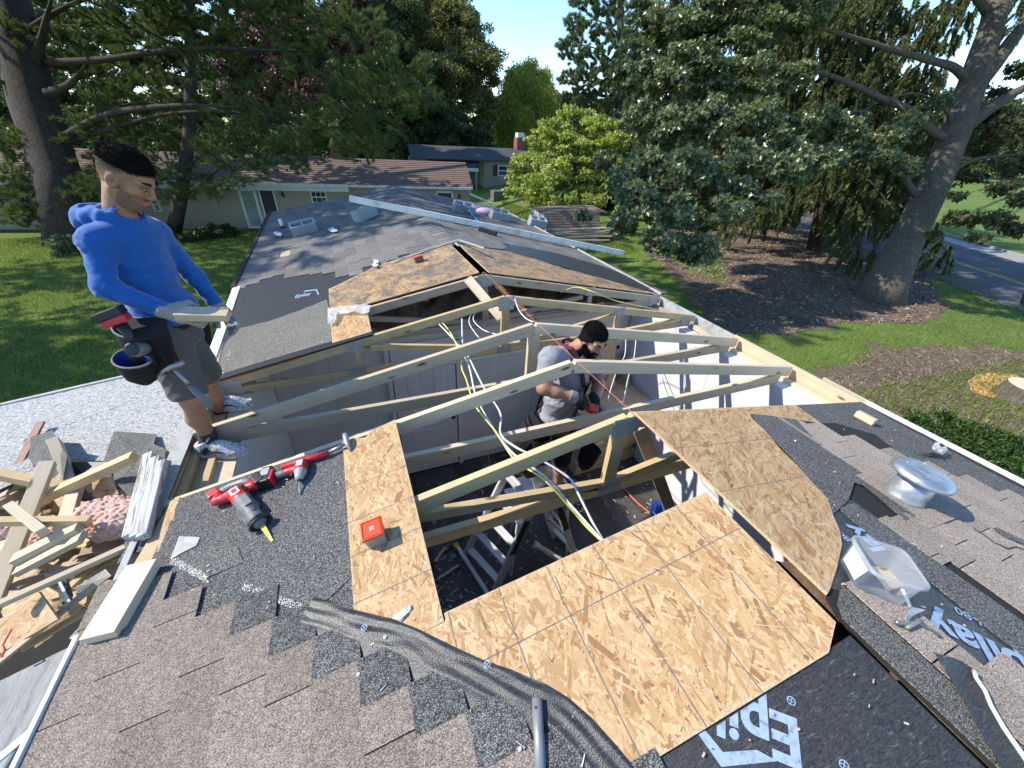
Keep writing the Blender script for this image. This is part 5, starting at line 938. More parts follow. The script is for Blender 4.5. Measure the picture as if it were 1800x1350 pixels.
# torn flap and cracked shingle on the right slope
fl = [onR(*p, h) for p, h in (((1643, 1147), .02), ((1682, 1158), .022), ((1712, 1176), .03), ((1728, 1212), .024), ((1800, 1330), .022), ((1840, 1400), .02), ((1790, 1400), .017), ((1700, 1240), .016))]; m = MB().slab(fl, NR, .002); solo('felt_flap', m, MAT['felt'], 'torn black felt flap between shingles at the lower right', 'felt scrap')
solo('cord_strip', MB().tube([onR(*p, .032) for p in ((1713, 1180), (1716, 1192), (1732, 1215), (1742, 1240), (1765, 1280), (1800, 1330), (1830, 1375))], [.007, .005, .005, .005, .0055, .006, .006], 7), MAT['gutter_white'], 'white cord strip along the torn felt flap', 'cord', smooth=True)
cr = [(1712, 929), (1730, 940), (1750, 955), (1760, 958), (1771, 964), (1786, 961), (1800, 966)]; m = MB()
for a, b in zip(cr, cr[1:]): m.bar(onR(*a, .0135), onR(*b, .0135), .004, .003, NR)
solo('shingle_crack', m, MAT['tool_black'], 'jagged black crack across the tan shingles below the vent', 'crack')
solo('shingle_shard', MB().slab([onR(*p, h) for p, h in (((1745, 929), .016), ((1752, 927), .018), ((1800, 948), .03), ((1800, 955), .022), ((1770, 944), .02))], NR, .004), MAT['granule_mid'], 'lifted dark shard of shingle right of the crack', 'shingle scrap')
# chalk string above the ridge
st = [(0.0, 3.72, .012), (0, 3.15, .006), (0, 2.54, .006), (0, 1.93, .006), (0.005, 1.32, .008), (.0, .76, .03)]
solo('chalk_string', MB().tube(st, .0011, 5), MAT['string_red'], 'taut red string stretched along the ridge over the truss peaks', 'string')
# ---------------------------------------------------------------- wires hanging through the trusses
def wire(label, pts, mat, r=.0055, group=None):
    P = [Vector(p) for p in pts]; path = []
    for i in range(len(P)-1):
        a, b, c, d = P[max(i-1, 0)], P[i], P[i+1], P[min(i+2, len(P)-1)]
        for k in range(8): t = k/8; path.append(.5*((2*b)+(c-a)*t+(2*a-5*b+4*c-d)*t*t+(3*b-a-3*c+d)*t**3))
    path.append(P[-1]); return solo('electric_cable', MB().tube(path, r, 7), MAT[mat], label, 'cable', group, smooth=True)
W = lambda *q: [ony(x, y, d) for x, y, d in q]
wire('yellow cable looping down over the front truss beside white ones', W((770, 560, 3.5), (790, 582, 3.1), (808, 620, 2.62), (812, 648, 2.45), (820, 668, 2.3), (835, 712, 2.0), (870, 757, 1.75), (905, 808, 1.45), (955, 842, 1.26), (1000, 890, 1.15), (1030, 925, 1.05), (1062, 955, .85)), 'cable_yellow')
wire('thick white cable running beside the yellow one down to the big OSB sheet', W((765, 563, 3.5), (800, 600, 3.05), (823, 640, 2.5), (838, 700, 2.1), (872, 760, 1.75), (905, 800, 1.45), (960, 840, 1.27), (1005, 890, 1.14), (1060, 952, .86)), 'cable_white', .0065)
wire('white cable bowing out to the right in front of the ladder', W((812, 560, 3.5), (814, 610, 2.9), (826, 632, 2.5), (850, 680, 2.15), (879, 725, 1.95), (880, 762, 1.7), (905, 785, 1.5), (950, 808, 1.4), (1000, 840, 1.28), (1015, 865, 1.2), (1040, 915, 1.05), (1060, 950, .87)), 'cable_white', .0065)
wire('thin white cable hanging straight against the grey back wall', W((866, 605, 3.6), (867, 660, 3.6), (864, 710, 3.6), (860, 745, 3.6), (855, 775, 3.6), (862, 820, 3.7)), 'cable_white', .004)
wire('white cable curling under the second truss left of the post', W((850, 520, 3.85), (825, 560, 3.6), (835, 585, 3.2), (850, 600, 3.0)), 'cable_white', .005)
wire('white cable dipping between the fourth truss posts', W((838, 545, 3.85), (832, 562, 3.5), (850, 580, 3.2), (880, 590, 2.9), (905, 600, 2.62)), 'cable_white', .005)
wire('white cable loop right of the worker near the light box', W((1100, 597, 3.4), (1098, 625, 3.2), (1085, 650, 2.9), (1072, 690, 2.5), (1070, 705, 2.2), (1076, 718, 1.97)), 'cable_white', .0055)
wire('second white cable hanging right of the light box', W((1118, 597, 3.4), (1114, 630, 3.1), (1104, 665, 2.7), (1098, 695, 2.3), (1092, 712, 1.98)), 'cable_white', .0055)
wire('white cable from the ridge string down to the second truss', W((905, 525, 3.1), (912, 545, 3.0), (925, 560, 2.8), (938, 566, 2.62)), 'cable_white', .005)
wire('yellow cable arching under the far right roof edge', W((985, 515, 3.8), (1010, 505, 3.6), (1040, 512, 3.3), (1080, 528, 3.25), (1110, 535, 3.2), (1160, 545, 3.3)), 'cable_yellow', .004)
# ---------------------------------------------------------------- inside the room
LD = thing('folding_ladder', 'aluminium folding ladder standing open on the dark floor', 'ladder', (0, 2.3, FZ))
lt, lf_, rt, rf_ = np.array([-.20, 2.36, -1.27]), np.array([-.60, 2.58, FZ]), np.array([-.10, 1.99, -1.30]), np.array([-.41, 2.10, FZ])
for a, b in ((lt, lf_), (rt, rf_)): lumber('rail', a, b, .028, .075, MAT['aluminium'], LD, up=(1, 0, .3), bevel=.004)
for i in range(5): t = .1+.2*i; a, b = lt+(lf_-lt)*t, rt+(rf_-rt)*t; lumber('rung', a, b, .055, .03, MAT['aluminium'], LD, bevel=.005); lumber('rung', a+np.array([.03, 0, .012]), b+np.array([.03, 0, .012]), .02, .02, MAT['aluminium'], LD, bevel=.004)
l2, l2f, r2, r2f = np.array([-.02, 2.34, -1.3]), np.array([.45, 2.45, FZ]), np.array([.04, 2.02, -1.3]), np.array([.56, 2.17, FZ])
for a, b in ((l2, l2f), (r2, r2f)): lumber('rail', a, b, .028, .075, MAT['aluminium'], LD, up=(1, 0, .3), bevel=.004)
for i in range(5): t = .12+.19*i; lumber('rung', l2+(l2f-l2)*t, r2+(r2f-r2)*t, .036, .03, MAT['aluminium'], LD, bevel=.005)
for a, b in ((lt, l2), (rt, r2)): lumber('hinge', a, b, .03, .09, MAT['tool_black'], LD, bevel=.006)
for (a, b, n0) in ((rt, rf_, 0), (r2, r2f, 1)):
    dr_ = (b-a)/np.linalg.norm(b-a); nn = np.array([0, -1, 0]); lumber('sticker', a+dr_*.35+nn*.0165, a+dr_*.85+nn*.0165, .002, .062, MAT['tool_black'], LD, up=(1, 0, .3), bevel=0)
    lettering('CENTURY', a+dr_*.80+nn*.0195+np.array([-.02, 0, -.0]), -dr_, nn, .032, MAT['label_white'], LD, .0)
    add('foot', MB().box(tuple(b+np.array([0, 0, .03])), (.06, .05, .06)), MAT['paint_yellow' if n0 == 0 else 'tool_black'], LD, bevel=.008)
lumber('base_bar', lf_+np.array([-.05, .1, .04]), rf_+np.array([-.08, -.1, .04]), .04, .06, MAT['aluminium'], LD, bevel=.006); add('foot', MB().box(tuple(lf_+np.array([-.06, .12, .04])), (.06, .06, .06)), MAT['paint_yellow'], LD, bevel=.01)
lumber('base_bar', l2f+np.array([.03, .1, .04]), r2f+np.array([.04, -.1, .04]), .04, .06, MAT['aluminium'], LD, bevel=.006)
# work bench / saw the man stands by
MS = thing('mitre_saw', 'silver mitre saw with a yellow hub beside the ladder', 'saw', (.3, 2.62, -1.9)); mc = ony(955, 835, 2.55)
add('blade_guard', MB().lathe([(.0, -.02), (.10, -.02), (.11, 0), (.10, .02), (0, .02)], frame(mc, (1, 0, 0), (-.2, -1, .35)), 24), MAT['steel_dull'], MS, smooth=True); add('hub', MB().lathe([(.0, .03), (.035, .028), (.04, .02)], frame(mc, (1, 0, 0), (-.2, -1, .35)), 16), MAT['paint_yellow'], MS); add('arm', MB().tube([mc+np.array([-.03, .05, .02]), mc+np.array([-.1, .1, .12]), mc+np.array([-.2, .12, .12])], [.04, .035, .02], 10), MAT['tool_gray'], MS, smooth=True); add('table', MB().box(tuple(mc+np.array([0, .0, -.13])), (.5, .3, .05)), MAT['aluminium'], MS, bevel=.01)
for sx in (-.2, .2): add('stand_leg', MB().tube([mc+np.array([sx, .1, -.15]), np.array([mc[0]+sx*1.3, mc[1]+.15, FZ])], .015, 6), MAT['aluminium'], MS)
# step the worker stands on
ST = thing('step_platform', 'aluminium work platform under the bearded worker', 'work platform', (float(0.25), 2.42, FZ)); pz = -1.82
rb = random.Random(2)
bxl = ['lowest', 'second', 'third', 'fourth', 'fifth', 'sixth', 'topmost']
for i in range(7):
    c = (1.62+rb.uniform(-.05, .05), 3.52+rb.uniform(-.05, .05), FZ+.004+.075+.152*i); t = thing('cardboard_box', '%s flat brown carton in the stack behind the worker' % bxl[i], 'carton', (c[0], c[1], c[2]-.075), 'flat cartons stacked in the room'); rz = .12+rb.uniform(-.09, .09)
    add('carton', MB().box(c, (1.05, .62, .148), rz), MAT['cardboard'], t, bevel=.004)
    for sx in (-1, 1): M_ = Matrix.Translation(Vector(c)) @ Matrix.Rotation(rz, 4, 'Z'); add('flap_seam', MB().box((0, -.3115, .0), (1.0, .002, .004), M=M_), MAT['cardboard_print'], t) if sx > 0 else None
    if i in (5, 6): lettering('GAF', M_ @ Vector((-.1, -.313, -.03)), M_ @ Vector((1, 0, 0))-M_ @ Vector((0, 0, 0)), (0.12, -1, 0), .06, MAT['cardboard_print'], t)
    if i in (3, 5): add('shipping_label', MB().box((-.2, -.312, .01), (.12, .002, .05), M=M_), MAT['label_white'], t, bevel=.0)
t = thing('cardboard_box', 'big brown carton leaning upright behind the worker', 'carton', (1.5, 3.8, -1.65), 'flat cartons stacked in the room'); Mb = Matrix.Translation((1.45, 3.72, -1.33)) @ Matrix.Rotation(.1, 4, 'Z') @ Matrix.Rotation(-.25, 4, 'X'); add('carton', MB().box((0, 0, 0), (.72, .14, .68), M=Mb), MAT['cardboard'], t, bevel=.004); lettering('eo', Mb @ Vector((-.1, -.0715, .1)), Mb @ Vector((1, 0, 0))-Mb @ Vector((0, 0, 0)), Mb @ Vector((0, -1, 0))-Mb @ Vector((0, 0, 0)), .09, MAT['cardboard_print'], t, .02); lettering('GAF', Mb @ Vector((.05, -.0715, -.22)), Mb @ Vector((1, 0, 0))-Mb @ Vector((0, 0, 0)), Mb @ Vector((0, -1, 0))-Mb @ Vector((0, 0, 0)), .08, MAT['cardboard_print'], t, .02)
for i, (a, b) in enumerate((((1098, 655, 3.7), (1118, 790, 3.3)), ((1112, 655, 3.75), (1135, 800, 3.35)))): loose(['brown wrapped stud leaning on the wall beside the cartons', 'second brown stud leaning in the corner by the cartons'][i], ony(*a), ony(*b), .06, .09, 'lumber_gray', 'leaning_stud', cat='timber')
Mo = frame(ony(1089, 608, 3.985), (1, 0, 0), (0, -1, 0)); lb = thing('ceiling_box', 'round white junction box hanging at the back wall', 'junction box', tuple(ony(1089, 608, 3.9))); add('disc', MB().lathe([(0, .02), (.13, .02), (.14, .0), (.13, -.0)], Mo, 28), MAT['paint_white'], lb, smooth=True); add('hole', MB().lathe([(0, .022), (.028, .022)], Mo @ Matrix.Translation((-.04, 0, 0)), 14), MAT['tool_black'], lb); add('bracket', MB().box((.09, .03, .03), (.06, .05, .05), M=Mo), MAT['paint_white'], lb, bevel=.005)
pv = thing('plastic_pipe', 'white plastic pipe lying on the dark floor near the big OSB sheet', 'pipe', tuple(onz(990, 980, FZ))); pa, pb = onz(941, 958, FZ+.22), onz(1010, 998, FZ+.04); add('tube', MB().tube([pa, pb], .03, 14), MAT['paint_white'], pv, smooth=True); add('coupling', MB().tube([pa-(pb-pa)*.05, pa+(pb-pa)*.07], .04, 14), MAT['paint_white'], pv, smooth=True); add('bore', MB().tube([pa-(pb-pa)*.053, pa-(pb-pa)*.04], .03, 14), MAT['steel_dull'], pv)
bq = onz(1154, 925, FZ); bk = thing('bucket', 'blue plastic bucket on the floor by the right wall', 'bucket', tuple(bq)); mb_ = MB().lathe([(.11, 0), (.135, .3), (.145, .31), (.13, .31), (.105, .01), (0, .01)], Matrix.Translation(Vector(bq)), 24); add('shell', mb_, MAT['blue_plastic'], bk, smooth=True); add('handle', MB().tube([bq+np.array([.14*math.cos(a), .05-.1, .3-.12*math.sin(a)]) for a in np.linspace(0, math.pi, 9)], .004, 6), MAT['steel_dull'], bk)
wire('dark red cord along the floor toward the blue bucket', [onz(x, y, FZ+.012) for x, y in ((1092, 856), (1105, 868), (1122, 885), (1150, 908), (1170, 925))], 'cord_red', .012)
wire('black cord snaking over the floor below the OSB strip', [onz(x, y, FZ+.012) for x, y in ((758, 1010), (765, 985), (790, 965), (822, 938), (850, 915))], 'cord_black', .01)
loose('thin pale lath lying on the floor under the OSB strip', onz(770, 1018, FZ+.02), onz(806, 994, FZ+.03), .03, .02, 'lumber_new', 'lath'); loose('splintered strip on the floor by the sawdust', onz(764, 988, FZ+.02), onz(783, 962, FZ+.03), .03, .02, 'lumber_old', 'lath')
solo('scraper', MB().slab([onz(*p, FZ+.02) for p in ((1002, 897), (1012, 893), (1022, 905), (1006, 902))], (0, 0, 1), .004), MAT['galvanized'], 'shiny metal scraper on the floor by the coiled cord', 'scraper')
wire('coil of yellowish cord on the dark floor right of the ladder', [onz(1015+10*math.cos(a)+a*.4, 888+12*math.sin(a), FZ+.012+.002*a) for a in np.linspace(0, 9, 16)], 'cable_yellow', .006)
m = MB()
for k in range(900):
    x, y = rb.uniform(-1.6, 2.1), rb.uniform(1.0, 3.95)
    if rb.random() < .5: x, y = rb.gauss(-1.25, .35), rb.gauss(2.2, .5)
    if not (-2.1 < x < 2.1 and .8 < y < 3.95): continue
    a = rb.uniform(0, 6.3); L = rb.uniform(.006, .03); d = np.array([math.cos(a), math.sin(a), rb.uniform(-.2, .2)])*L; e = np.array([-math.sin(a), math.cos(a), 0])*rb.uniform(.003, .012); p = np.array([x, y, FZ+.012]); m.slab([p-d-e, p+d-e, p+d+e, p-d+e], (0, 0, 1), .004)
add('floor_rubble', m, MAT['lumber_gray'], None, kind='stuff')
# ---------------------------------------------------------------- things on the far roof
def cmu(label, c, xd, up, L=.39, H=.19, D=.19):
    o = thing('concrete_block', label, 'concrete block', tuple(c), 'grey concrete blocks on the far roof'); M_ = frame(c, xd, up); t = .032; xs_ = [-L/2, -L/6, L/6, L/2]
    for y in (-D/2+t/2, D/2-t/2): add('face_shell', MB().box((0, y, H/2), (L, t, H), M=M_), MAT['block_concrete'], o, bevel=.004)
    for x in (-L/2+t/2, 0, L/2-t/2): add('web', MB().box((x, 0, H/2), (t, D-2*t-.004, H-.004), M=M_), MAT['block_concrete'], o)
cmu('concrete block on the far left slope near the broken vent', onL(538, 410, .0), (1, .12, T), NL-np.array([0, .35, 0]))
cmu('concrete block under the left end of the long white gutter', onL(645, 385, .0), (.8, .6, T), NL-np.array([.1, -.1, 0]))
cmu('concrete block left of the pink insulation on the far right slope', onR(812, 374, .0), (1, .05, -T), NR-np.array([0, .35, 0]))
cmu('concrete block right of the pink insulation on the far right slope', onR(876, 386, .0), (1, .0, -T), NR-np.array([0, .35, 0]))
cmu('lighter concrete block nearest the shed on the far right slope', onR(942, 398, .0), (1, -.05, -T), NR-np.array([0, .35, 0]), .38)
ga, gb = onz(735, 373, .075), onR(1010, 428, .09); g0 = onpl(617, 356, ga, np.cross(gb-ga, _u)); gd = (gb-ga)/np.linalg.norm(gb-ga); g0 = ga-gd*1.0; g1 = gb+gd*.95; GT = thing('gutter_length', 'long white length of gutter lying across the far roof ridge', 'gutter', tuple((g0+g1)/2)); lumber('channel', g0, g1, .07, .085, MAT['gutter_white'], GT, bevel=.01); lumber('hem', g0+np.array([0, -.036, .04]), g1+np.array([0, -.036, .04]), .012, .014, MAT['gutter_white'], GT); 
for t_ in (.38, .62, .85): p = g0*(1-t_)+g1*t_; lumber('joint', p-(g1-g0)*.001, p+(g1-g0)*.001, .074, .089, MAT['trim_gray'], GT, bevel=0)
fluff('lilac-pink fluff of insulation on the far roof between blocks', 'insulation_clump', 'insulation', [(onR(835, 366, .06), np.array([.2, .15, .07])), (onR(852, 372, .06), np.array([.2, .14, .08])), (onR(866, 374, .06), np.array([.14, .12, .06]))], 'insulation_lilac', 5, .012)
br = thing('roof_broom', 'push broom with a blue handle lying under the white gutter', 'broom', tuple(onR(850, 390))); add('handle', MB().tube([onR(822, 366, .1), onR(828, 376, .1), onR(846, 394, .05)], .018, 8), MAT['blue_handle'], br, smooth=True); add('hook', MB().tube([onR(828, 376, .1), onR(816, 372, .12), onR(814, 362, .14), onR(822, 364, .12)], .013, 6), MAT['tool_black'], br, smooth=True)
hb = frame(onR(858, 408, .03), onR(870, 411)-onR(848, 404), NR); add('head', MB().box((0, 0, .03), (.3, .07, .035), M=hb), MAT['tool_black'], br, bevel=.006)
for i in range(12): add('bristle_row', MB().box((-.14+.025*i, -.01, -.005), (.02, .08, .04), M=hb), MAT['tool_black'], br)
vp = onL(498, 402, 0); sv = thing('vent_pipe', 'short white plastic vent pipe on the far left slope', 'pipe', tuple(vp)); add('tube', MB().tube([vp, vp+np.array([-.02, 0, .16])], .03, 12), MAT['paint_white'], sv, smooth=True); add('boot', MB().lathe([(.09, 0), (.05, .02), (.034, .05)], frame(vp, (1, 0, 0), NL), 16), MAT['tool_black'], sv, smooth=True)
for i, (x, y, w_) in enumerate(((490, 413, 9), (586, 406, 9), (660, 468, 6), (662, 462, 5))): crumple(['white plastic shard below the vent pipe', 'white plastic shard right of the left concrete block', 'white scrap at the torn shingle edge', 'small white scrap pointing up at the torn shingle edge'][i], [(x-w_, y-2), (x, y-4), (x+w_, y), (x+w_*.4, y+3), (x-w_*.6, y+2)], onL, .03, 'paint_white', 'plastic_scrap', 'plastic scrap', .03, i)
rbq = frame(onL(737, 460, .012), onL(743, 458)-onL(731, 462), NL); rbx = thing('red_block', 'small red brick-like box on the weathered far OSB', 'box', tuple(onL(737, 460))); add('body', MB().box((0, 0, .03), (.1, .06, .06), M=rbq), MAT['brick_red'], rbx, bevel=.008); add('lid', MB().box((0, 0, .065), (.102, .062, .01), M=rbq), MAT['cord_red'], rbx, bevel=.003)
rt_ = thing('drill', 'small red cordless drill behind the left concrete block', 'power tool', tuple(onL(648, 362))); add('body', MB().tube([onL(640, 357, .1), onL(652, 356, .1)], .045, 8), MAT['tool_red'], rt_, smooth=True); add('battery', MB().box(tuple(onL(655, 368, .06)), (.12, .1, .1)), MAT['tool_black'], rt_, bevel=.01)
# ---------------------------------------------------------------- the two workers
def basis(f, u): f = np.asarray(f, float); f = f/np.linalg.norm(f); r = np.cross(f, u); r /= np.linalg.norm(r); u = np.cross(r, f); return np.stack([f, r, u])
def head(v, c, Bs):
    P = lambda a, b, d: c+a*Bs[0]+b*Bs[1]+d*Bs[2]
    v.ell(P(-.012, 0, .022), (.099, .077, .098), Bs, .02); v.ell(P(.022, 0, -.045), (.07, .06, .08), Bs, .03); v.ell(P(.06, 0, -.103), (.03, .03, .024), Bs, .03)
    for s in (-1, 1):
        v.cone(P(-.01, s*.05, -.06), P(.055, s*.018, -.105), .024, .024, .02); v.ell(P(.064, s*.042, -.022), (.026, .025, .022), Bs, .02); v.cone(P(.088, s*.012, .03), P(.07, s*.05, .028), .012, .011, .014)
        v.ell(P(-.008, s*.079, -.012), (.028, .011, .034), Bs, .006); v.ell(P(-.004, s*.088, -.01), (.012, .006, .016), Bs, .006, sub=True)
        v.ell(P(.104, s*.03, .006), (.017, .019, .011), Bs, .012, sub=True)
    v.cone(P(.094, 0, .016), P(.112, 0, -.026), .008, .0135, .012); v.cone(P(.1, -.013, -.034), P(.1, .013, -.034), .0085, .0085, .008); v.ell(P(.094, 0, -.064), (.012, .026, .0065), Bs, .006); v.ell(P(.091, 0, -.078), (.012, .023, .0075), Bs, .006)
def loc(v, q, c, Bs): return (v.pts(q)-c)@Bs.T
def hairs(o, n, L, mat, c, Bs):
    me = o.data; co = np.empty(len(me.vertices)*3, np.float32); me.vertices.foreach_get('co', co); co = co.reshape(-1, 3); no = np.empty(len(me.vertices)*3, np.float32); me.vertices.foreach_get('normal', no); no = no.reshape(-1, 3)
    off = np.array(o.location)+np.array(wpos(o.parent)); out = unit_(co+off-c); keep = np.where((no*out).sum(1) > .3)[0]; rg = np.random.default_rng(3); i = rg.choice(keep, n); P = co[i]+rg.normal(0, .0025, (n, 3)); d = unit_(no[i]+rg.normal(0, .45, (n, 3))+Bs[0]*.25); e = unit_(np.cross(d, rg.normal(0, 1, (n, 3))))*.0011; ln = L*(.5+rg.random((n, 1)))
    V = np.stack([P-e, P+e, P+d*ln], 1).reshape(-1, 3); k = np.arange(n)*3; h_ = npmesh('hair_strands', V+off, np.stack([k, k+1, k+2], 1), mat, o, kind='stuff')
def unit_(v): return v/np.maximum(np.linalg.norm(v, axis=-1, keepdims=True), 1e-9)
def face_parts(v, c, Bs, par, hair, side, stub, beard_t, hair_t, top_t, fuzz={}):
    q = v.sl(c-.2, c+.2); X = loc(v, q, c, Bs); lf, lr, lu = X[..., 0], X[..., 1], X[..., 2]; d = v.d[q]
    def part(name, off, reg, mat, nz=0):
        w2_ = Vox.__new__(Vox); w2_.__dict__.update(v.__dict__); w2_.lo = np.array([v.ax[i][q[i]][0] for i in range(3)]); w2_.n = np.array(d.shape)
        dd = d-off+(nz*(np.sin(lf*420+np.sin(lr*300)*2)*np.sin(lr*390)*np.sin(lu*410+1)) if nz else 0); w2_.d = np.maximum(dd, reg).astype(np.float32); o_ = w2_.mesh(name, MAT[mat], par)
        if name in ('hair', 'hair_sides', 'beard') and fuzz.get(name): hairs(o_, *fuzz[name], MAT[mat], c, Bs)
    hl = .052+np.clip(lf-.03, 0, .1)*.22-np.clip(-lf, 0, .1)*.12; rise = np.clip((lu-hl)/.03, 0, 1)
    part('hair', top_t*(.25+.75*rise), np.maximum(hl-lu, lf-.1), hair, .0022)
    part('hair_sides', hair_t, np.maximum.reduce([-(lu-(-.012+np.clip(lf, -.1, .09)*.75)), lf-.05, lu-hl-.004]), side, .0006)
    part('beard', beard_t, np.maximum.reduce([lu+.062-np.clip(np.abs(lr)-.048, 0, .03)*1.7, -(lf-.01), -(np.hypot((lr)/.024, (lu+.071)/.0105)-1)*.012, -lu-.122]), stub, .001 if beard_t > .005 else .0003)
    part('moustache', beard_t*.8+.0015, np.maximum.reduce([np.abs(lu+.05)-.008, np.abs(lr)-.03, -(lf-.06)]), stub, .0005)
    P = lambda a, b, e: c+a*Bs[0]+b*Bs[1]+e*Bs[2]
    for s in (-1, 1):
        add('eye', MB().lathe([(0, -.011), (.006, -.0095), (.0105, -.004), (.0115, 0), (.0105, .004), (.006, .0095), (0, .011)], Matrix.Translation(Vector(P(.0815, s*.031, .004))), 12), MAT['eye_white'], par, smooth=True)
        add('iris', MB().lathe([(0, 0), (.006, .0)], frame(P(.0925, s*.031, .001), Bs[1], Bs[0]), 10), MAT['eye_dark'], par)
        bw = [P(.0985-.022*t*t, s*(.014+.037*t), .032+.006*math.sin(t*2.4)) for t in np.linspace(0, 1, 7)]; add('eyebrow', MB().tube(bw, [.003, .0052, .0056, .0054, .005, .004, .002], 6), MAT['hair_black'], par, smooth=True)
        lid = [P(.0915-.012*abs(t), s*.031+t*.016, .0105-.003*t*t) for t in np.linspace(-1, 1, 6)]; add('eyelid', MB().tube(lid, .0032, 5), MAT['stubble'], par, smooth=True)
    lp = [P(.1035-.02*t*t, t*.024, -.0705) for t in np.linspace(-1, 1, 7)]; add('lips', MB().tube(lp, [.002, .0042, .005, .0048, .005, .0042, .002], 6), MAT['lip'], par, smooth=True)
def hand(v, w, d, n, side, curl=(.5, .7, .5), k=.006, sc=1.0, thumb=1.0):
    """w wrist, d finger direction, n palm-facing normal, side +1/-1 = which edge carries the thumb."""
    d = np.asarray(d, float)/np.linalg.norm(d); n = np.asarray(n, float); n = n-d*(n@d); n /= np.linalg.norm(n); t = np.cross(d, n)*side
    pc = w+d*.05*sc; v.ell(pc, np.array([.052, .043, .02])*sc, np.stack([d, t, n]), .015); v.cone(w-d*.03, w+d*.02, .029*sc, .031*sc, .02)
    for i, (o, L) in enumerate(((.031, .95), (.0105, 1.05), (-.0105, 1.0), (-.03, .82))):
        p = w+d*.088*sc+t*o*sc; a = 0.0; r = .0112*sc
        for j, ln in enumerate((.043, .028, .022)):
            a += curl[j]; q = p+(d*math.cos(a)+n*math.sin(a))*ln*L*sc; v.cone(p, q, r, r*.93, k); p = q; r *= .93
    b = w+d*.03*sc+t*.036*sc; e = b+(t*.55+d*.6+n*.45*thumb)*.05*sc; g = e+(d*.75+n*.6*thumb-t*.15)*.033*sc; v.cone(w+d*.015*sc+t*.02*sc, b, .018*sc, .016*sc, .012); v.cone(b, e, .015*sc, .0125*sc, k); v.cone(e, g, .0122*sc, .01*sc, k)
def strap_loop(name, pts, wd, th, mat, par, nrm_c):
    """A flat band along pts facing away from nrm_c."""
    m = MB(); P = [np.asarray(p, float) for p in pts]; n = len(P); V = []
    for i in range(n):
        t = P[min(i+1, n-1)]-P[max(i-1, 0)]; t /= np.linalg.norm(t); o = P[i]-np.asarray(nrm_c(P[i])); o = o-t*(o@t); o /= np.linalg.norm(o); s = np.cross(t, o); V += [P[i]-s*wd/2, P[i]+s*wd/2, P[i]+s*wd/2+o*th, P[i]-s*wd/2+o*th]
    F = []
    for i in range(n-1):
        for k in range(4): F.append((i*4+k, i*4+(k+1) % 4, i*4+4+(k+1) % 4, i*4+4+k))
    F += [(3, 2, 1, 0), tuple(n*4-4+k for k in range(4))]; m.add(V, F); return add(name, m, MAT[mat], par, smooth=False)
def shoe(v, heel, toe, up, w=.052, k=.02):
    heel, toe, up = map(lambda a: np.asarray(a, float), (heel, toe, up)); d = toe-heel; L = np.linalg.norm(d); d /= L; f = basis(d, up)
    v.ell(heel+d*.055+up*.055, (.065, w*.82, .066), f, k); v.ell(heel+d*(L*.5)+up*.05, (.1, w*.9, .06), f, k); v.ell(toe-d*.075+up*.034, (.085, w*1.05, .04), f, k); v.cone(heel+d*.06+up*.06, heel+d*.06+up*.1, .048, .043, k)
# ---- the man in blue, standing on the left wall plate
dY = .2
J = {k: ony(x, y, yy+dY) for k, (x, y, yy) in dict(rank=(366, 765, 2.27), rknee=(336, 700, 2.20), rhip=(290, 598, 2.28), lank=(390, 724, 2.76), lknee=(364, 661, 2.62), lhip=(310, 584, 2.45), belt=(287, 548, 2.4), chest=(238, 450, 2.4), neck=(211, 380, 2.4), rsh=(170, 424, 2.23), relb=(186, 505, 2.14), rwr=(297, 548, 2.08), lsh=(272, 410, 2.52), lelb=(343, 487, 2.6), lwr=(384, 540, 2.56)).items()}
hc = ony(223, 312, 2.58); HB = basis((.84, -.22, -.62), (0.05, 0, 1)); BB = basis((.97, -.2, -.03), (0, 0, 1))
M1 = thing('person', 'standing man in a bright blue hooded top and grey shorts holding a short wood block', 'person', (float(J['rank'][0]), float(J['rank'][1]), -.6))
lo, hi = np.array([-2.75, 1.95, -.75]), np.array([-1.5, 3.35, 1.5]); v = Vox(lo, hi, .0062)
def torso(v, g=0, k=.06):
    bl = J['belt']; ch = J['chest']; nk = J['neck']
    v.ell(bl+np.array([0, 0, -.03]), (.112+g, .155+g, .13+g), BB, k); v.ell((bl+ch)/2, (.1+g, .145+g, .16), BB, k); v.ell(ch, (.105+g, .152+g, .17+g), BB, k); v.ell(ch*.45+nk*.55, (.085+g, .14+g, .09+g), BB, k)
    v.cone(J['rsh'], J['lsh'], .05+g, .05+g, k)
def arms(v, g=0, k=.02, hands=True):
    for s in 'rl':
        v.cone(J[s+'sh'], J[s+'elb'], .049+g, .039+g, k); v.cone(J[s+'elb'], J[s+'wr'], .039+g, .03+g, k)
def legs(v, g=0, k=.03):
    for s in 'rl': v.cone(J[s+'hip'], J[s+'knee'], .098+g, .058+g, k); v.cone(J[s+'knee'], J[s+'knee']*.5+J[s+'ank']*.5+np.array([-.012, 0, 0]), .054+g, .054+g, k); v.cone(J[s+'knee']*.5+J[s+'ank']*.5+np.array([-.012, 0, 0]), J[s+'ank'], .054+g, .037+g, k)
torso(v); v.ell(J['belt']+np.array([-.03, 0, -.12]), (.12, .16, .11), BB, .06); legs(v); arms(v); v.cone(J['neck']-np.array([.02, 0, .06]), hc+HB[0]*-.02+HB[2]*-.06, .066, .056, .03); head(v, hc, HB)
rd_ = (J['rwr']-J['relb']); rd_ /= np.linalg.norm(rd_); blk_d = np.array([.97, -.2, -.1]); blk_d /= np.linalg.norm(blk_d)
hand(v, J['rwr'], rd_*.45+np.array([.7, .1, -.2]), (.0, .75, -.6), 1, (.45, 1.0, .8), sc=1.05); hand(v, J['lwr'], (.5, -.35, -.8), (-.3, -.9, 0), 1, (.3, .45, .4), sc=1.05)
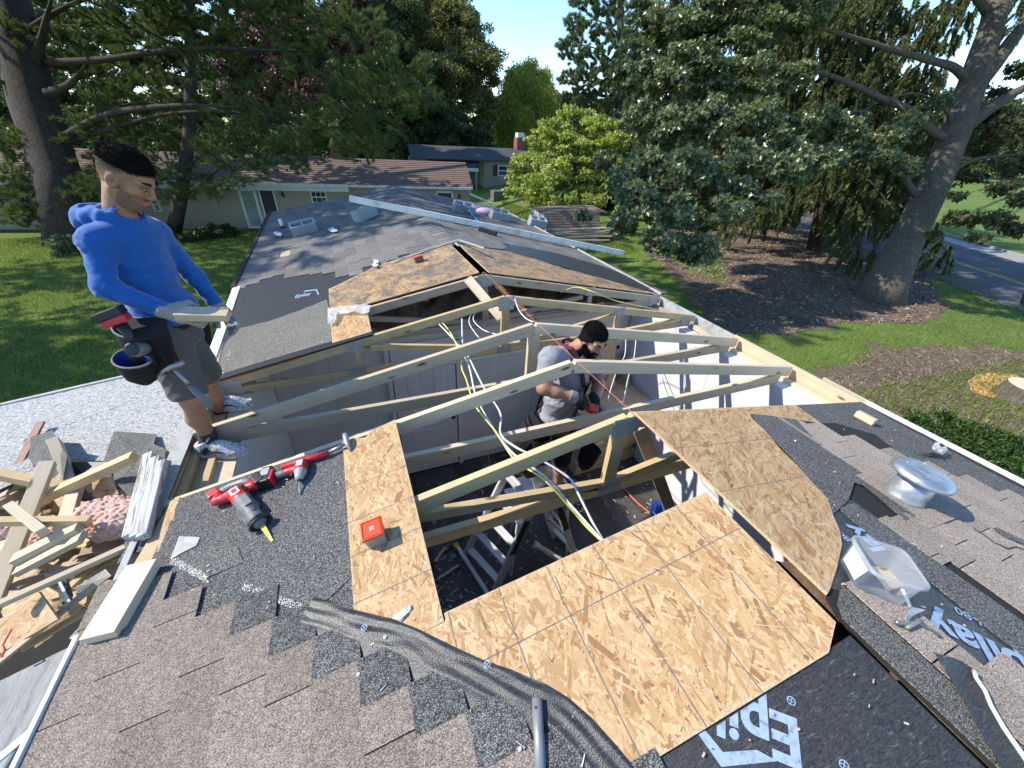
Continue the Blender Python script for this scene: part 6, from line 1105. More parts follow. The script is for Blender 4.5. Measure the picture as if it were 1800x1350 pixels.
fd = np.array([.93, -.2, 0]); fd /= np.linalg.norm(fd)
rheel = ony(336, 772, 2.46); rheel[2] = -.6; rtoe = rheel+np.array([.28, -.09, 0]); lheel = J['lank']-fd*.06; lheel[2] = -.6; ltoe = lheel+fd*.27
for s, he, to in (('r', rheel, rtoe), ('l', lheel, ltoe)): v.cone(J[s+'ank'], he+(to-he)*.25+np.array([0, 0, .06]), .04, .045, .02); v.cone(he+(to-he)*.2+np.array([0, 0, .045]), to-(to-he)*.2+np.array([0, 0, .03]), .036, .026, .02)
body = v.copy(); v.mesh('body', MAT['skin_tan'], M1)
face_parts(v, hc, HB, M1, 'hair_black', 'hair_fade', 'stubble', .0016, .0014, .012, {'hair': (5000, .012), 'hair_sides': (3000, .003)})
# shirt with hood
s = Vox(lo, hi, .0075); torso(s, .02, .05); s.ell(J['belt']+np.array([.02, 0, .0]), (.135, .175, .1), BB, .05); arms(s, .009, .03); s.cone(J['neck']-np.array([.01, 0, .05]), J['neck']+HB[2]*.035+HB[0]*.012, .088, .07, .03)
wrinkle(wrinkle(s, .012, 1, 1.5), .011, 4, 3.6); s.cut(-BB[2]+BB[0]*.1, J['belt']+np.array([0, 0, -.05])); 
ld_ = J['lwr']-J['lelb']; ld_ /= np.linalg.norm(ld_)
q = s.all()
for w_, dd_ in ((J['rwr'], rd_), (J['lwr'], ld_)): s.d = np.where(np.linalg.norm(q-w_, axis=-1) < .1, np.maximum(s.d, (q-w_)@dd_+.004), s.d).astype(np.float32)
nkc = J['neck']+HB[0]*.02+HB[2]*.045; s.d = np.maximum(s.d, -(np.linalg.norm((q-nkc)*np.array([1, 1, 1.2]), axis=-1)-.066).astype(np.float32)); s.d = np.maximum(s.d, ((q-J['neck'])@HB[2]-.075).astype(np.float32))
shirt = s.mesh('shirt', MAT['shirt_blue'], M1)
hd = Vox(J['neck']-.3, J['neck']+.3, .006); bk = J['neck']-BB[0]*.075+np.array([0, 0, .015])
for i in range(9):
    a = -1.9+3.8*i/8; p = J['neck']+np.array([0, 0, .025])+(-BB[0]*math.cos(a)*.085+BB[1]*math.sin(a)*.1); p2_ = p-BB[0]*.045*max(0, math.cos(a))+np.array([0, 0, -.02]); hd.cone(p, p2_, .02+.012*max(0, math.cos(a)), .026+.022*max(0, math.cos(a)), .022)
hd.ell(bk-BB[0]*.055+np.array([0, 0, -.035]), (.045, .1, .055), BB, .03); hd.ell(bk+np.array([0, 0, .035])-BB[0]*.03, (.03, .06, .03), BB, .015, sub=True); wrinkle(hd, .012, 3, 2.2); hd.mesh('hood', MAT['shirt_blue'], M1)
# shorts, socks, shoes, gloves
s = Vox(lo, hi, .0075); s.ell(J['belt']+np.array([-.015, 0, -.12]), (.14, .172, .14), BB, .05)
for k in 'rl': s.cone(J[k+'hip'], J[k+'knee']+(J[k+'hip']-J[k+'knee'])*.06, .112, .094, .05)
wrinkle(s, .02, 5, 1.5)
s.cut((0, 0, 1), J['belt']+np.array([0, 0, .01])); q = s.all()
for k in 'rl': ax = J[k+'knee']-J[k+'hip']; ax /= np.linalg.norm(ax); t_ = ((q-J[k+'knee'])@ax+.015); near_ = np.linalg.norm(q-J[k+'knee'], axis=-1) < .2; s.d = np.where(near_, np.maximum(s.d, t_), s.d).astype(np.float32)
s.mesh('shorts', MAT['shorts_gray'], M1)
def bandpart(name, src, off, mat, par, tests, nm=None):
    s = src.copy(); s.d = s.d-off; q = s.all(); reg = np.full(s.d.shape, 1.0, np.float32)
    for f in tests: reg = np.minimum(reg, f(q).astype(np.float32))
    s.d = np.maximum(s.d, reg); return s.mesh(name, MAT[mat], par)
def ball(c, r): return lambda q: np.linalg.norm(q-c, axis=-1)-r
def slab_(c, ax, a, b, r): ax = np.asarray(ax)/np.linalg.norm(ax); return lambda q: np.maximum.reduce([(q-c)@ax-b, a-(q-c)@ax, np.linalg.norm(q-c, axis=-1)-r])
for k in 'rl': ax = J[k+'knee']-J[k+'ank']; bandpart('sock', body, .007, 'sock_dark', M1, [slab_(J[k+'ank'], ax, -.07, .045, .14)])
bandpart('glove', body, .0035, 'glove_gray', M1, [slab_(J['rwr'], rd_, -.035, .3, .3)]); bandpart('glove', body, .0035, 'glove_gray', M1, [slab_(J['lwr'], ld_, -.03, .3, .3)])
for he, to in ((rheel, rtoe), (lheel, ltoe)):
    d = (to-he)/np.linalg.norm(to-he); s = Vox(np.minimum(he, to)-.12, np.maximum(he, to)+np.array([.12, .12, .2]), .005); shoe(s, he, to, np.array([0, 0, 1.0])); s.cut((0, 0, -1), (0, 0, -.6+.02)); s.cut(np.array([0, 0, 1.0])-d*.35, he+d*.07+np.array([0, 0, .115])); sh = s.mesh('shoe', MAT['shoe_white'], M1)
    s = Vox(np.minimum(he, to)-.12, np.maximum(he, to)+np.array([.12, .12, .1]), .005); L_ = np.linalg.norm(to-he); f_ = basis(d, (0, 0, 1))
    s.ell(he+d*.06+np.array([0, 0, .015]), (.066, .044, .03), f_, .02); s.ell(he+d*L_*.5+np.array([0, 0, .012]), (.1, .042, .028), f_, .02); s.ell(to-d*.075+np.array([0, 0, .014]), (.09, .053, .03), f_, .02); s.cut((0, 0, -1), (0, 0, -.602)); s.cut((0, 0, 1), (0, 0, -.572)); s.mesh('sole', MAT['shoe_sole'], sh)
    for i in range(6): c = he+d*(.12+.022*i)+np.array([0, 0, .098-.0085*i]); add('lace', MB().tube([c-f_[1]*.032-np.array([0, 0, .012]), c+d*.006+np.array([0, 0, .004]), c+f_[1]*.032+d*(.012 if i % 2 else -.01)-np.array([0, 0, .012])], .0035, 5), MAT['lace_black'], sh)
    sw = [he+d*(.07+.016*i)+f_[1]*.0455*(1 if i < 9 else .97)+np.array([0, 0, .04+.022*math.sin(i*.33)]) for i in range(10)]; sw = [p+f_[1]*.004 for p in sw]; add('shoe_stripe', MB().tube(sw, [.002, .004, .006, .007, .007, .006, .005, .004, .003, .002], 5), MAT['lace_black'], sh)
    add('tongue', MB().box((0, 0, 0), (.05, .04, .01), M=frame(he+d*.1+np.array([0, 0, .125]), d*.5+np.array([0, 0, .8]), d*-.8+np.array([0, 0, .5]))), MAT['shoe_white'], sh, bevel=.003)
def pouch(name, c, out, up, w_, dp, ht, par, mat='belt_black', lining=None, rim='binding_gray', n=20):
    """An open-topped bag hanging from a belt: outer skin, inner skin, bound rim."""
    B_ = basis(out, up); m = MB(); prof = [(0, .35), (.25, .8), (.6, .97), (1, 1.0)]; V = []
    def ring(h, s, t): return [c+B_[1]*math.cos(a)*w_*s+B_[0]*(max(-.25, math.sin(a)))*dp*s+B_[2]*(h*ht-ht+(.10*math.sin(a)*-ht if h == 1 else 0)) for a in [2*math.pi*i/n for i in range(n)]]
    rings = [ring(h, s, 0) for h, s in prof]; ins = [ring(h, s*.93, 0) for h, s in prof[::-1]]
    def skin(rs): 
        mm = MB(); mm.add([p for r_ in rs for p in r_], [(j*n+i, j*n+(i+1) % n, (j+1)*n+(i+1) % n, (j+1)*n+i) for j in range(len(rs)-1) for i in range(n)]); return mm
    mo = skin(rings); mo.f.append(tuple(range(n-1, -1, -1))); o = add(name, mo, MAT[mat], par, smooth=True); mi = skin(ins); mi.f.append(tuple(range(3*n, 4*n))); add('lining', mi, MAT[lining or mat], o, smooth=True)
    add('rim', MB().tube(rings[-1]+rings[-1][:1], .005, 6, cap=False), MAT[rim], o, smooth=True); return o
bc = J['belt']; ring_pts = [bc+np.array([0, 0, -.035])+BB[0]*math.cos(a)*.138+BB[1]*math.sin(a)*.182 for a in np.linspace(0, 2*math.pi, 33)]
BELT = thing('tool_belt', 'black and blue tool belt with open pouches round the waist of the man in blue', 'tool belt', tuple(bc)); strap_loop('belt', ring_pts, .055, .006, 'belt_black', BELT, lambda p: bc+np.array([0, 0, p[2]-bc[2]]))
pc = ony(252, 582, 2.32); up_ = np.array([.12, 0, 1.0]); pouch('pouch', pc+np.array([0, 0, .03]), BB[1]*.9-BB[0]*.25, up_, .125, .085, .27, BELT, lining='pouch_blue'); pouch('pouch', ony(236, 628, 2.26), BB[1]*.9-BB[0]*.45, up_, .1, .075, .15, BELT, lining='pouch_blue'); pouch('pouch', J['lhip']+np.array([.05, .1, .05]), -BB[1]*.7+BB[0]*.7, up_, .1, .09, .24, BELT)
add('flap', MB().slab([ony(215, 562, 2.3), ony(292, 556, 2.26), ony(296, 590, 2.2), ony(250, 600, 2.16), ony(225, 590, 2.2)], (.2, -1, .2), .012), MAT['belt_black'], BELT, bevel=.004)
for i in range(3): add('loop', MB().tube([ony(262+18*i, 622-6*i, 2.2), ony(270+18*i, 632-6*i, 2.19), ony(276+18*i, 645-6*i, 2.2)], .007, 6), MAT['belt_black'], BELT)
# drill hanging in the pouch, hammer hanging in its loop, block in the hand
dr = thing('impact_driver', 'red and black cordless tool pushed handle-up into the blue-lined pouch', 'power tool', tuple(ony(235, 590, 2.2))); A_, B_2 = ony(198, 558, 2.22), ony(243, 607, 2.2)
add('battery', MB().box((0, 0, 0), (.04, .115, .07), M=frame(ony(192, 552, 2.23), B_2-A_, (0, -1, .2))), MAT['tool_black'], dr, bevel=.008); add('battery_base', MB().box((0, 0, 0), (.032, .1, .066), M=frame(ony(205, 563, 2.22), B_2-A_, (0, -1, .2))), MAT['tool_red'], dr, bevel=.008); add('grip', MB().tube([ony(212, 570, 2.22), ony(228, 590, 2.21), ony(244, 606, 2.2)], [.026, .023, .024], 10), MAT['tool_black'], dr, smooth=True)
add('motor_housing', MB().lathe([(0, -.09), (.03, -.085), (.036, -.06), (.036, .05), (.028, .07), (0, .075)], frame(ony(247, 612, 2.22), (1, 0, 0), ony(247, 612, 2.22)-ony(236, 600, 2.6)), 16), MAT['tool_gray'], dr, smooth=True); add('end_cap', MB().lathe([(.03, .078), (.024, .082), (0, .083)], frame(ony(247, 612, 2.22), (1, 0, 0), CAM-ony(247, 612, 2.22)), 16), MAT['tool_black'], dr)
HM = thing('hammer', 'claw hammer with a dark grip hanging from the belt over the grey shorts', 'hammer', tuple(ony(330, 690, 2.15))); h0, h1_ = ony(300, 643, 2.2), ony(372, 716, 2.12); hm = h0*.55+h1_*.45
add('handle', MB().tube([h0, h0*.7+h1_*.3, hm], [.009, .010, .011], 8), MAT['steel_dull'], HM, smooth=True); add('grip', MB().tube([hm, hm*.5+h1_*.5, h1_], [.015, .019, .018], 10), MAT['trim_gray' if 0 else 'tool_gray'], HM, smooth=True)
add('head', MB().tube([ony(322, 637, 2.19), ony(312, 641, 2.19), ony(300, 645, 2.19), ony(288, 652, 2.19), ony(277, 662, 2.2)], [.017, .016, .015, .010, .004], 8), MAT['steel_dull'], HM, smooth=True)
bk0, bk1 = ony(310, 551, 2.27), ony(403, 553, 2.24); loose('short pale block of lumber held in the gloved hand of the man in blue', bk0, bk1, .07, .038, 'lumber_new', 'wood_block', up=(0, -.25, 1), cat='wood block')
# ---- the bearded worker in the opening
K = {k: ony(x, y, yy) for k, (x, y, yy) in dict(neck=(1000, 616, 2.25), rsh=(968, 630, 2.15), relb=(956, 682, 2.06), rwr=(1008, 697, 1.97), lsh=(1040, 620, 2.34), lelb=(1052, 676, 2.3), lwr=(1046, 702, 2.05), chest=(1002, 660, 2.26), belt=(972, 735, 2.27), rhip=(945, 752, 2.2), rknee=(912, 788, 2.12), lhip=(990, 760, 2.36), lknee=(986, 806, 2.3), lank=(981, 850, 2.38)).items()}
K['rank'] = K['rknee']+np.array([.12, .2, -.42]); wc = ony(1042, 596, 2.19); WH = basis((.2, -.9, -.5), (.05, .1, 1)); WB = basis((.62, -.75, -.25), (0.1, .1, 1))
M2 = thing('person', 'bearded worker in a light grey t-shirt bending over the truss with an orange box', 'person', (float(K['lank'][0]), float(K['lank'][1]), float(K['lank'][2])-.09))
lo2, hi2 = np.array([-.5, 1.7, -2.05]), np.array([.75, 2.85, .3]); v = Vox(lo2, hi2, .0062)
def torso2(v, g=0, k=.06):
    bl, ch, nk = K['belt'], K['chest'], K['neck']; v.ell(bl+np.array([0, 0, -.02]), (.125+g, .165+g, .13+g), WB, k); v.ell((bl+ch)/2, (.118+g, .16+g, .17), WB, k); v.ell(ch, (.125+g, .185+g, .17+g), WB, k); v.ell(ch*.4+nk*.6, (.1+g, .17+g, .1+g), WB, k); v.cone(K['rsh'], K['lsh'], .066+g, .066+g, k)
torso2(v); v.ell(K['belt']+np.array([0, .02, -.12]), (.12, .16, .12), WB, .06)
for s_ in 'rl':
    v.cone(K[s_+'sh'], K[s_+'elb'], .062, .05, .025); v.cone(K[s_+'elb'], K[s_+'elb']*.6+K[s_+'wr']*.4, .05, .049, .025); v.cone(K[s_+'elb']*.6+K[s_+'wr']*.4, K[s_+'wr'], .049, .032, .025)
    v.cone(K[s_+'hip']+np.array([0, .02, -.06]), K[s_+'knee'], .085, .06, .03); md = K[s_+'knee']*.55+K[s_+'ank']*.45; v.cone(K[s_+'knee'], md, .06, .058, .03); v.cone(md, K[s_+'ank'], .058, .042, .03)
v.cone(K['neck']-np.array([.0, 0, .06]), wc-WH[0]*.03-WH[2]*.06, .072, .06, .03); head(v, wc, WH)
hand(v, K['rwr'], (.75, -.2, -.55), (.5, -.1, -.85) if 0 else (.1, .75, -.6), 1, (.45, .75, .6), sc=1.08); hand(v, K['lwr'], (.1, -.75, -.45), (-.3, .2, -.9), -1, (.5, .8, .6), sc=1.08)
body2 = v.copy(); v.mesh('body', MAT['skin_light'], M2); face_parts(v, wc, WH, M2, 'hair_black', 'hair_black', 'hair_black', .008, .003, .009, {'hair': (5000, .012), 'hair_sides': (3000, .006), 'beard': (2500, .009)})
s = Vox(lo2, hi2, .0075); torso2(s, .018, .05)
for s_ in 'rl': s.cone(K[s_+'sh'], K[s_+'sh']*.3+K[s_+'elb']*.7, .082, .078, .03)
wrinkle(wrinkle(s, .018, 7, 1.6), .011, 2, 3.4); q = s.all(); nk2 = K['neck']+WH[0]*.03+WH[2]*.03; s.d = np.maximum(s.d, -(np.linalg.norm(q-nk2, axis=-1)-.072).astype(np.float32))
for s_ in 'rl': ax = K[s_+'elb']-K[s_+'sh']; ax /= np.linalg.norm(ax); p_ = K[s_+'sh']*.32+K[s_+'elb']*.68; s.d = np.where(np.linalg.norm(q-p_, axis=-1) < .13, np.maximum(s.d, (q-p_)@ax), s.d).astype(np.float32)
s.cut(-WB[2], K['belt']-WB[2]*.05); s.mesh('shirt', MAT['shirt_gray'], M2)
s = Vox(lo2, hi2, .0075); s.ell(K['belt']+np.array([0, .02, -.12]), (.15, .185, .14), WB, .05)
for s_ in 'rl': s.cone(K[s_+'hip'], K[s_+'knee'], .125, .09, .04); s.cone(K[s_+'knee'], K[s_+'knee']*.75+K[s_+'ank']*.25, .078, .074, .03)
wrinkle(s, .02, 2, 1.5); s.cut(WB[2], K['belt']+WB[2]*.03); s.mesh('trousers', MAT['pants_black'], M2)
for s_ in 'rl':
    ax = K[s_+'wr']-K[s_+'elb']; bandpart('glove', body2, .004, 'glove_gray', M2, [slab_(K[s_+'wr'], ax, -.035, .06, .13)]); bandpart('glove_palm', body2, .005, 'glove_black', M2, [slab_(K[s_+'wr'], ax, .058, .3, .3)])
    an = K[s_+'ank']; tf = np.array([.55, -.6, 0]); tf /= np.linalg.norm(tf); he = an-tf*.07-np.array([0, 0, .085]); s = Vox(he-.15, he+.4, .007); shoe(s, he, he+tf*.28, np.array([0, 0, 1.0]), .048); s.cone(an-np.array([0, 0, .03]), an+np.array([0, 0, .06]), .052, .05, .02); s.cut((0, 0, -1), he); s.cut((0, 0, 1), an+np.array([0, 0, .07])); s.mesh('boot', MAT['boot_brown'], M2)
sb = K['belt']; RIG = thing('tool_belt', 'brown leather belt and braces with black bags worn by the bearded worker', 'tool belt', tuple(sb)); rp = [sb-WB[2]*.02+WB[0]*math.cos(a)*.155+WB[1]*math.sin(a)*.2 for a in np.linspace(0, 2*math.pi, 33)]; strap_loop('belt', rp, .055, .007, 'leather_brown', RIG, lambda p: sb)
for sg in (-1, 1):
    ft = K['chest']+WB[1]*sg*.075; pts = [sb+WB[0]*.152+WB[1]*sg*.08, (sb+ft)/2+WB[0]*.15, ft+WB[0]*.152, K['neck']+WB[1]*sg*.088+WB[0]*.14+np.array([0, 0, -.035]), K['neck']+WB[1]*sg*.095+WB[0]*.05+np.array([0, 0, .055]), K['neck']+WB[1]*sg*.092-WB[0]*.075+np.array([0, 0, .03]), K['chest']+WB[1]*sg*.06-WB[0]*.15, sb-WB[0]*.16]
    strap_loop('strap', pts, .042, .006, 'belt_black', RIG, lambda p: (K['chest']+K['belt'])/2); strap_loop('strap_leather', [p+(p-(K['chest']+K['belt'])/2)*.035 for p in pts[3:6]], .03, .005, 'leather_brown', RIG, lambda p: K['chest'])
strap_loop('chest_strap', [K['chest']+WB[0]*.158+WB[1]*t+np.array([0, 0, .02]) for t in np.linspace(-.08, .08, 5)], .025, .006, 'belt_black', RIG, lambda p: K['chest'])
pouch('pouch', ony(950, 762, 2.1), WB[1]*.9+WB[0]*.1, (0, 0, 1.), .1, .1, .25, RIG, rim='belt_black'); pouch('pouch', ony(1040, 785, 2.2), -WB[1]*.7+WB[0]*.6, (0, 0, 1.), .1, .1, .26, RIG, rim='belt_black')
add('buckle', MB().tube([sb+WB[0]*.166+WB[1]*x-WB[2]*(.02+z) for x, z in ((-.02, -.022), (.02, -.022), (.02, .022), (-.02, .022), (-.02, -.022))], .003, 6), MAT['galvanized'], RIG)
ob_ = ony(1044, 717, 1.955); OB = thing('screw_box', 'small orange box held by the bearded worker above the truss', 'box', tuple(ob_)); mfr = frame(ob_, (.8, -.25, -.35), (.25, -.65, .7)); add('lid', MB().box((0, 0, 0), (.085, .062, .012), M=mfr), MAT['lid_orange'], OB, bevel=.004); add('body', MB().box((0, 0, -.03), (.076, .054, .05), M=mfr), MAT['lid_orange'], OB, bevel=.004)
pz = float(K['lank'][2])-.092; pc_ = K['lank']+np.array([-.1, .0, 0])
add('deck', MB().box((pc_[0]-.1, pc_[1]+.02, pz-.02), (.62, .34, .035)), MAT['aluminium'], ST, bevel=.006)
for sx in (-1, 1):
    for sy in (-1, 1): add('leg', MB().tube([(pc_[0]-.1+sx*.26, pc_[1]+.02+sy*.13, pz-.03), (pc_[0]-.1+sx*.34, pc_[1]+.02+sy*.2, FZ)], .018, 6), MAT['aluminium'], ST)
# ---------------------------------------------------------------- trees and plants
FR = np.random.default_rng(11)
def unit(v): return v/np.maximum(np.linalg.norm(v, axis=-1, keepdims=True), 1e-9)
def rdir(n): return unit(FR.normal(0, 1, (n, 3)))
def B(px, py, rpx, d, fl=0.8): p = atd(px, py, d); r = rpx/F_PX*d; return (p, np.array([r, r, r*fl]))
def clumps(blobs, per_r=1.0, shell=0.45):
    """Clump centres spread through the blobs, thicker towards their outside."""
    out = []; rad = []
    for c, r in blobs:
        n = max(5, int(16*per_r)); d = rdir(n); rr = (shell+(1-shell)*FR.random((n, 1))); out.append(c+d*rr*r); rad.append(np.full(n, r.mean()*0.36))
    return np.concatenate(out), np.concatenate(rad)
def broadleaf(name, parent, blobs, s, mat, layers=2.2, per_r=1.0, flat=0.55, hang=0.25, wid=0.62, shell=0.45):
    C_, R0 = clumps(blobs, per_r, shell); A = sum(math.pi*r[0]*r[2] for _, r in blobs); n = int(3.2*layers*A/(0.5*s*s*wid)); i = FR.choice(len(C_), n, p=R0**2/np.sum(R0**2))
    d = rdir(n)*(FR.random((n, 1))**0.45); d[:, 2] *= flat; P = C_[i]+d*R0[i][:, None]
    nrm = unit(rdir(n)+np.array([0, 0, 0.75])+d*0.4); t = unit(np.cross(nrm, rdir(n))+np.array([0, 0, -hang])); b = unit(np.cross(nrm, t)); L = (s*(0.65+0.7*FR.random(n)))[:, None]; W = L*wid
    fold = np.cross(t, b)*L*0.12
    V = np.stack([P, P+t*L*.5+b*W*.5+fold, P+t*L, P+t*L*.5-b*W*.5+fold], 1).reshape(-1, 3); k = np.arange(n)*4
    return npmesh(name, V, np.stack([k, k+1, k+2, k+3], 1), mat, parent)
def lobed(name, parent, blobs, s, mat, layers=2.0, per_r=1.0, flat=0.5):
    """Oak leaves: a star-ended leaf of three crossing blades, gathered in flattened drooping sprays."""
    C_, R0 = clumps(blobs, per_r, 0.35); A = sum(math.pi*r[0]*r[2] for _, r in blobs); n = int(13*layers*A/(0.42*s*s)); i = FR.choice(len(C_), n, p=R0**2/np.sum(R0**2))
    d = rdir(n)*(FR.random((n, 1))**0.5); d[:, 2] *= flat; P = C_[i]+d*R0[i][:, None]
    nrm = unit(rdir(n)*0.8+np.array([-0.25, -0.1, 0.8])); t = unit(np.cross(nrm, rdir(n))+np.array([0, 0, -.35])); b = unit(np.cross(nrm, t)); L = (s*(0.7+0.6*FR.random(n)))[:, None]
    f = np.cross(t, b)*L
    pts = [P, P+t*L*.35+b*L*.14, P+t*L*.45+b*L*.46+f*.1, P+t*L*.62+b*L*.16, P+t*L, P+t*L*.62-b*L*.16, P+t*L*.45-b*L*.46+f*.1, P+t*L*.35-b*L*.14]
    V = np.stack(pts, 1).reshape(-1, 3); k = (np.arange(n)*8)[:, None]
    F = np.concatenate([k+np.array([[0, 1, 3, 7]]), k+np.array([[3, 4, 5, 7]]), k+np.array([[1, 2, 3, 3]]), k+np.array([[5, 6, 7, 7]])], 0)
    T3 = np.concatenate([k+np.array([[0, 1, 7]]), k+np.array([[1, 2, 3]]), k+np.array([[1, 3, 5]]), k+np.array([[1, 5, 7]]), k+np.array([[5, 6, 7]]), k+np.array([[3, 4, 5]])], 0)
    return npmesh(name, V, T3, mat, parent)
def needles(name, parent, blobs, mat, ln=0.16, wd=0.016, layers=1.0, twigs=60, up=0.35, droop=0.0, shell=0.2, flat=0.6):
    """Needle foliage: thin blades set round many short twigs."""
    Vs = []
    for c, r in blobs:
        n = int(5*layers*math.pi*r[0]*r[2]/(0.5*ln*wd)); k = max(8, int(twigs)); d0 = rdir(k); tw = c+d0*(shell+(1-shell)*FR.random((k, 1))**0.6)*r
        out = unit(np.stack([d0[:, 0], d0[:, 1], d0[:, 2]*0.3], 1)+rdir(k)*0.5+np.array([0, 0, up-droop])); tl = r.mean()*(0.22+0.25*FR.random((k, 1)))
        i = FR.integers(0, k, n); s = FR.random((n, 1)); P = tw[i]+out[i]*tl[i]*s+np.array([0, 0, -1.0])*droop*tl[i]*s*s*1.6
        nd = unit(out[i]*0.8+rdir(n)*0.75+np.array([0, 0, -droop*0.5])); b = unit(np.cross(nd, rdir(n)))*wd*0.5; L = ln*(0.6+0.7*FR.random((n, 1)))
        Vs.append(np.stack([P-b, P+b, P+nd*L], 1))
    V = np.concatenate(Vs, 0); n = len(V); k = np.arange(n)*3
    return npmesh(name, V.reshape(-1, 3), np.stack([k, k+1, k+2], 1), mat, parent)
def limb(name, pts, r0, r1, mat, parent, n=9, sub=5):
    P = [Vector(p) for p in pts]; path = []
    for i in range(len(P)-1):
        a, b, c, d = P[max(i-1, 0)], P[i], P[i+1], P[min(i+2, len(P)-1)]
        for k in range(sub):
            t = k/sub; path.append(0.5*((2*b)+(c-a)*t+(2*a-5*b+4*c-d)*t*t+(3*b-a-3*c+d)*t**3))
    path.append(P[-1]); m = len(path); rad = [r0+(r1-r0)*(i/(m-1))**0.9*(1+0.08*math.sin(i*1.7)) for i in range(m)]
    return add(name, MB().tube(path, rad, n), mat, parent, smooth=True)
def twigs_for(parent, base_pts, blobs, mat, r=0.03, lim=99):
    for c, rr in blobs:
        if min(np.linalg.norm(np.asarray(q)-c) for q in base_pts) > lim: continue
        b = min(base_pts, key=lambda q: np.linalg.norm(np.asarray(q)-c)); mid = (np.asarray(b)+c)/2+np.array([0, 0, 0.12*np.linalg.norm(np.asarray(b)-c)]); limb('limb', [b, mid, c], r*1.5, r*0.4, mat, parent, 6, 4)
def tree(name, label, cat, base, group=None): return thing(name, label, cat, tuple(base), group)
# left: big white pine
b0 = onG(128, 428); D0 = float((b0-CAM)@_f)
t1 = tree('pine_tree', 'massive dark pine with a thick leaning trunk at the left edge of the yard', 'tree', b0)
tp = [b0-np.array([0, 0, .2]), atd(105, 315, D0), atd(62, 190, D0), atd(25, 40, D0), atd(0, -90, D0), atd(-10, -300, D0), atd(-10, -700, D0)]
add('trunk', MB().tube([Vector(p) for p in tp], [1.0, .82, .85, .75, .6, .5, .25], 16), MAT['bark_pine'], t1, smooth=True)
L1 = [([(100, 250), (180, 205), (260, 190), (340, 185), (430, 190)], .2), ([(70, 170), (120, 150), (150, 115)], .28), ([(80, 110), (180, 105), (320, 86), (450, 88), (560, 90)], .17), ([(60, 120), (75, 60), (95, -20)], .25), ([(60, 170), (20, 150), (-40, 130)], .2), ([(90, 300), (50, 350), (-20, 345)], .12), ([(110, 380), (60, 365), (-10, 340)], .13), ([(40, 60), (120, 10), (240, -30)], .16), ([(120, 250), (300, 200), (480, 205), (600, 230)], .1)]
for pts, r in L1: limb('limb', [atd(x, y, D0-0.6*i) for i, (x, y) in enumerate(pts)], r, .03, MAT['bark_pine'], t1)
pl1 = [B(*q) for q in [(620, 50, 62, 15, .5), (700, 128, 62, 15, .55), (560, 112, 66, 16, .5), (655, 190, 75, 15, .5), (575, 235, 62, 16, .5), (480, 190, 70, 17, .5), (470, 50, 70, 18, .5), (390, 120, 60, 18, .5), (260, 50, 80, 19, .6), (190, 235, 60, 19, .5), (150, 130, 55, 20, .5), (50, 265, 50, 19, .6), (15, 320, 50, 19, .6), (540, 15, 80, 17, .5), (440, 0, 80, 18, .5), (640, 260, 50, 15, .5), (740, 170, 35, 14.5, .5), (120, 60, 60, 20, .6), (60, 380, 40, 18, .5), (20, 240, 40, 18, .5), (0, 60, 60, 18, .6), (330, 40, 60, 19, .6), (610, 150, 50, 16, .5), (520, 260, 45, 17, .5)]]
needles('crown', t1, pl1, MAT['needle_pine'], .2, .02, 1.25, 70)
up1 = [(np.array([FR.uniform(-20, -4), FR.uniform(10, 31), FR.uniform(5.5, 15)]), np.array([2.0, 2.0, 1.0])*FR.uniform(.6, 1.25)) for _ in range(85)]
up1 += [(np.array([FR.uniform(-31, -11), FR.uniform(6, 27), FR.uniform(4, 14)]), np.array([2.2, 2.2, 1.0])*FR.uniform(.6, 1.2)) for _ in range(85)]
def shades_work(c, r):                         # would this bough shade the sunlit work area? (it stands in full sun)
    k = max(r); return any(abs((c-z_*0)[0]+1.03*(c[2]-z_)+0)-0 < 99 and -7-k < c[0]+1.03*(c[2]-z_) < 6+k and c[1]-.42*(c[2]-z_) < 5.2+k for z_ in (-.7, 0, 1.1))
up1 = [q for q in up1 if not shades_work(*q)]
needles('crown', t1, up1, MAT['needle_pine'], .3, .08, 0.7, 50)
# left: slim pine by the sliding door
b2 = onG(300, 412); D2 = float((b2-CAM)@_f)-1.5; b2 = onG(300, 412)
t2 = tree('pine_tree', 'slimmer pine with a bare lower trunk beside the sliding door', 'tree', b2)
add('trunk', MB().tube([b2-np.array([0, 0, .2]), atd(318, 345, D2), atd(331, 250, D2), atd(336, 130, D2), atd(332, 0, D2), atd(335, -150, D2), atd(335, -500, D2)], [.34, .28, .26, .24, .22, .19, .1], 12), MAT['bark_pine'], t2, smooth=True)
for pts, r in [([(333, 345), (380, 300), (430, 275)], .1), ([(333, 200), (250, 180), (170, 200)], .1), ([(334, 90), (270, 60), (230, 40)], .09), ([(334, 180), (420, 205), (490, 240)], .09), ([(330, 120), (310, 130), (300, 150)], .07), ([(332, 290), (400, 250), (450, 262)], .06)]: limb('limb', [atd(x, y, D2-.5*i) for i, (x, y) in enumerate(pts)], r, .02, MAT['bark_pine'], t2)
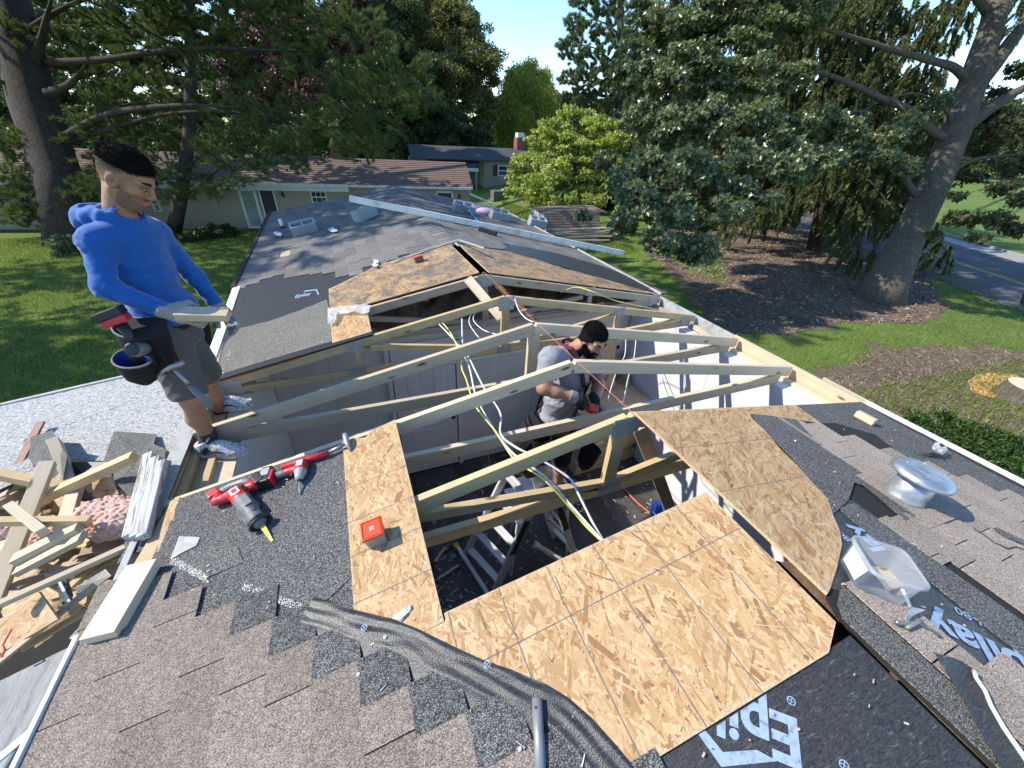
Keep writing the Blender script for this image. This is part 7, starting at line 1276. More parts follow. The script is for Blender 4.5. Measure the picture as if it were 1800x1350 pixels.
pl2 = [B(*q) for q in [(420, 285, 48, D2-1, .5), (380, 255, 42, D2-1, .5), (300, 290, 45, D2, .5), (260, 240, 50, D2, .5), (410, 215, 50, D2-1, .5), (300, 170, 50, D2, .5), (240, 130, 50, D2, .5), (360, 60, 60, D2, .5), (440, 240, 35, D2-1.5, .5), (350, 330, 35, D2, .5), (200, 180, 45, D2, .5), (190, 290, 40, D2, .5), (460, 290, 30, D2-1.5, .4), (520, 290, 28, D2-1.5, .4), (375, 335, 26, D2-1, .4), (60, 350, 40, D2-1, .5), (10, 375, 40, D2-1, .5), (110, 400, 26, D2-1, .4), (300, 345, 30, D2-1, .4), (420, 320, 24, D2-1.5, .35), (30, 300, 45, D2-1, .5), (170, 330, 36, D2-1, .5), (230, 345, 30, D2-1, .4), (70, 375, 36, D2-1, .4), (130, 350, 30, D2-1, .4), (0, 340, 40, D2-1, .5), (270, 315, 34, D2-1, .5)]]
needles('crown', t2, pl2, MAT['needle_pine'], .2, .02, 1.1, 60)
# plum and the dark wall of trees behind the houses
def bigtree(name, label, px, dep, trunk_r, blobs, mat, s, layers=2.3, barkm='bark_pine', topz=2.0, per_r=1.2, **k):
    b = atd(px, 330, dep); b[2] = gz(b[0], b[1]); t = tree(name, label, 'tree', b); top = atd(px, blobs[0][1], dep)
    add('trunk', MB().tube([b, b*.6+top*.4+np.array([.1, 0, 0]), top], [trunk_r, trunk_r*.75, trunk_r*.4], 9), MAT[barkm], t, smooth=True)
    bl = [B(*q) for q in blobs]; twigs_for(t, [b*.5+top*.5, b*.25+top*.75, top], bl[:14], MAT[barkm], trunk_r*.22); broadleaf('crown', t, bl, s, MAT[mat], layers, per_r, **k); return t
bigtree('plum_tree', 'dark red-leaved tree between the big pine and the oaks', 520, 31, .3, [(500, 110, 70, 31), (560, 60, 70, 30), (450, 150, 60, 32), (600, 10, 70, 31), (540, 160, 60, 31), (480, 40, 60, 32), (430, 90, 50, 32), (620, 70, 50, 30)], 'leaf_plum', .17)
bigtree('oak_tree', 'tall oak with yellow-green sunlit top left of the gap of sky', 770, 46, .5, [(775, 60, 62, 46), (800, 25, 45, 45), (830, 110, 52, 45), (790, 140, 60, 44), (745, 20, 55, 46), (850, 140, 32, 46), (735, 110, 60, 45), (840, 190, 38, 47), (760, -40, 60, 46), (770, 195, 60, 45), (855, 100, 22, 46), (820, 60, 40, 45), (800, 240, 45, 46)], 'leaf_oak_far', .25, per_r=2.2)
bigtree('maple_tree', 'dark shadowy broadleaf tree behind the brown roof', 680, 40, .45, [(690, 110, 70, 40), (640, 40, 70, 40), (690, 30, 70, 42), (720, 200, 60, 41), (650, 240, 60, 40), (590, 250, 55, 40), (760, 250, 40, 42), (700, 270, 45, 41), (600, 160, 60, 40), (680, 180, 60, 40), (640, 130, 60, 41), (540, 250, 45, 40)], 'leaf_dark', .22, 2.6)
bigtree('holly_tree', 'dense dark conical tree at the far house roof', 790, 43, .3, [(790, 215, 34, 43), (800, 250, 40, 43), (770, 240, 38, 43), (840, 235, 30, 43), (860, 255, 22, 43), (720, 240, 34, 43)], 'leaf_dark', .2, 2.8)
# golden cedar
b = atd(925, 330, 52); b[2] = gz(b[0], b[1]); t = tree('cedar_tree', 'rounded yellow-green cedar in the middle under the open sky', 'tree', b)
add('trunk', MB().tube([b, atd(925, 200, 52), atd(930, 130, 52)], [.4, .3, .1], 8), MAT['bark_pine'], t, smooth=True)
cb = [B(*q) for q in [(925, 170, 38, 52, 1.1), (905, 205, 36, 52, 1.1), (945, 205, 36, 52, 1.1), (922, 235, 42, 52, 1), (958, 150, 17, 52, 1.4), (956, 180, 22, 52, 1.2), (890, 235, 22, 52, 1.1), (905, 150, 20, 52, 1.2), (932, 130, 15, 52, 1.3), (885, 195, 15, 52, 1.2), (960, 225, 22, 52, 1.1)]]
broadleaf('crown', t, cb, .28, MAT['leaf_cedar'], 3.0, 2.6, flat=1.6, hang=-.9, wid=.4, shell=.6)
# blue-green white pine in the centre right
b = atd(1085, 330, 40); b[2] = gz(b[0], b[1]); t = tree('pine_tree', 'tall blue-green pine right of the gap of sky', 'tree', b)
add('trunk', MB().tube([b, atd(1090, 150, 40), atd(1092, -100, 40), atd(1092, -300, 40)], [.45, .4, .3, .1], 9), MAT['bark_pine'], t, smooth=True)
cb = [B(*q) for q in [(1060, 10, 34, 39, .6), (1030, 60, 30, 39, .6), (1085, 60, 40, 39, .6), (1010, 95, 26, 39, .6), (1060, 110, 42, 39, .6), (1035, 145, 36, 39, .6), (1090, 140, 42, 39, .6), (1000, 140, 18, 39, .6), (1015, 180, 26, 40, .6), (1060, 175, 36, 40, .6), (1105, 15, 36, 40, .6), (1040, -30, 26, 40, .6), (1080, -50, 40, 40, .6), (1120, 90, 36, 40, .6), (990, 80, 12, 39, .5), (1008, 40, 16, 39, .6), (1012, 5, 10, 39, .6), (990, 175, 12, 40, .5), (1120, 170, 40, 40, .6), (1045, 195, 26, 40, .6)]]
twigs_for(t, [atd(1090, y, 40) for y in (0, 60, 120, 180)], cb, MAT['bark_pine'], .06)
needles('crown', t, cb, MAT['needle_pine_blue'], .3, .05, 3.6, 60, up=.5)
# dogwood
bd_ = onG(1010, 372); dd = float((bd_-CAM)@_f); t = tree('dogwood_tree', 'bright light-green spreading tree behind the little shed', 'tree', bd_)
tops = [atd(970, 270, dd), atd(1010, 240, dd), atd(1050, 280, dd)]
for q in tops: limb('trunk', [bd_, bd_*.55+q*.45, q], .16, .04, MAT['bark_pine'], t)
db = [B(x, y, r, dd+FR.uniform(-2, 1.5), .5) for x, y, r in [(1000, 200, 26), (970, 225, 32), (1020, 215, 38), (1055, 222, 34), (1085, 245, 26), (955, 255, 34), (1000, 255, 44), (1050, 260, 44), (930, 285, 34), (975, 290, 44), (1030, 295, 46), (1080, 290, 34), (915, 312, 26), (955, 320, 36), (1000, 330, 44), (1050, 328, 40), (1085, 325, 26), (1095, 275, 20), (905, 335, 18), (940, 345, 28), (990, 350, 30), (1040, 352, 26), (1105, 345, 26)]]
twigs_for(t, tops, db, MAT['bark_pine'], .04); broadleaf('crown', t, db, .17, MAT['leaf_dogwood'], 2.6, 2.2, flat=.35, hang=.3, wid=.7, shell=.5)
# Norway spruces: drooping boughs on tiered limbs
def spruce(label, px, dep, py0, py1, wpx, n_lv, mat='needle_spruce', gap=None, layers=1.15, wd=.03, ln=.16, extra=()):
    b = atd(px, 400, dep); b[2] = gz(b[0], b[1]); t = tree('spruce_tree', label, 'tree', b); tops = [atd(px, y, dep) for y in (py0, (py0+py1)/2, py1)]
    add('trunk', MB().tube([b]+tops[::-1], [.36, .33, .22, .1], 9), MAT['bark_red'], t, smooth=True); bl = []
    for i in range(n_lv):
        f = i/(n_lv-1); y = py0+(py1-py0)*f; c = atd(px, y, dep); R = wpx/F_PX*dep*(.45+.55*f)*FR.uniform(.75, 1.1)
        for k in range(6):
            a = k*1.047+i*.7+FR.uniform(-.25, .25); d = np.array([math.cos(a), math.sin(a), 0]); e = c+d*R+np.array([0, 0, -.28*R])
            limb('limb', [c, c+d*R*.5+np.array([0, 0, .02*R]), e], .05, .012, MAT['bark_red'], t, 5, 3)
            for u in (.45, .72, .98): q = c+d*R*u+np.array([0, 0, -.28*R*u*u]); bl.append((q, np.array([.3, .3, .34])*R*.55*(1.15-.4*u)))
    for q in extra: bl.append(B(*q))
    needles('crown', t, bl, MAT[mat], ln, wd, layers, 22, up=0, droop=.9, shell=.1); return t
spruce('drooping green spruce between the blue-green pine and the oak', 1185, 26, -60, 370, 120, 13, wd=.05, ln=.2, layers=1.9)
spruce('dark spruce with bare low trunk behind the leaning oak', 1450, 19.5, -220, 345, 215, 16, wd=.05, ln=.2, layers=1.5, extra=[(x, y, r_, 18, .8) for x, y, r_ in ((1500, 20, 40), (1560, 40, 36), (1610, 20, 36), (1540, 110, 36), (1590, 150, 30), (1480, 90, 40), (1630, 70, 30), (1520, 190, 36), (1560, 230, 30), (1600, 250, 24), (1650, 20, 36), (1460, 160, 40), (1690, 10, 30), (1420, 60, 40), (1500, 280, 34), (1540, 320, 34), (1400, 330, 34), (1580, 380, 26), (1350, 360, 34), (1480, 380, 34), (1640, 130, 34), (1670, 60, 30), (1620, 190, 26), (1650, 235, 20), (1600, 320, 24), (1800, 40, 30), (1700, -10, 34), (1790, -10, 36))])
b = atd(1450, 400, 19.5)
# leaning oak
bo = onG(1545, 525); Do = float((bo-CAM)@_f); t = tree('oak_tree', 'large leaning oak with a thick grey trunk beside the road', 'tree', bo)
op = [bo-np.array([0, 0, .2]), bo+np.array([.15, .1, .55]), atd(1590, 430, Do), atd(1640, 330, Do), atd(1680, 230, Do), atd(1715, 130, Do), atd(1745, 40, Do), atd(1765, -60, Do), atd(1780, -300, Do)]
add('trunk', MB().tube([Vector(p) for p in op], [.85, .62, .5, .46, .44, .4, .34, .3, .2], 20), MAT['bark_oak'], t, smooth=True)
for pts, r in [([(1690, 225), (1740, 190), (1800, 155), (1880, 120)], .32), ([(1715, 150), (1765, 90), (1810, 20), (1830, -60)], .34), ([(1678, 248), (1640, 232), (1600, 195), (1555, 175), (1500, 150), (1430, 125), (1340, 130), (1260, 150)], .16), ([(1700, 140), (1675, 118), (1630, 105), (1560, 85), (1500, 66), (1430, 50), (1350, 60)], .15), ([(1617, 350), (1598, 325), (1588, 300), (1570, 275), (1540, 262)], .13), ([(1672, 225), (1668, 200), (1650, 185)], .12), ([(1640, 330), (1700, 285), (1760, 275), (1830, 270)], .09), ([(1735, 20), (1700, -20), (1640, -60)], .15)]:
    limb('limb', [atd(x, y, Do-.25*i) for i, (x, y) in enumerate(pts)], r, .03, MAT['bark_oak'], t)
ob = [B(x, y, r, d, .65) for x, y, r, d in [(1180, 50, 55, 12), (1240, 30, 60, 12.5), (1320, 60, 55, 12), (1400, 40, 45, 12.5), (1150, 130, 48, 12), (1220, 120, 60, 11.5), (1300, 140, 60, 11.5), (1380, 130, 45, 12), (1170, 210, 45, 12), (1250, 210, 60, 11.5), (1340, 220, 60, 11.5), (1420, 215, 45, 12), (1480, 225, 36, 12.5), (1140, 290, 45, 11.5), (1210, 300, 55, 11), (1290, 290, 60, 11), (1370, 285, 55, 11.5), (1450, 275, 36, 12), (1120, 340, 38, 11), (1180, 375, 52, 10.8), (1260, 370, 50, 10.8), (1330, 340, 40, 11), (1170, 425, 38, 10.5), (1230, 430, 36, 10.5), (1100, 320, 25, 11.5), (1510, 255, 30, 12.5), (1570, 235, 28, 13), (1600, 210, 24, 13.2), (1120, 90, 36, 12.5), (1125, 200, 30, 12.2), (1140, 20, 40, 12.5), (1650, 180, 20, 13.5), (1600, 290, 24, 13), (1560, 275, 22, 13), (1270, 0, 50, 12), (1360, -20, 45, 12), (1100, 380, 22, 10.8)]]
ob += [(c+np.array([FR.uniform(-.6, 1.2), FR.uniform(.2, 1.8), FR.uniform(-.4, .5)]), r*FR.uniform(.7, 1.0)) for c, r in ob]
twigs_for(t, [atd(1430, 125, Do-1.2), atd(1340, 130, Do-1.5), atd(1260, 150, Do-1.7), atd(1430, 50, Do-1.2), atd(1350, 60, Do-1.5), atd(1555, 175, Do-.7), atd(1540, 262, Do-1)], ob, MAT['bark_oak'], .03, 1.9)
lobed('crown', t, ob, .15, MAT['leaf_oak'], 1.15, 1.5)
upo = [(np.array([FR.uniform(8, 22), FR.uniform(3, 16), FR.uniform(5, 11)]), np.array([1.8, 1.8, 1.1])*FR.uniform(.7, 1.2)) for _ in range(34)]
upo = [q for q in upo if 675-F_PX*((q[0]-CAM)@_u)/max(.1, (q[0]-CAM)@_f) < -60]
broadleaf('crown', t, upo, .22, MAT['leaf_oak'], 1.1)
# maple at the right edge, hanging over the road
bm_ = atd(1900, 420, 13); bm_[2] = gz(bm_[0], bm_[1]); t = tree('maple_tree', 'dark maple boughs with some red leaves hanging over the road at the right', 'tree', bm_)
add('trunk', MB().tube([bm_, atd(1900, 250, 13), atd(1890, 50, 13)], [.2, .16, .1], 9), MAT['bark_oak'], t, smooth=True)
mb_ = [B(x, y, r, d, .5) for x, y, r, d in [(1770, 230, 40, 14), (1720, 260, 30, 15), (1790, 290, 36, 13.5), (1700, 310, 24, 14.5), (1760, 330, 26, 13.5), (1690, 380, 24, 12.5), (1740, 385, 30, 12), (1790, 400, 30, 12), (1680, 345, 16, 13), (1720, 415, 18, 12), (1640, 410, 12, 12.5), (1800, 350, 24, 12.5), (1780, 200, 34, 14), (1800, 120, 26, 14), (1760, 160, 22, 14.5), (1740, 205, 24, 14.5)]]
twigs_for(t, [atd(1890, 250, 13), atd(1890, 350, 13)], mb_, MAT['bark_oak'], .02); lobed('crown', t, mb_, .17, MAT['leaf_maple'], .85, 1.2)
# far trees over the road and behind the houses
for k, (px, dep, bl) in enumerate([(1600, 75, [(1560, 285, 40), (1620, 275, 45), (1680, 280, 40)]), (1760, 70, [(1730, 285, 40), (1790, 270, 50), (1850, 270, 50)]), (1500, 80, [(1480, 290, 40), (1530, 290, 34), (1430, 295, 34)]), (1330, 70, [(1300, 250, 50), (1360, 260, 50), (1260, 270, 40)]), (1200, 66, [(1150, 230, 50), (1210, 230, 50), (1180, 160, 50)])]):
    bigtree('roadside_tree', ['far rounded tree across the road behind the leaning trunk', 'far tree across the road at the right edge', 'far tree across the road seen under the oak boughs', 'distant tree behind the oak leaves', 'distant tree behind the drooping spruce'][k], px, dep, .35, [(x, y, r, dep+FR.uniform(-2, 2)) for x, y, r in bl], 'leaf_dark', .4, 2.4)
wl = [B(x, y, 60, 85, .8) for x in range(-300, 2150, 60) for y in (255, 215)]
broadleaf('far_woods', None, [q for q in wl], .55, MAT['leaf_dark'], 1.6, .8)['kind'] = 'stuff'
wl = [B(x, y+FR.uniform(-15, 15), 55, 60, .8) for x in range(-300, 760, 55) for y in (250, 170, 90, 10)]
broadleaf('far_woods', None, wl, .42, MAT['leaf_dark'], 1.5, .8)['kind'] = 'stuff'
# low plants
def bush(name, label, pts, mat, s, cat='shrub', layers=2.4, dz=.0):
    g = [onG(*p[:2]) for p in pts]; t = thing(name, label, cat, tuple(g[0])); bl = []
    for p, q in zip(pts, g): d = float((q-CAM)@_f); r = p[2]/F_PX*d; bl.append((q+np.array([0, 0, r*.7]), np.array([r, r, r*.75])))
    for q in bl: limb('stem', [q[0]-np.array([0, 0, q[1][2]]), q[0]], .03, .01, MAT['bark_pine'], t, 5, 3)
    broadleaf('foliage', t, bl, s, MAT[mat], layers, 1.2); return t
bush('hedge', 'low dark clipped bushes along the beige house wall', [(335, 425, 16), (358, 422, 16), (380, 420, 17), (402, 416, 16)], 'leaf_dark', .12)
bush('fern', 'feathery green plant on the lawn by the man in blue', [(112, 448, 18), (128, 440, 20)], 'needle_pine_blue', .12, 'plant')
bush('shrub', 'small light shrub by the far lawn next to the dogwood', [(1095, 385, 18), (1110, 375, 20)], 'leaf_dogwood', .14)
gc = [onG(x, y) for x, y in [(1620, 770), (1660, 765), (1700, 780), (1745, 800), (1790, 830), (1830, 850), (1680, 800), (1720, 830), (1770, 850), (1650, 790), (1860, 880), (1810, 870), (1760, 820)]]
o = broadleaf('ground_cover', None, [(q+np.array([0, 0, .1]), np.array([.55, .5, .2])*FR.uniform(.8, 1.3)) for q in gc], .1, MAT['leaf_cover'], 2.6, 1.6, hang=-.4, wid=.25); o['kind'] = 'stuff'
# grass blades and mulch chips in view
def scatter(poly, n, avoid=()):
    poly = np.array([np.asarray(p)[:2] for p in poly]); lo, hi = poly.min(0), poly.max(0); P = lo+(hi-lo)*FR.random((n*3, 2)); P = P[inpoly(P, poly)]
    for a in avoid: P = P[~inpoly(P, np.array([np.asarray(p)[:2] for p in a]))]
    return P[:n]
def blades(name, P, ht, wd, mat, flat=0.45):
    n = len(P); z = np.array([gz(x, y) for x, y in P]); b0 = np.stack([P[:, 0], P[:, 1], z], 1); d = unit(rdir(n)*np.array([1, 1, .2])*flat+np.array([0, 0, 1.0])); e = unit(np.cross(d, rdir(n)))*wd*.5; L = ht*(.5+FR.random((n, 1)))
    V = np.stack([b0-e, b0+e, b0+d*L], 1).reshape(-1, 3); k = np.arange(n)*3; o = npmesh(name, V, np.stack([k, k+1, k+2], 1), mat); o['kind'] = 'stuff'; return o
LAWN = [(-2.9, 3.5), (-2.7, 11), (-3.2, 27), (-18, 27), (-20, 12), (-9, 6), (-5, 3.2)]
LAWN_R = [onG(*p) for p in [(1060, 395), (1150, 395), (1600, 345), (1660, 470), (1800, 545), (1900, 600), (1900, 700), (1560, 780), (1280, 600), (1150, 480), (1080, 430)]]
blades('grass', scatter(LAWN, 90000), .085, .022, MAT['grass_blade']); blades('grass', scatter(LAWN_R, 60000, [MULCH, SOIL]), .08, .022, MAT['grass_blade'])
VERGE = [onG(*p) for p in [(1480, 690), (1900, 610), (1900, 900), (1600, 780)]]; blades('grass', scatter(VERGE, 11000), .09, .02, MAT['grass_blade'])
far_l = [onG(*p) for p in [(880, 350), (1000, 395), (1130, 440), (1060, 460), (900, 400)]]; blades('grass', scatter(far_l, 12000), .1, .03, MAT['grass_blade'])
P = scatter(MULCH, 26000); n = len(P); z = np.array([gz(x, y) for x, y in P])+.02+.015*FR.random(n); c = np.stack([P[:, 0], P[:, 1], z], 1); d = unit(rdir(n)*np.array([1, 1, .35])); e = unit(np.cross(d, rdir(n)*.4+np.array([0, 0, 1.0]))); L = (.02+.06*FR.random((n, 1))); W = .008+.02*FR.random((n, 1))
npmesh('mulch_chips', np.stack([c-d*L-e*W, c+d*L-e*W, c+d*L+e*W, c-d*L+e*W], 1).reshape(-1, 3), np.arange(n*4).reshape(n, 4), MAT['chip'], kind='stuff')
P = scatter(SOIL, 6000); n = len(P); z = np.array([gz(x, y) for x, y in P])+.02; c = np.stack([P[:, 0], P[:, 1], z], 1); d = unit(rdir(n)*np.array([1, 1, .15])); e = unit(np.cross(d, np.array([0, 0, 1.0])+rdir(n)*.2)); L = (.03+.08*FR.random((n, 1))); W = .003+.006*FR.random((n, 1))
npmesh('fallen_needles', np.stack([c-d*L-e*W, c+d*L-e*W, c+d*L+e*W, c-d*L+e*W], 1).reshape(-1, 3), np.arange(n*4).reshape(n, 4), MAT['chip'], kind='stuff')
# ---------------------------------------------------------------- neighbouring buildings
k1 = 1.0; P0 = onG(437, 402); W1 = np.array([math.cos(R_(-10)), math.sin(R_(-10)), 0]); N1 = np.array([W1[1], -W1[0], 0]); N1 = N1 if N1[1] < 0 else -N1
def h1(px, py, back=0.0): return onpl(px, py, P0-N1*back, N1)
def wallpt(P, u, z, back=0): q = P+W1*u-N1*back; return np.array([q[0], q[1], z])
H1 = thing('neighbour_house', 'beige-sided single-storey house with a long brown roof behind the work site', 'house', tuple(P0))
uR = float((h1(827, 340)-P0)@W1); uL = -16.0; zg = float(P0[2])-.3; ze = float(h1(612, 322)[2]); zr_ = float(h1(640, 279, 3.6)[2]); 
def boxw(name, u0, u1, z0, z1, d0, d1, mat, par=H1, bevel=0):   # box in the wall's own frame; d = distance in front of the wall
    q = [wallpt(P0, u, z, -d) for z in (z0, z1) for u, d in ((u0, d0), (u1, d0), (u1, d1), (u0, d1))]
    return add(name, MB().hexa(q), MAT[mat], par, bevel=bevel)
boxw('wall', uL, uR, zg, ze-.05, -6.9, -.03, 'siding_beige')
z = zg+.35; i = 0
while z < ze-.1:
    m = MB(); a, b = wallpt(P0, uL, z, -.025), wallpt(P0, uR, z, -.025); m.add([a, b, b+np.array([0, 0, .128])+N1*-.024, a+np.array([0, 0, .128])+N1*-.024, a-N1*.03, b-N1*.03], [(0, 1, 2, 3), (4, 5, 1, 0)]); add('siding_board', m, MAT['siding_beige'], H1); z += .13
m = MB(); ov = .35; over = .12
E0, E1_ = wallpt(P0, uL-.3, ze, -ov), wallpt(P0, uR+over, ze-.02, -ov); R0, R1 = wallpt(P0, uL-.3, zr_, 3.6), wallpt(P0, uR+over, zr_, 3.6); K0, K1 = wallpt(P0, uL-.3, ze, 7.4), wallpt(P0, uR+over, ze, 7.4)
for a, b, c, d in ((E0, E1_, R1, R0), (R0, R1, K1, K0)):
    n = np.cross(b-a, d-a); n = n/np.linalg.norm(n); n = n if n[2] > 0 else -n; m.slab([a, b, c, d], n, .09)
rf = add('roof', m, MAT['roof_brown'], H1)
ns = 13
for i in range(ns):                            # shingle courses
    t0 = i/ns; a, b = E0*(1-t0)+R0*t0, E1_*(1-t0)+R1*t0; up_ = (R0-E0)/np.linalg.norm(R0-E0); n = np.cross(W1, up_); n = n if n[2] > 0 else -n; add('shingle_course', MB().slab([a+n*.03, b+n*.03, b+up_*.3+n*.008, a+up_*.3+n*.008], n, .02), MAT['roof_brown'], rf)
add('gable', MB().slab([wallpt(P0, uR-.02, ze-.1, 0), wallpt(P0, uR-.02, ze-.1, 6.9), wallpt(P0, uR-.02, zr_-.12, 3.6)], W1, .1), MAT['siding_beige'], H1)
uj = float((h1(612, 320)-P0)@W1)
boxw('gutter', uL, uj, ze-.2, ze-.02, .3, .42, 'gutter_white', bevel=.02); boxw('gutter', uj+.02, uR+.1, ze-.16, ze-.03, .3, .45, 'gutter_white', bevel=.02); boxw('fascia', uL, uj, ze-.42, ze-.2, -.02, .3, 'trim_white')
def opening(name, p_tl, p_br, mat, frame_w=.09, grid=None, label=None):
    a, b = h1(*p_tl), h1(*p_br); u0, u1 = float((a-P0)@W1), float((b-P0)@W1); z1, z0 = float(a[2]), float(b[2])
    f = boxw(name, u0+frame_w, u1-frame_w, z0+frame_w, z1-frame_w, -.02, .03, mat)
    for (a0, a1, c0, c1) in ((u0, u1, z0, z0+frame_w), (u0, u1, z1-frame_w, z1), (u0, u0+frame_w, z0, z1), (u1-frame_w, u1, z0, z1)): boxw('frame', a0, a1, c0, c1, -.02, .07, 'trim_white', f)
    if grid:
        boxw('sash', u0, u1, (z0+z1)/2-.03, (z0+z1)/2+.03, .0, .065, 'trim_white', f)
        for k in range(1, grid): boxw('muntin', u0+(u1-u0)*k/grid-.012, u0+(u1-u0)*k/grid+.012, z0, z1, .0, .05, 'trim_white', f)
        for zz in (.25, .75): boxw('muntin', u0, u1, z0+(z1-z0)*zz-.012, z0+(z1-z0)*zz+.012, .0, .05, 'trim_white', f)
    return f
d1 = opening('sliding_door', (417, 331), (467, 401), 'glass_pale', .12); d2 = opening('sliding_door', (453, 332), (497, 397), 'screen_dark', .07)
opening('window', (543, 328), (578, 364), 'glass_dark', .07, 3); opening('window', (262, 346), (287, 372), 'glass_dark', .07, 3); opening('window', (765, 335), (797, 352), 'glass_dark', .12)
for px, py in ((497, 340), (807, 344)): p = h1(px, py)+N1*.08; add('wall_lamp', MB().lathe([(.0, .12), (.05, .1), (.05, 0), (.08, -.03), (.09, -.12), (.0, -.17)], Matrix.Translation(Vector(p)), 10), MAT['tool_black'], H1)
boxw('vent', float((h1(595, 333)-P0)@W1)-.2, float((h1(595, 333)-P0)@W1)+.15, float(h1(595, 333)[2])-.07, float(h1(595, 333)[2])+.07, -.02, .05, 'siding_beige')
dsp = [h1(826, 336)+N1*.1, h1(826, 340)+N1*.25, h1(862, 356)+N1*.4, h1(864, 372)+N1*.4]; add('downspout', MB().tube([Vector(p) for p in dsp], .07, 6), MAT['gutter_white'], H1)
c0 = h1(590, 265, 3.6); add('chimney', MB().box((c0[0], c0[1], c0[2]-.3), (.5, .5, 1.3)), MAT['brick_red'], H1)
# gray house farther back
P2 = onG(851, 331); q2 = 38.0/P2[1] if P2[1] > 1 else 1; P2 = CAM+(P2-CAM)*1.0; W2 = np.array([math.cos(R_(-7)), math.sin(R_(-7)), 0]); N2 = np.array([W2[1], -W2[0], 0]); N2 = N2 if N2[1] < 0 else -N2
H2 = thing('far_house', 'grey-roofed house with red shutters half hidden behind the dogwood', 'house', tuple(P2))
def h2(px, py, back=0.0): return onpl(px, py, P2-N2*back, N2)
def w2(u, z, back=0): q = P2+W2*u-N2*back; return np.array([q[0], q[1], z])
def box2(name, u0, u1, z0, z1, d0, d1, mat, par=H2): return add(name, MB().hexa([w2(u, z, -d) for z in (z0, z1) for u, d in ((u0, d0), (u1, d0), (u1, d1), (u0, d1))]), MAT[mat], par)
z0 = float(P2[2])-.3; zE = float(h2(870, 281)[2]); zR = float(h2(830, 258, 4)[2]); u0 = float((h2(720, 260)-P2)@W2); 
box2('wall', 0, 12, z0, zE, -8, 0, 'siding_gray'); box2('wall', u0, 0, z0, zE-.2, -8, -2.5, 'siding_gray')
z = z0+.6
while z < zE-.15: box2('siding_board', .02, 6, z, z+.125, .0, .018+.006*(int(z*100) % 2), 'siding_gray'); z += .15
for (a, b) in (((u0, zE, -.4), (13, zE, -.4)),):
    A, Bq, C2, D2_ = w2(u0, zE, -.4), w2(13, zE, -.4), w2(13, zR, 4), w2(u0, zR, 4); K_, J_ = w2(u0, zE, 8.4), w2(13, zE, 8.4); m = MB()
    for qd in ((A, Bq, C2, D2_), (D2_, C2, J_, K_)): n = np.cross(qd[1]-qd[0], qd[3]-qd[0]); n = n/np.linalg.norm(n); m.slab(qd, n if n[2] > 0 else -n, .1)
    rf2 = add('roof', m, MAT['roof_slate'], H2)
pA, pB = h2(803, 289), h2(839, 292); uA, uB = float((pA-P2)@W2)-2.5, float((pB-P2)@W2); m = MB(); m.slab([w2(uA, float(pB[2]), -.6), w2(uB, float(pB[2]), -.6), w2(uB+.3, zE+.35, 1.2), w2(uA, zE+.35, 1.2)], (0, -.3, 1), .12); add('porch_roof', m, MAT['roof_slate'], H2)
box2('porch_beam', uA, uB, float(pB[2])-.4, float(pB[2])-.12, .45, .6, 'trim_white'); box2('porch_post', uB-.25, uB-.1, z0, float(pB[2])-.3, .4, .55, 'siding_gray')
a, b = h2(877, 292), h2(890, 308); ua, ub = float((a-P2)@W2), float((b-P2)@W2); wz0, wz1 = float(b[2]), float(a[2]); wn = box2('window', ua, ub, wz0, wz1, .0, .05, 'glass_dark')
for (x0, x1, c0_, c1_) in ((ua-.1, ub+.1, wz0-.1, wz0), (ua-.1, ub+.1, wz1, wz1+.1), (ua-.1, ua, wz0, wz1), (ub, ub+.1, wz0, wz1), (ua, ub, (wz0+wz1)/2-.04, (wz0+wz1)/2+.04)): box2('frame', x0, x1, c0_, c1_, .0, .09, 'trim_white', wn)
for x0 in (ua-.55, ub+.14): box2('shutter', x0, x0+.4, wz0-.1, wz1+.1, .0, .06, 'shutter_red')
c0 = h2(913, 258, 4); ch = add('chimney', MB().box((c0[0], c0[1], c0[2]), (.9, .9, 1.6)), MAT['brick_red'], H2); add('chimney_cap', MB().box((c0[0], c0[1], c0[2]+.95), (.7, .7, .5)), MAT['trim_white'], ch)
q = onG(874, 352); t = solo('air_conditioner', MB().box((q[0], q[1], q[2]+.35), (.9, .8, .75)), MAT['tool_gray'], 'grey air conditioning unit on the grass by the far house wall', 'air conditioner', bevel=.03)
# small shed and stacked boards
S0 = onG(965, 440); S0 = atd(965, 436, 19.0); sg_ = gz(S0[0], S0[1]); ds = 20.0
a, b, c, d = atd(956, 376, ds), atd(1053, 372, ds), atd(1041, 361, ds+1.3), atd(935, 363, ds+1.3)
SH = thing('shed', 'small wooden shed with brown shingled gambrel roof beyond the house', 'shed', (float(a[0]), float(a[1]), sg_))
e0, e1 = atd(975, 408, ds-.35), atd(1056, 402, ds-.35); e0 = a+(e0-a); lo = np.array([0, 0, -1.2])
m = MB(); n = np.cross(b-a, d-a); n = n/np.linalg.norm(n); m.slab([a, b, c, d], n if n[2] > 0 else -n, .06); f0, f1 = a+np.array([.05, -.35, -.85]), b+np.array([.05, -.35, -.85]); n2 = np.cross(b-a, f0-a); n2 = n2/np.linalg.norm(n2); n2 = n2 if n2[1] < 0 else -n2; m.slab([a, b, f1, f0], n2, .06)
bk0, bk1 = d+np.array([0, 1.3, -.2]), c+np.array([0, 1.3, -.2]); n3 = np.cross(c-d, bk0-d); n3 /= np.linalg.norm(n3); m.slab([d, c, bk1, bk0], n3 if n3[2] > 0 else -n3, .06)
rfs = add('roof', m, MAT['roof_shed'], SH)
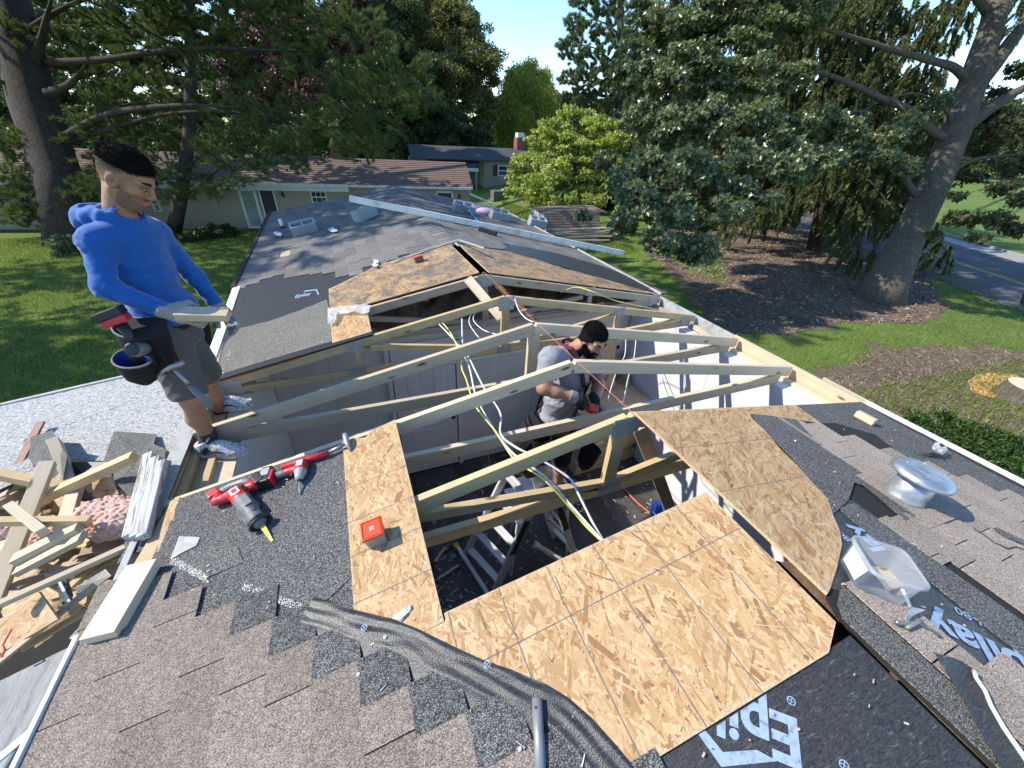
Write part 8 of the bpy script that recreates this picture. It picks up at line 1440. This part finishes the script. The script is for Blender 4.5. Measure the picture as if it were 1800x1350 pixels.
for i in range(7):
    for sgn, (A, Bq, dv) in enumerate(((a, b, f0-a), (d, c, a-d))):
        if sgn and i > 4: continue
        L_ = np.linalg.norm(dv); dn = dv/L_; nn = n2 if sgn == 0 else (n if n[2] > 0 else -n); w_ = L_/(7 if sgn == 0 else 5); s0_ = i*w_
        for k in range(12): p0, p1 = A+(Bq-A)*k/12, A+(Bq-A)*(k+.94)/12; add('shingle', MB().slab([p0+dn*s0_+nn*.01, p1+dn*s0_+nn*.01, p1+dn*(s0_+w_*1.05)+nn*(.025+.012*FR.random()), p0+dn*(s0_+w_*1.05)+nn*.028], nn, .012), MAT['roof_shed'], rfs)
add('gable_end', MB().slab([d+np.array([.06, .2, -.1]), a+np.array([.06, .05, -.08]), f0+np.array([.06, .1, .1]), np.array([f0[0]+.06, f0[1]+.1, sg_]), np.array([d[0]+.06, d[1]+.2, sg_])], (-1, -.3, 0), .08), MAT['trim_white'], SH); add('door', MB().slab([d+np.array([.0, .1, -.35]), a+np.array([.0, -.05, -.3]), np.array([a[0], a[1], sg_+.1]), np.array([d[0], d[1], sg_+.1])], (-1, -.3, 0), .05), MAT['shutter_red'], SH)
add('wall', MB().slab([f0+np.array([.1, .1, 0]), f1+np.array([-.1, .1, 0]), np.array([f1[0]-.1, f1[1]+.1, sg_]), np.array([f0[0]+.1, f0[1]+.1, sg_])], (0, -1, 0), .08), MAT['siding_beige'], SH)
dwd = 17.0; PILE = thing('plank_pile', 'pile of grey weathered planks stacked on the lawn in front of the shed', 'plank pile', tuple(onG(1020, 446)))
for i in range(22):
    lv = i//4; y = 436-lv*6.3; x0 = 978+FR.uniform(-12, 14)-lv*2; x1 = 1060+FR.uniform(-14, 16); p, q = atd(x0, y+FR.uniform(-2, 2), dwd+.18*(i % 4)), atd(x1, y-3+FR.uniform(-3, 3), dwd+.18*(i % 4)+FR.uniform(-.2, .2)); p[2] = max(p[2], -4.0)
    lv_name = ['bottom', 'second', 'third', 'fourth', 'fifth', 'topmost'][lv]; lumber('plank', p, q, .15, .035, MAT['board_weathered'], PILE)
# stump at the right edge
q = onG(1800, 705); SB = thing('tree_stump', 'freshly cut tree stump on bare soil at the right edge', 'stump', tuple(q)); add('trunk', MB().lathe([(.62, -.1), (.5, .08), (.44, .3), (.43, .36)], Matrix.Translation(Vector(q)), 18), MAT['bark_oak'], SB, smooth=True); add('cut_face', MB().lathe([(0, .366), (.41, .364), (.43, .36)], Matrix.Translation(Vector(q)), 18), MAT['lumber_new'], SB)
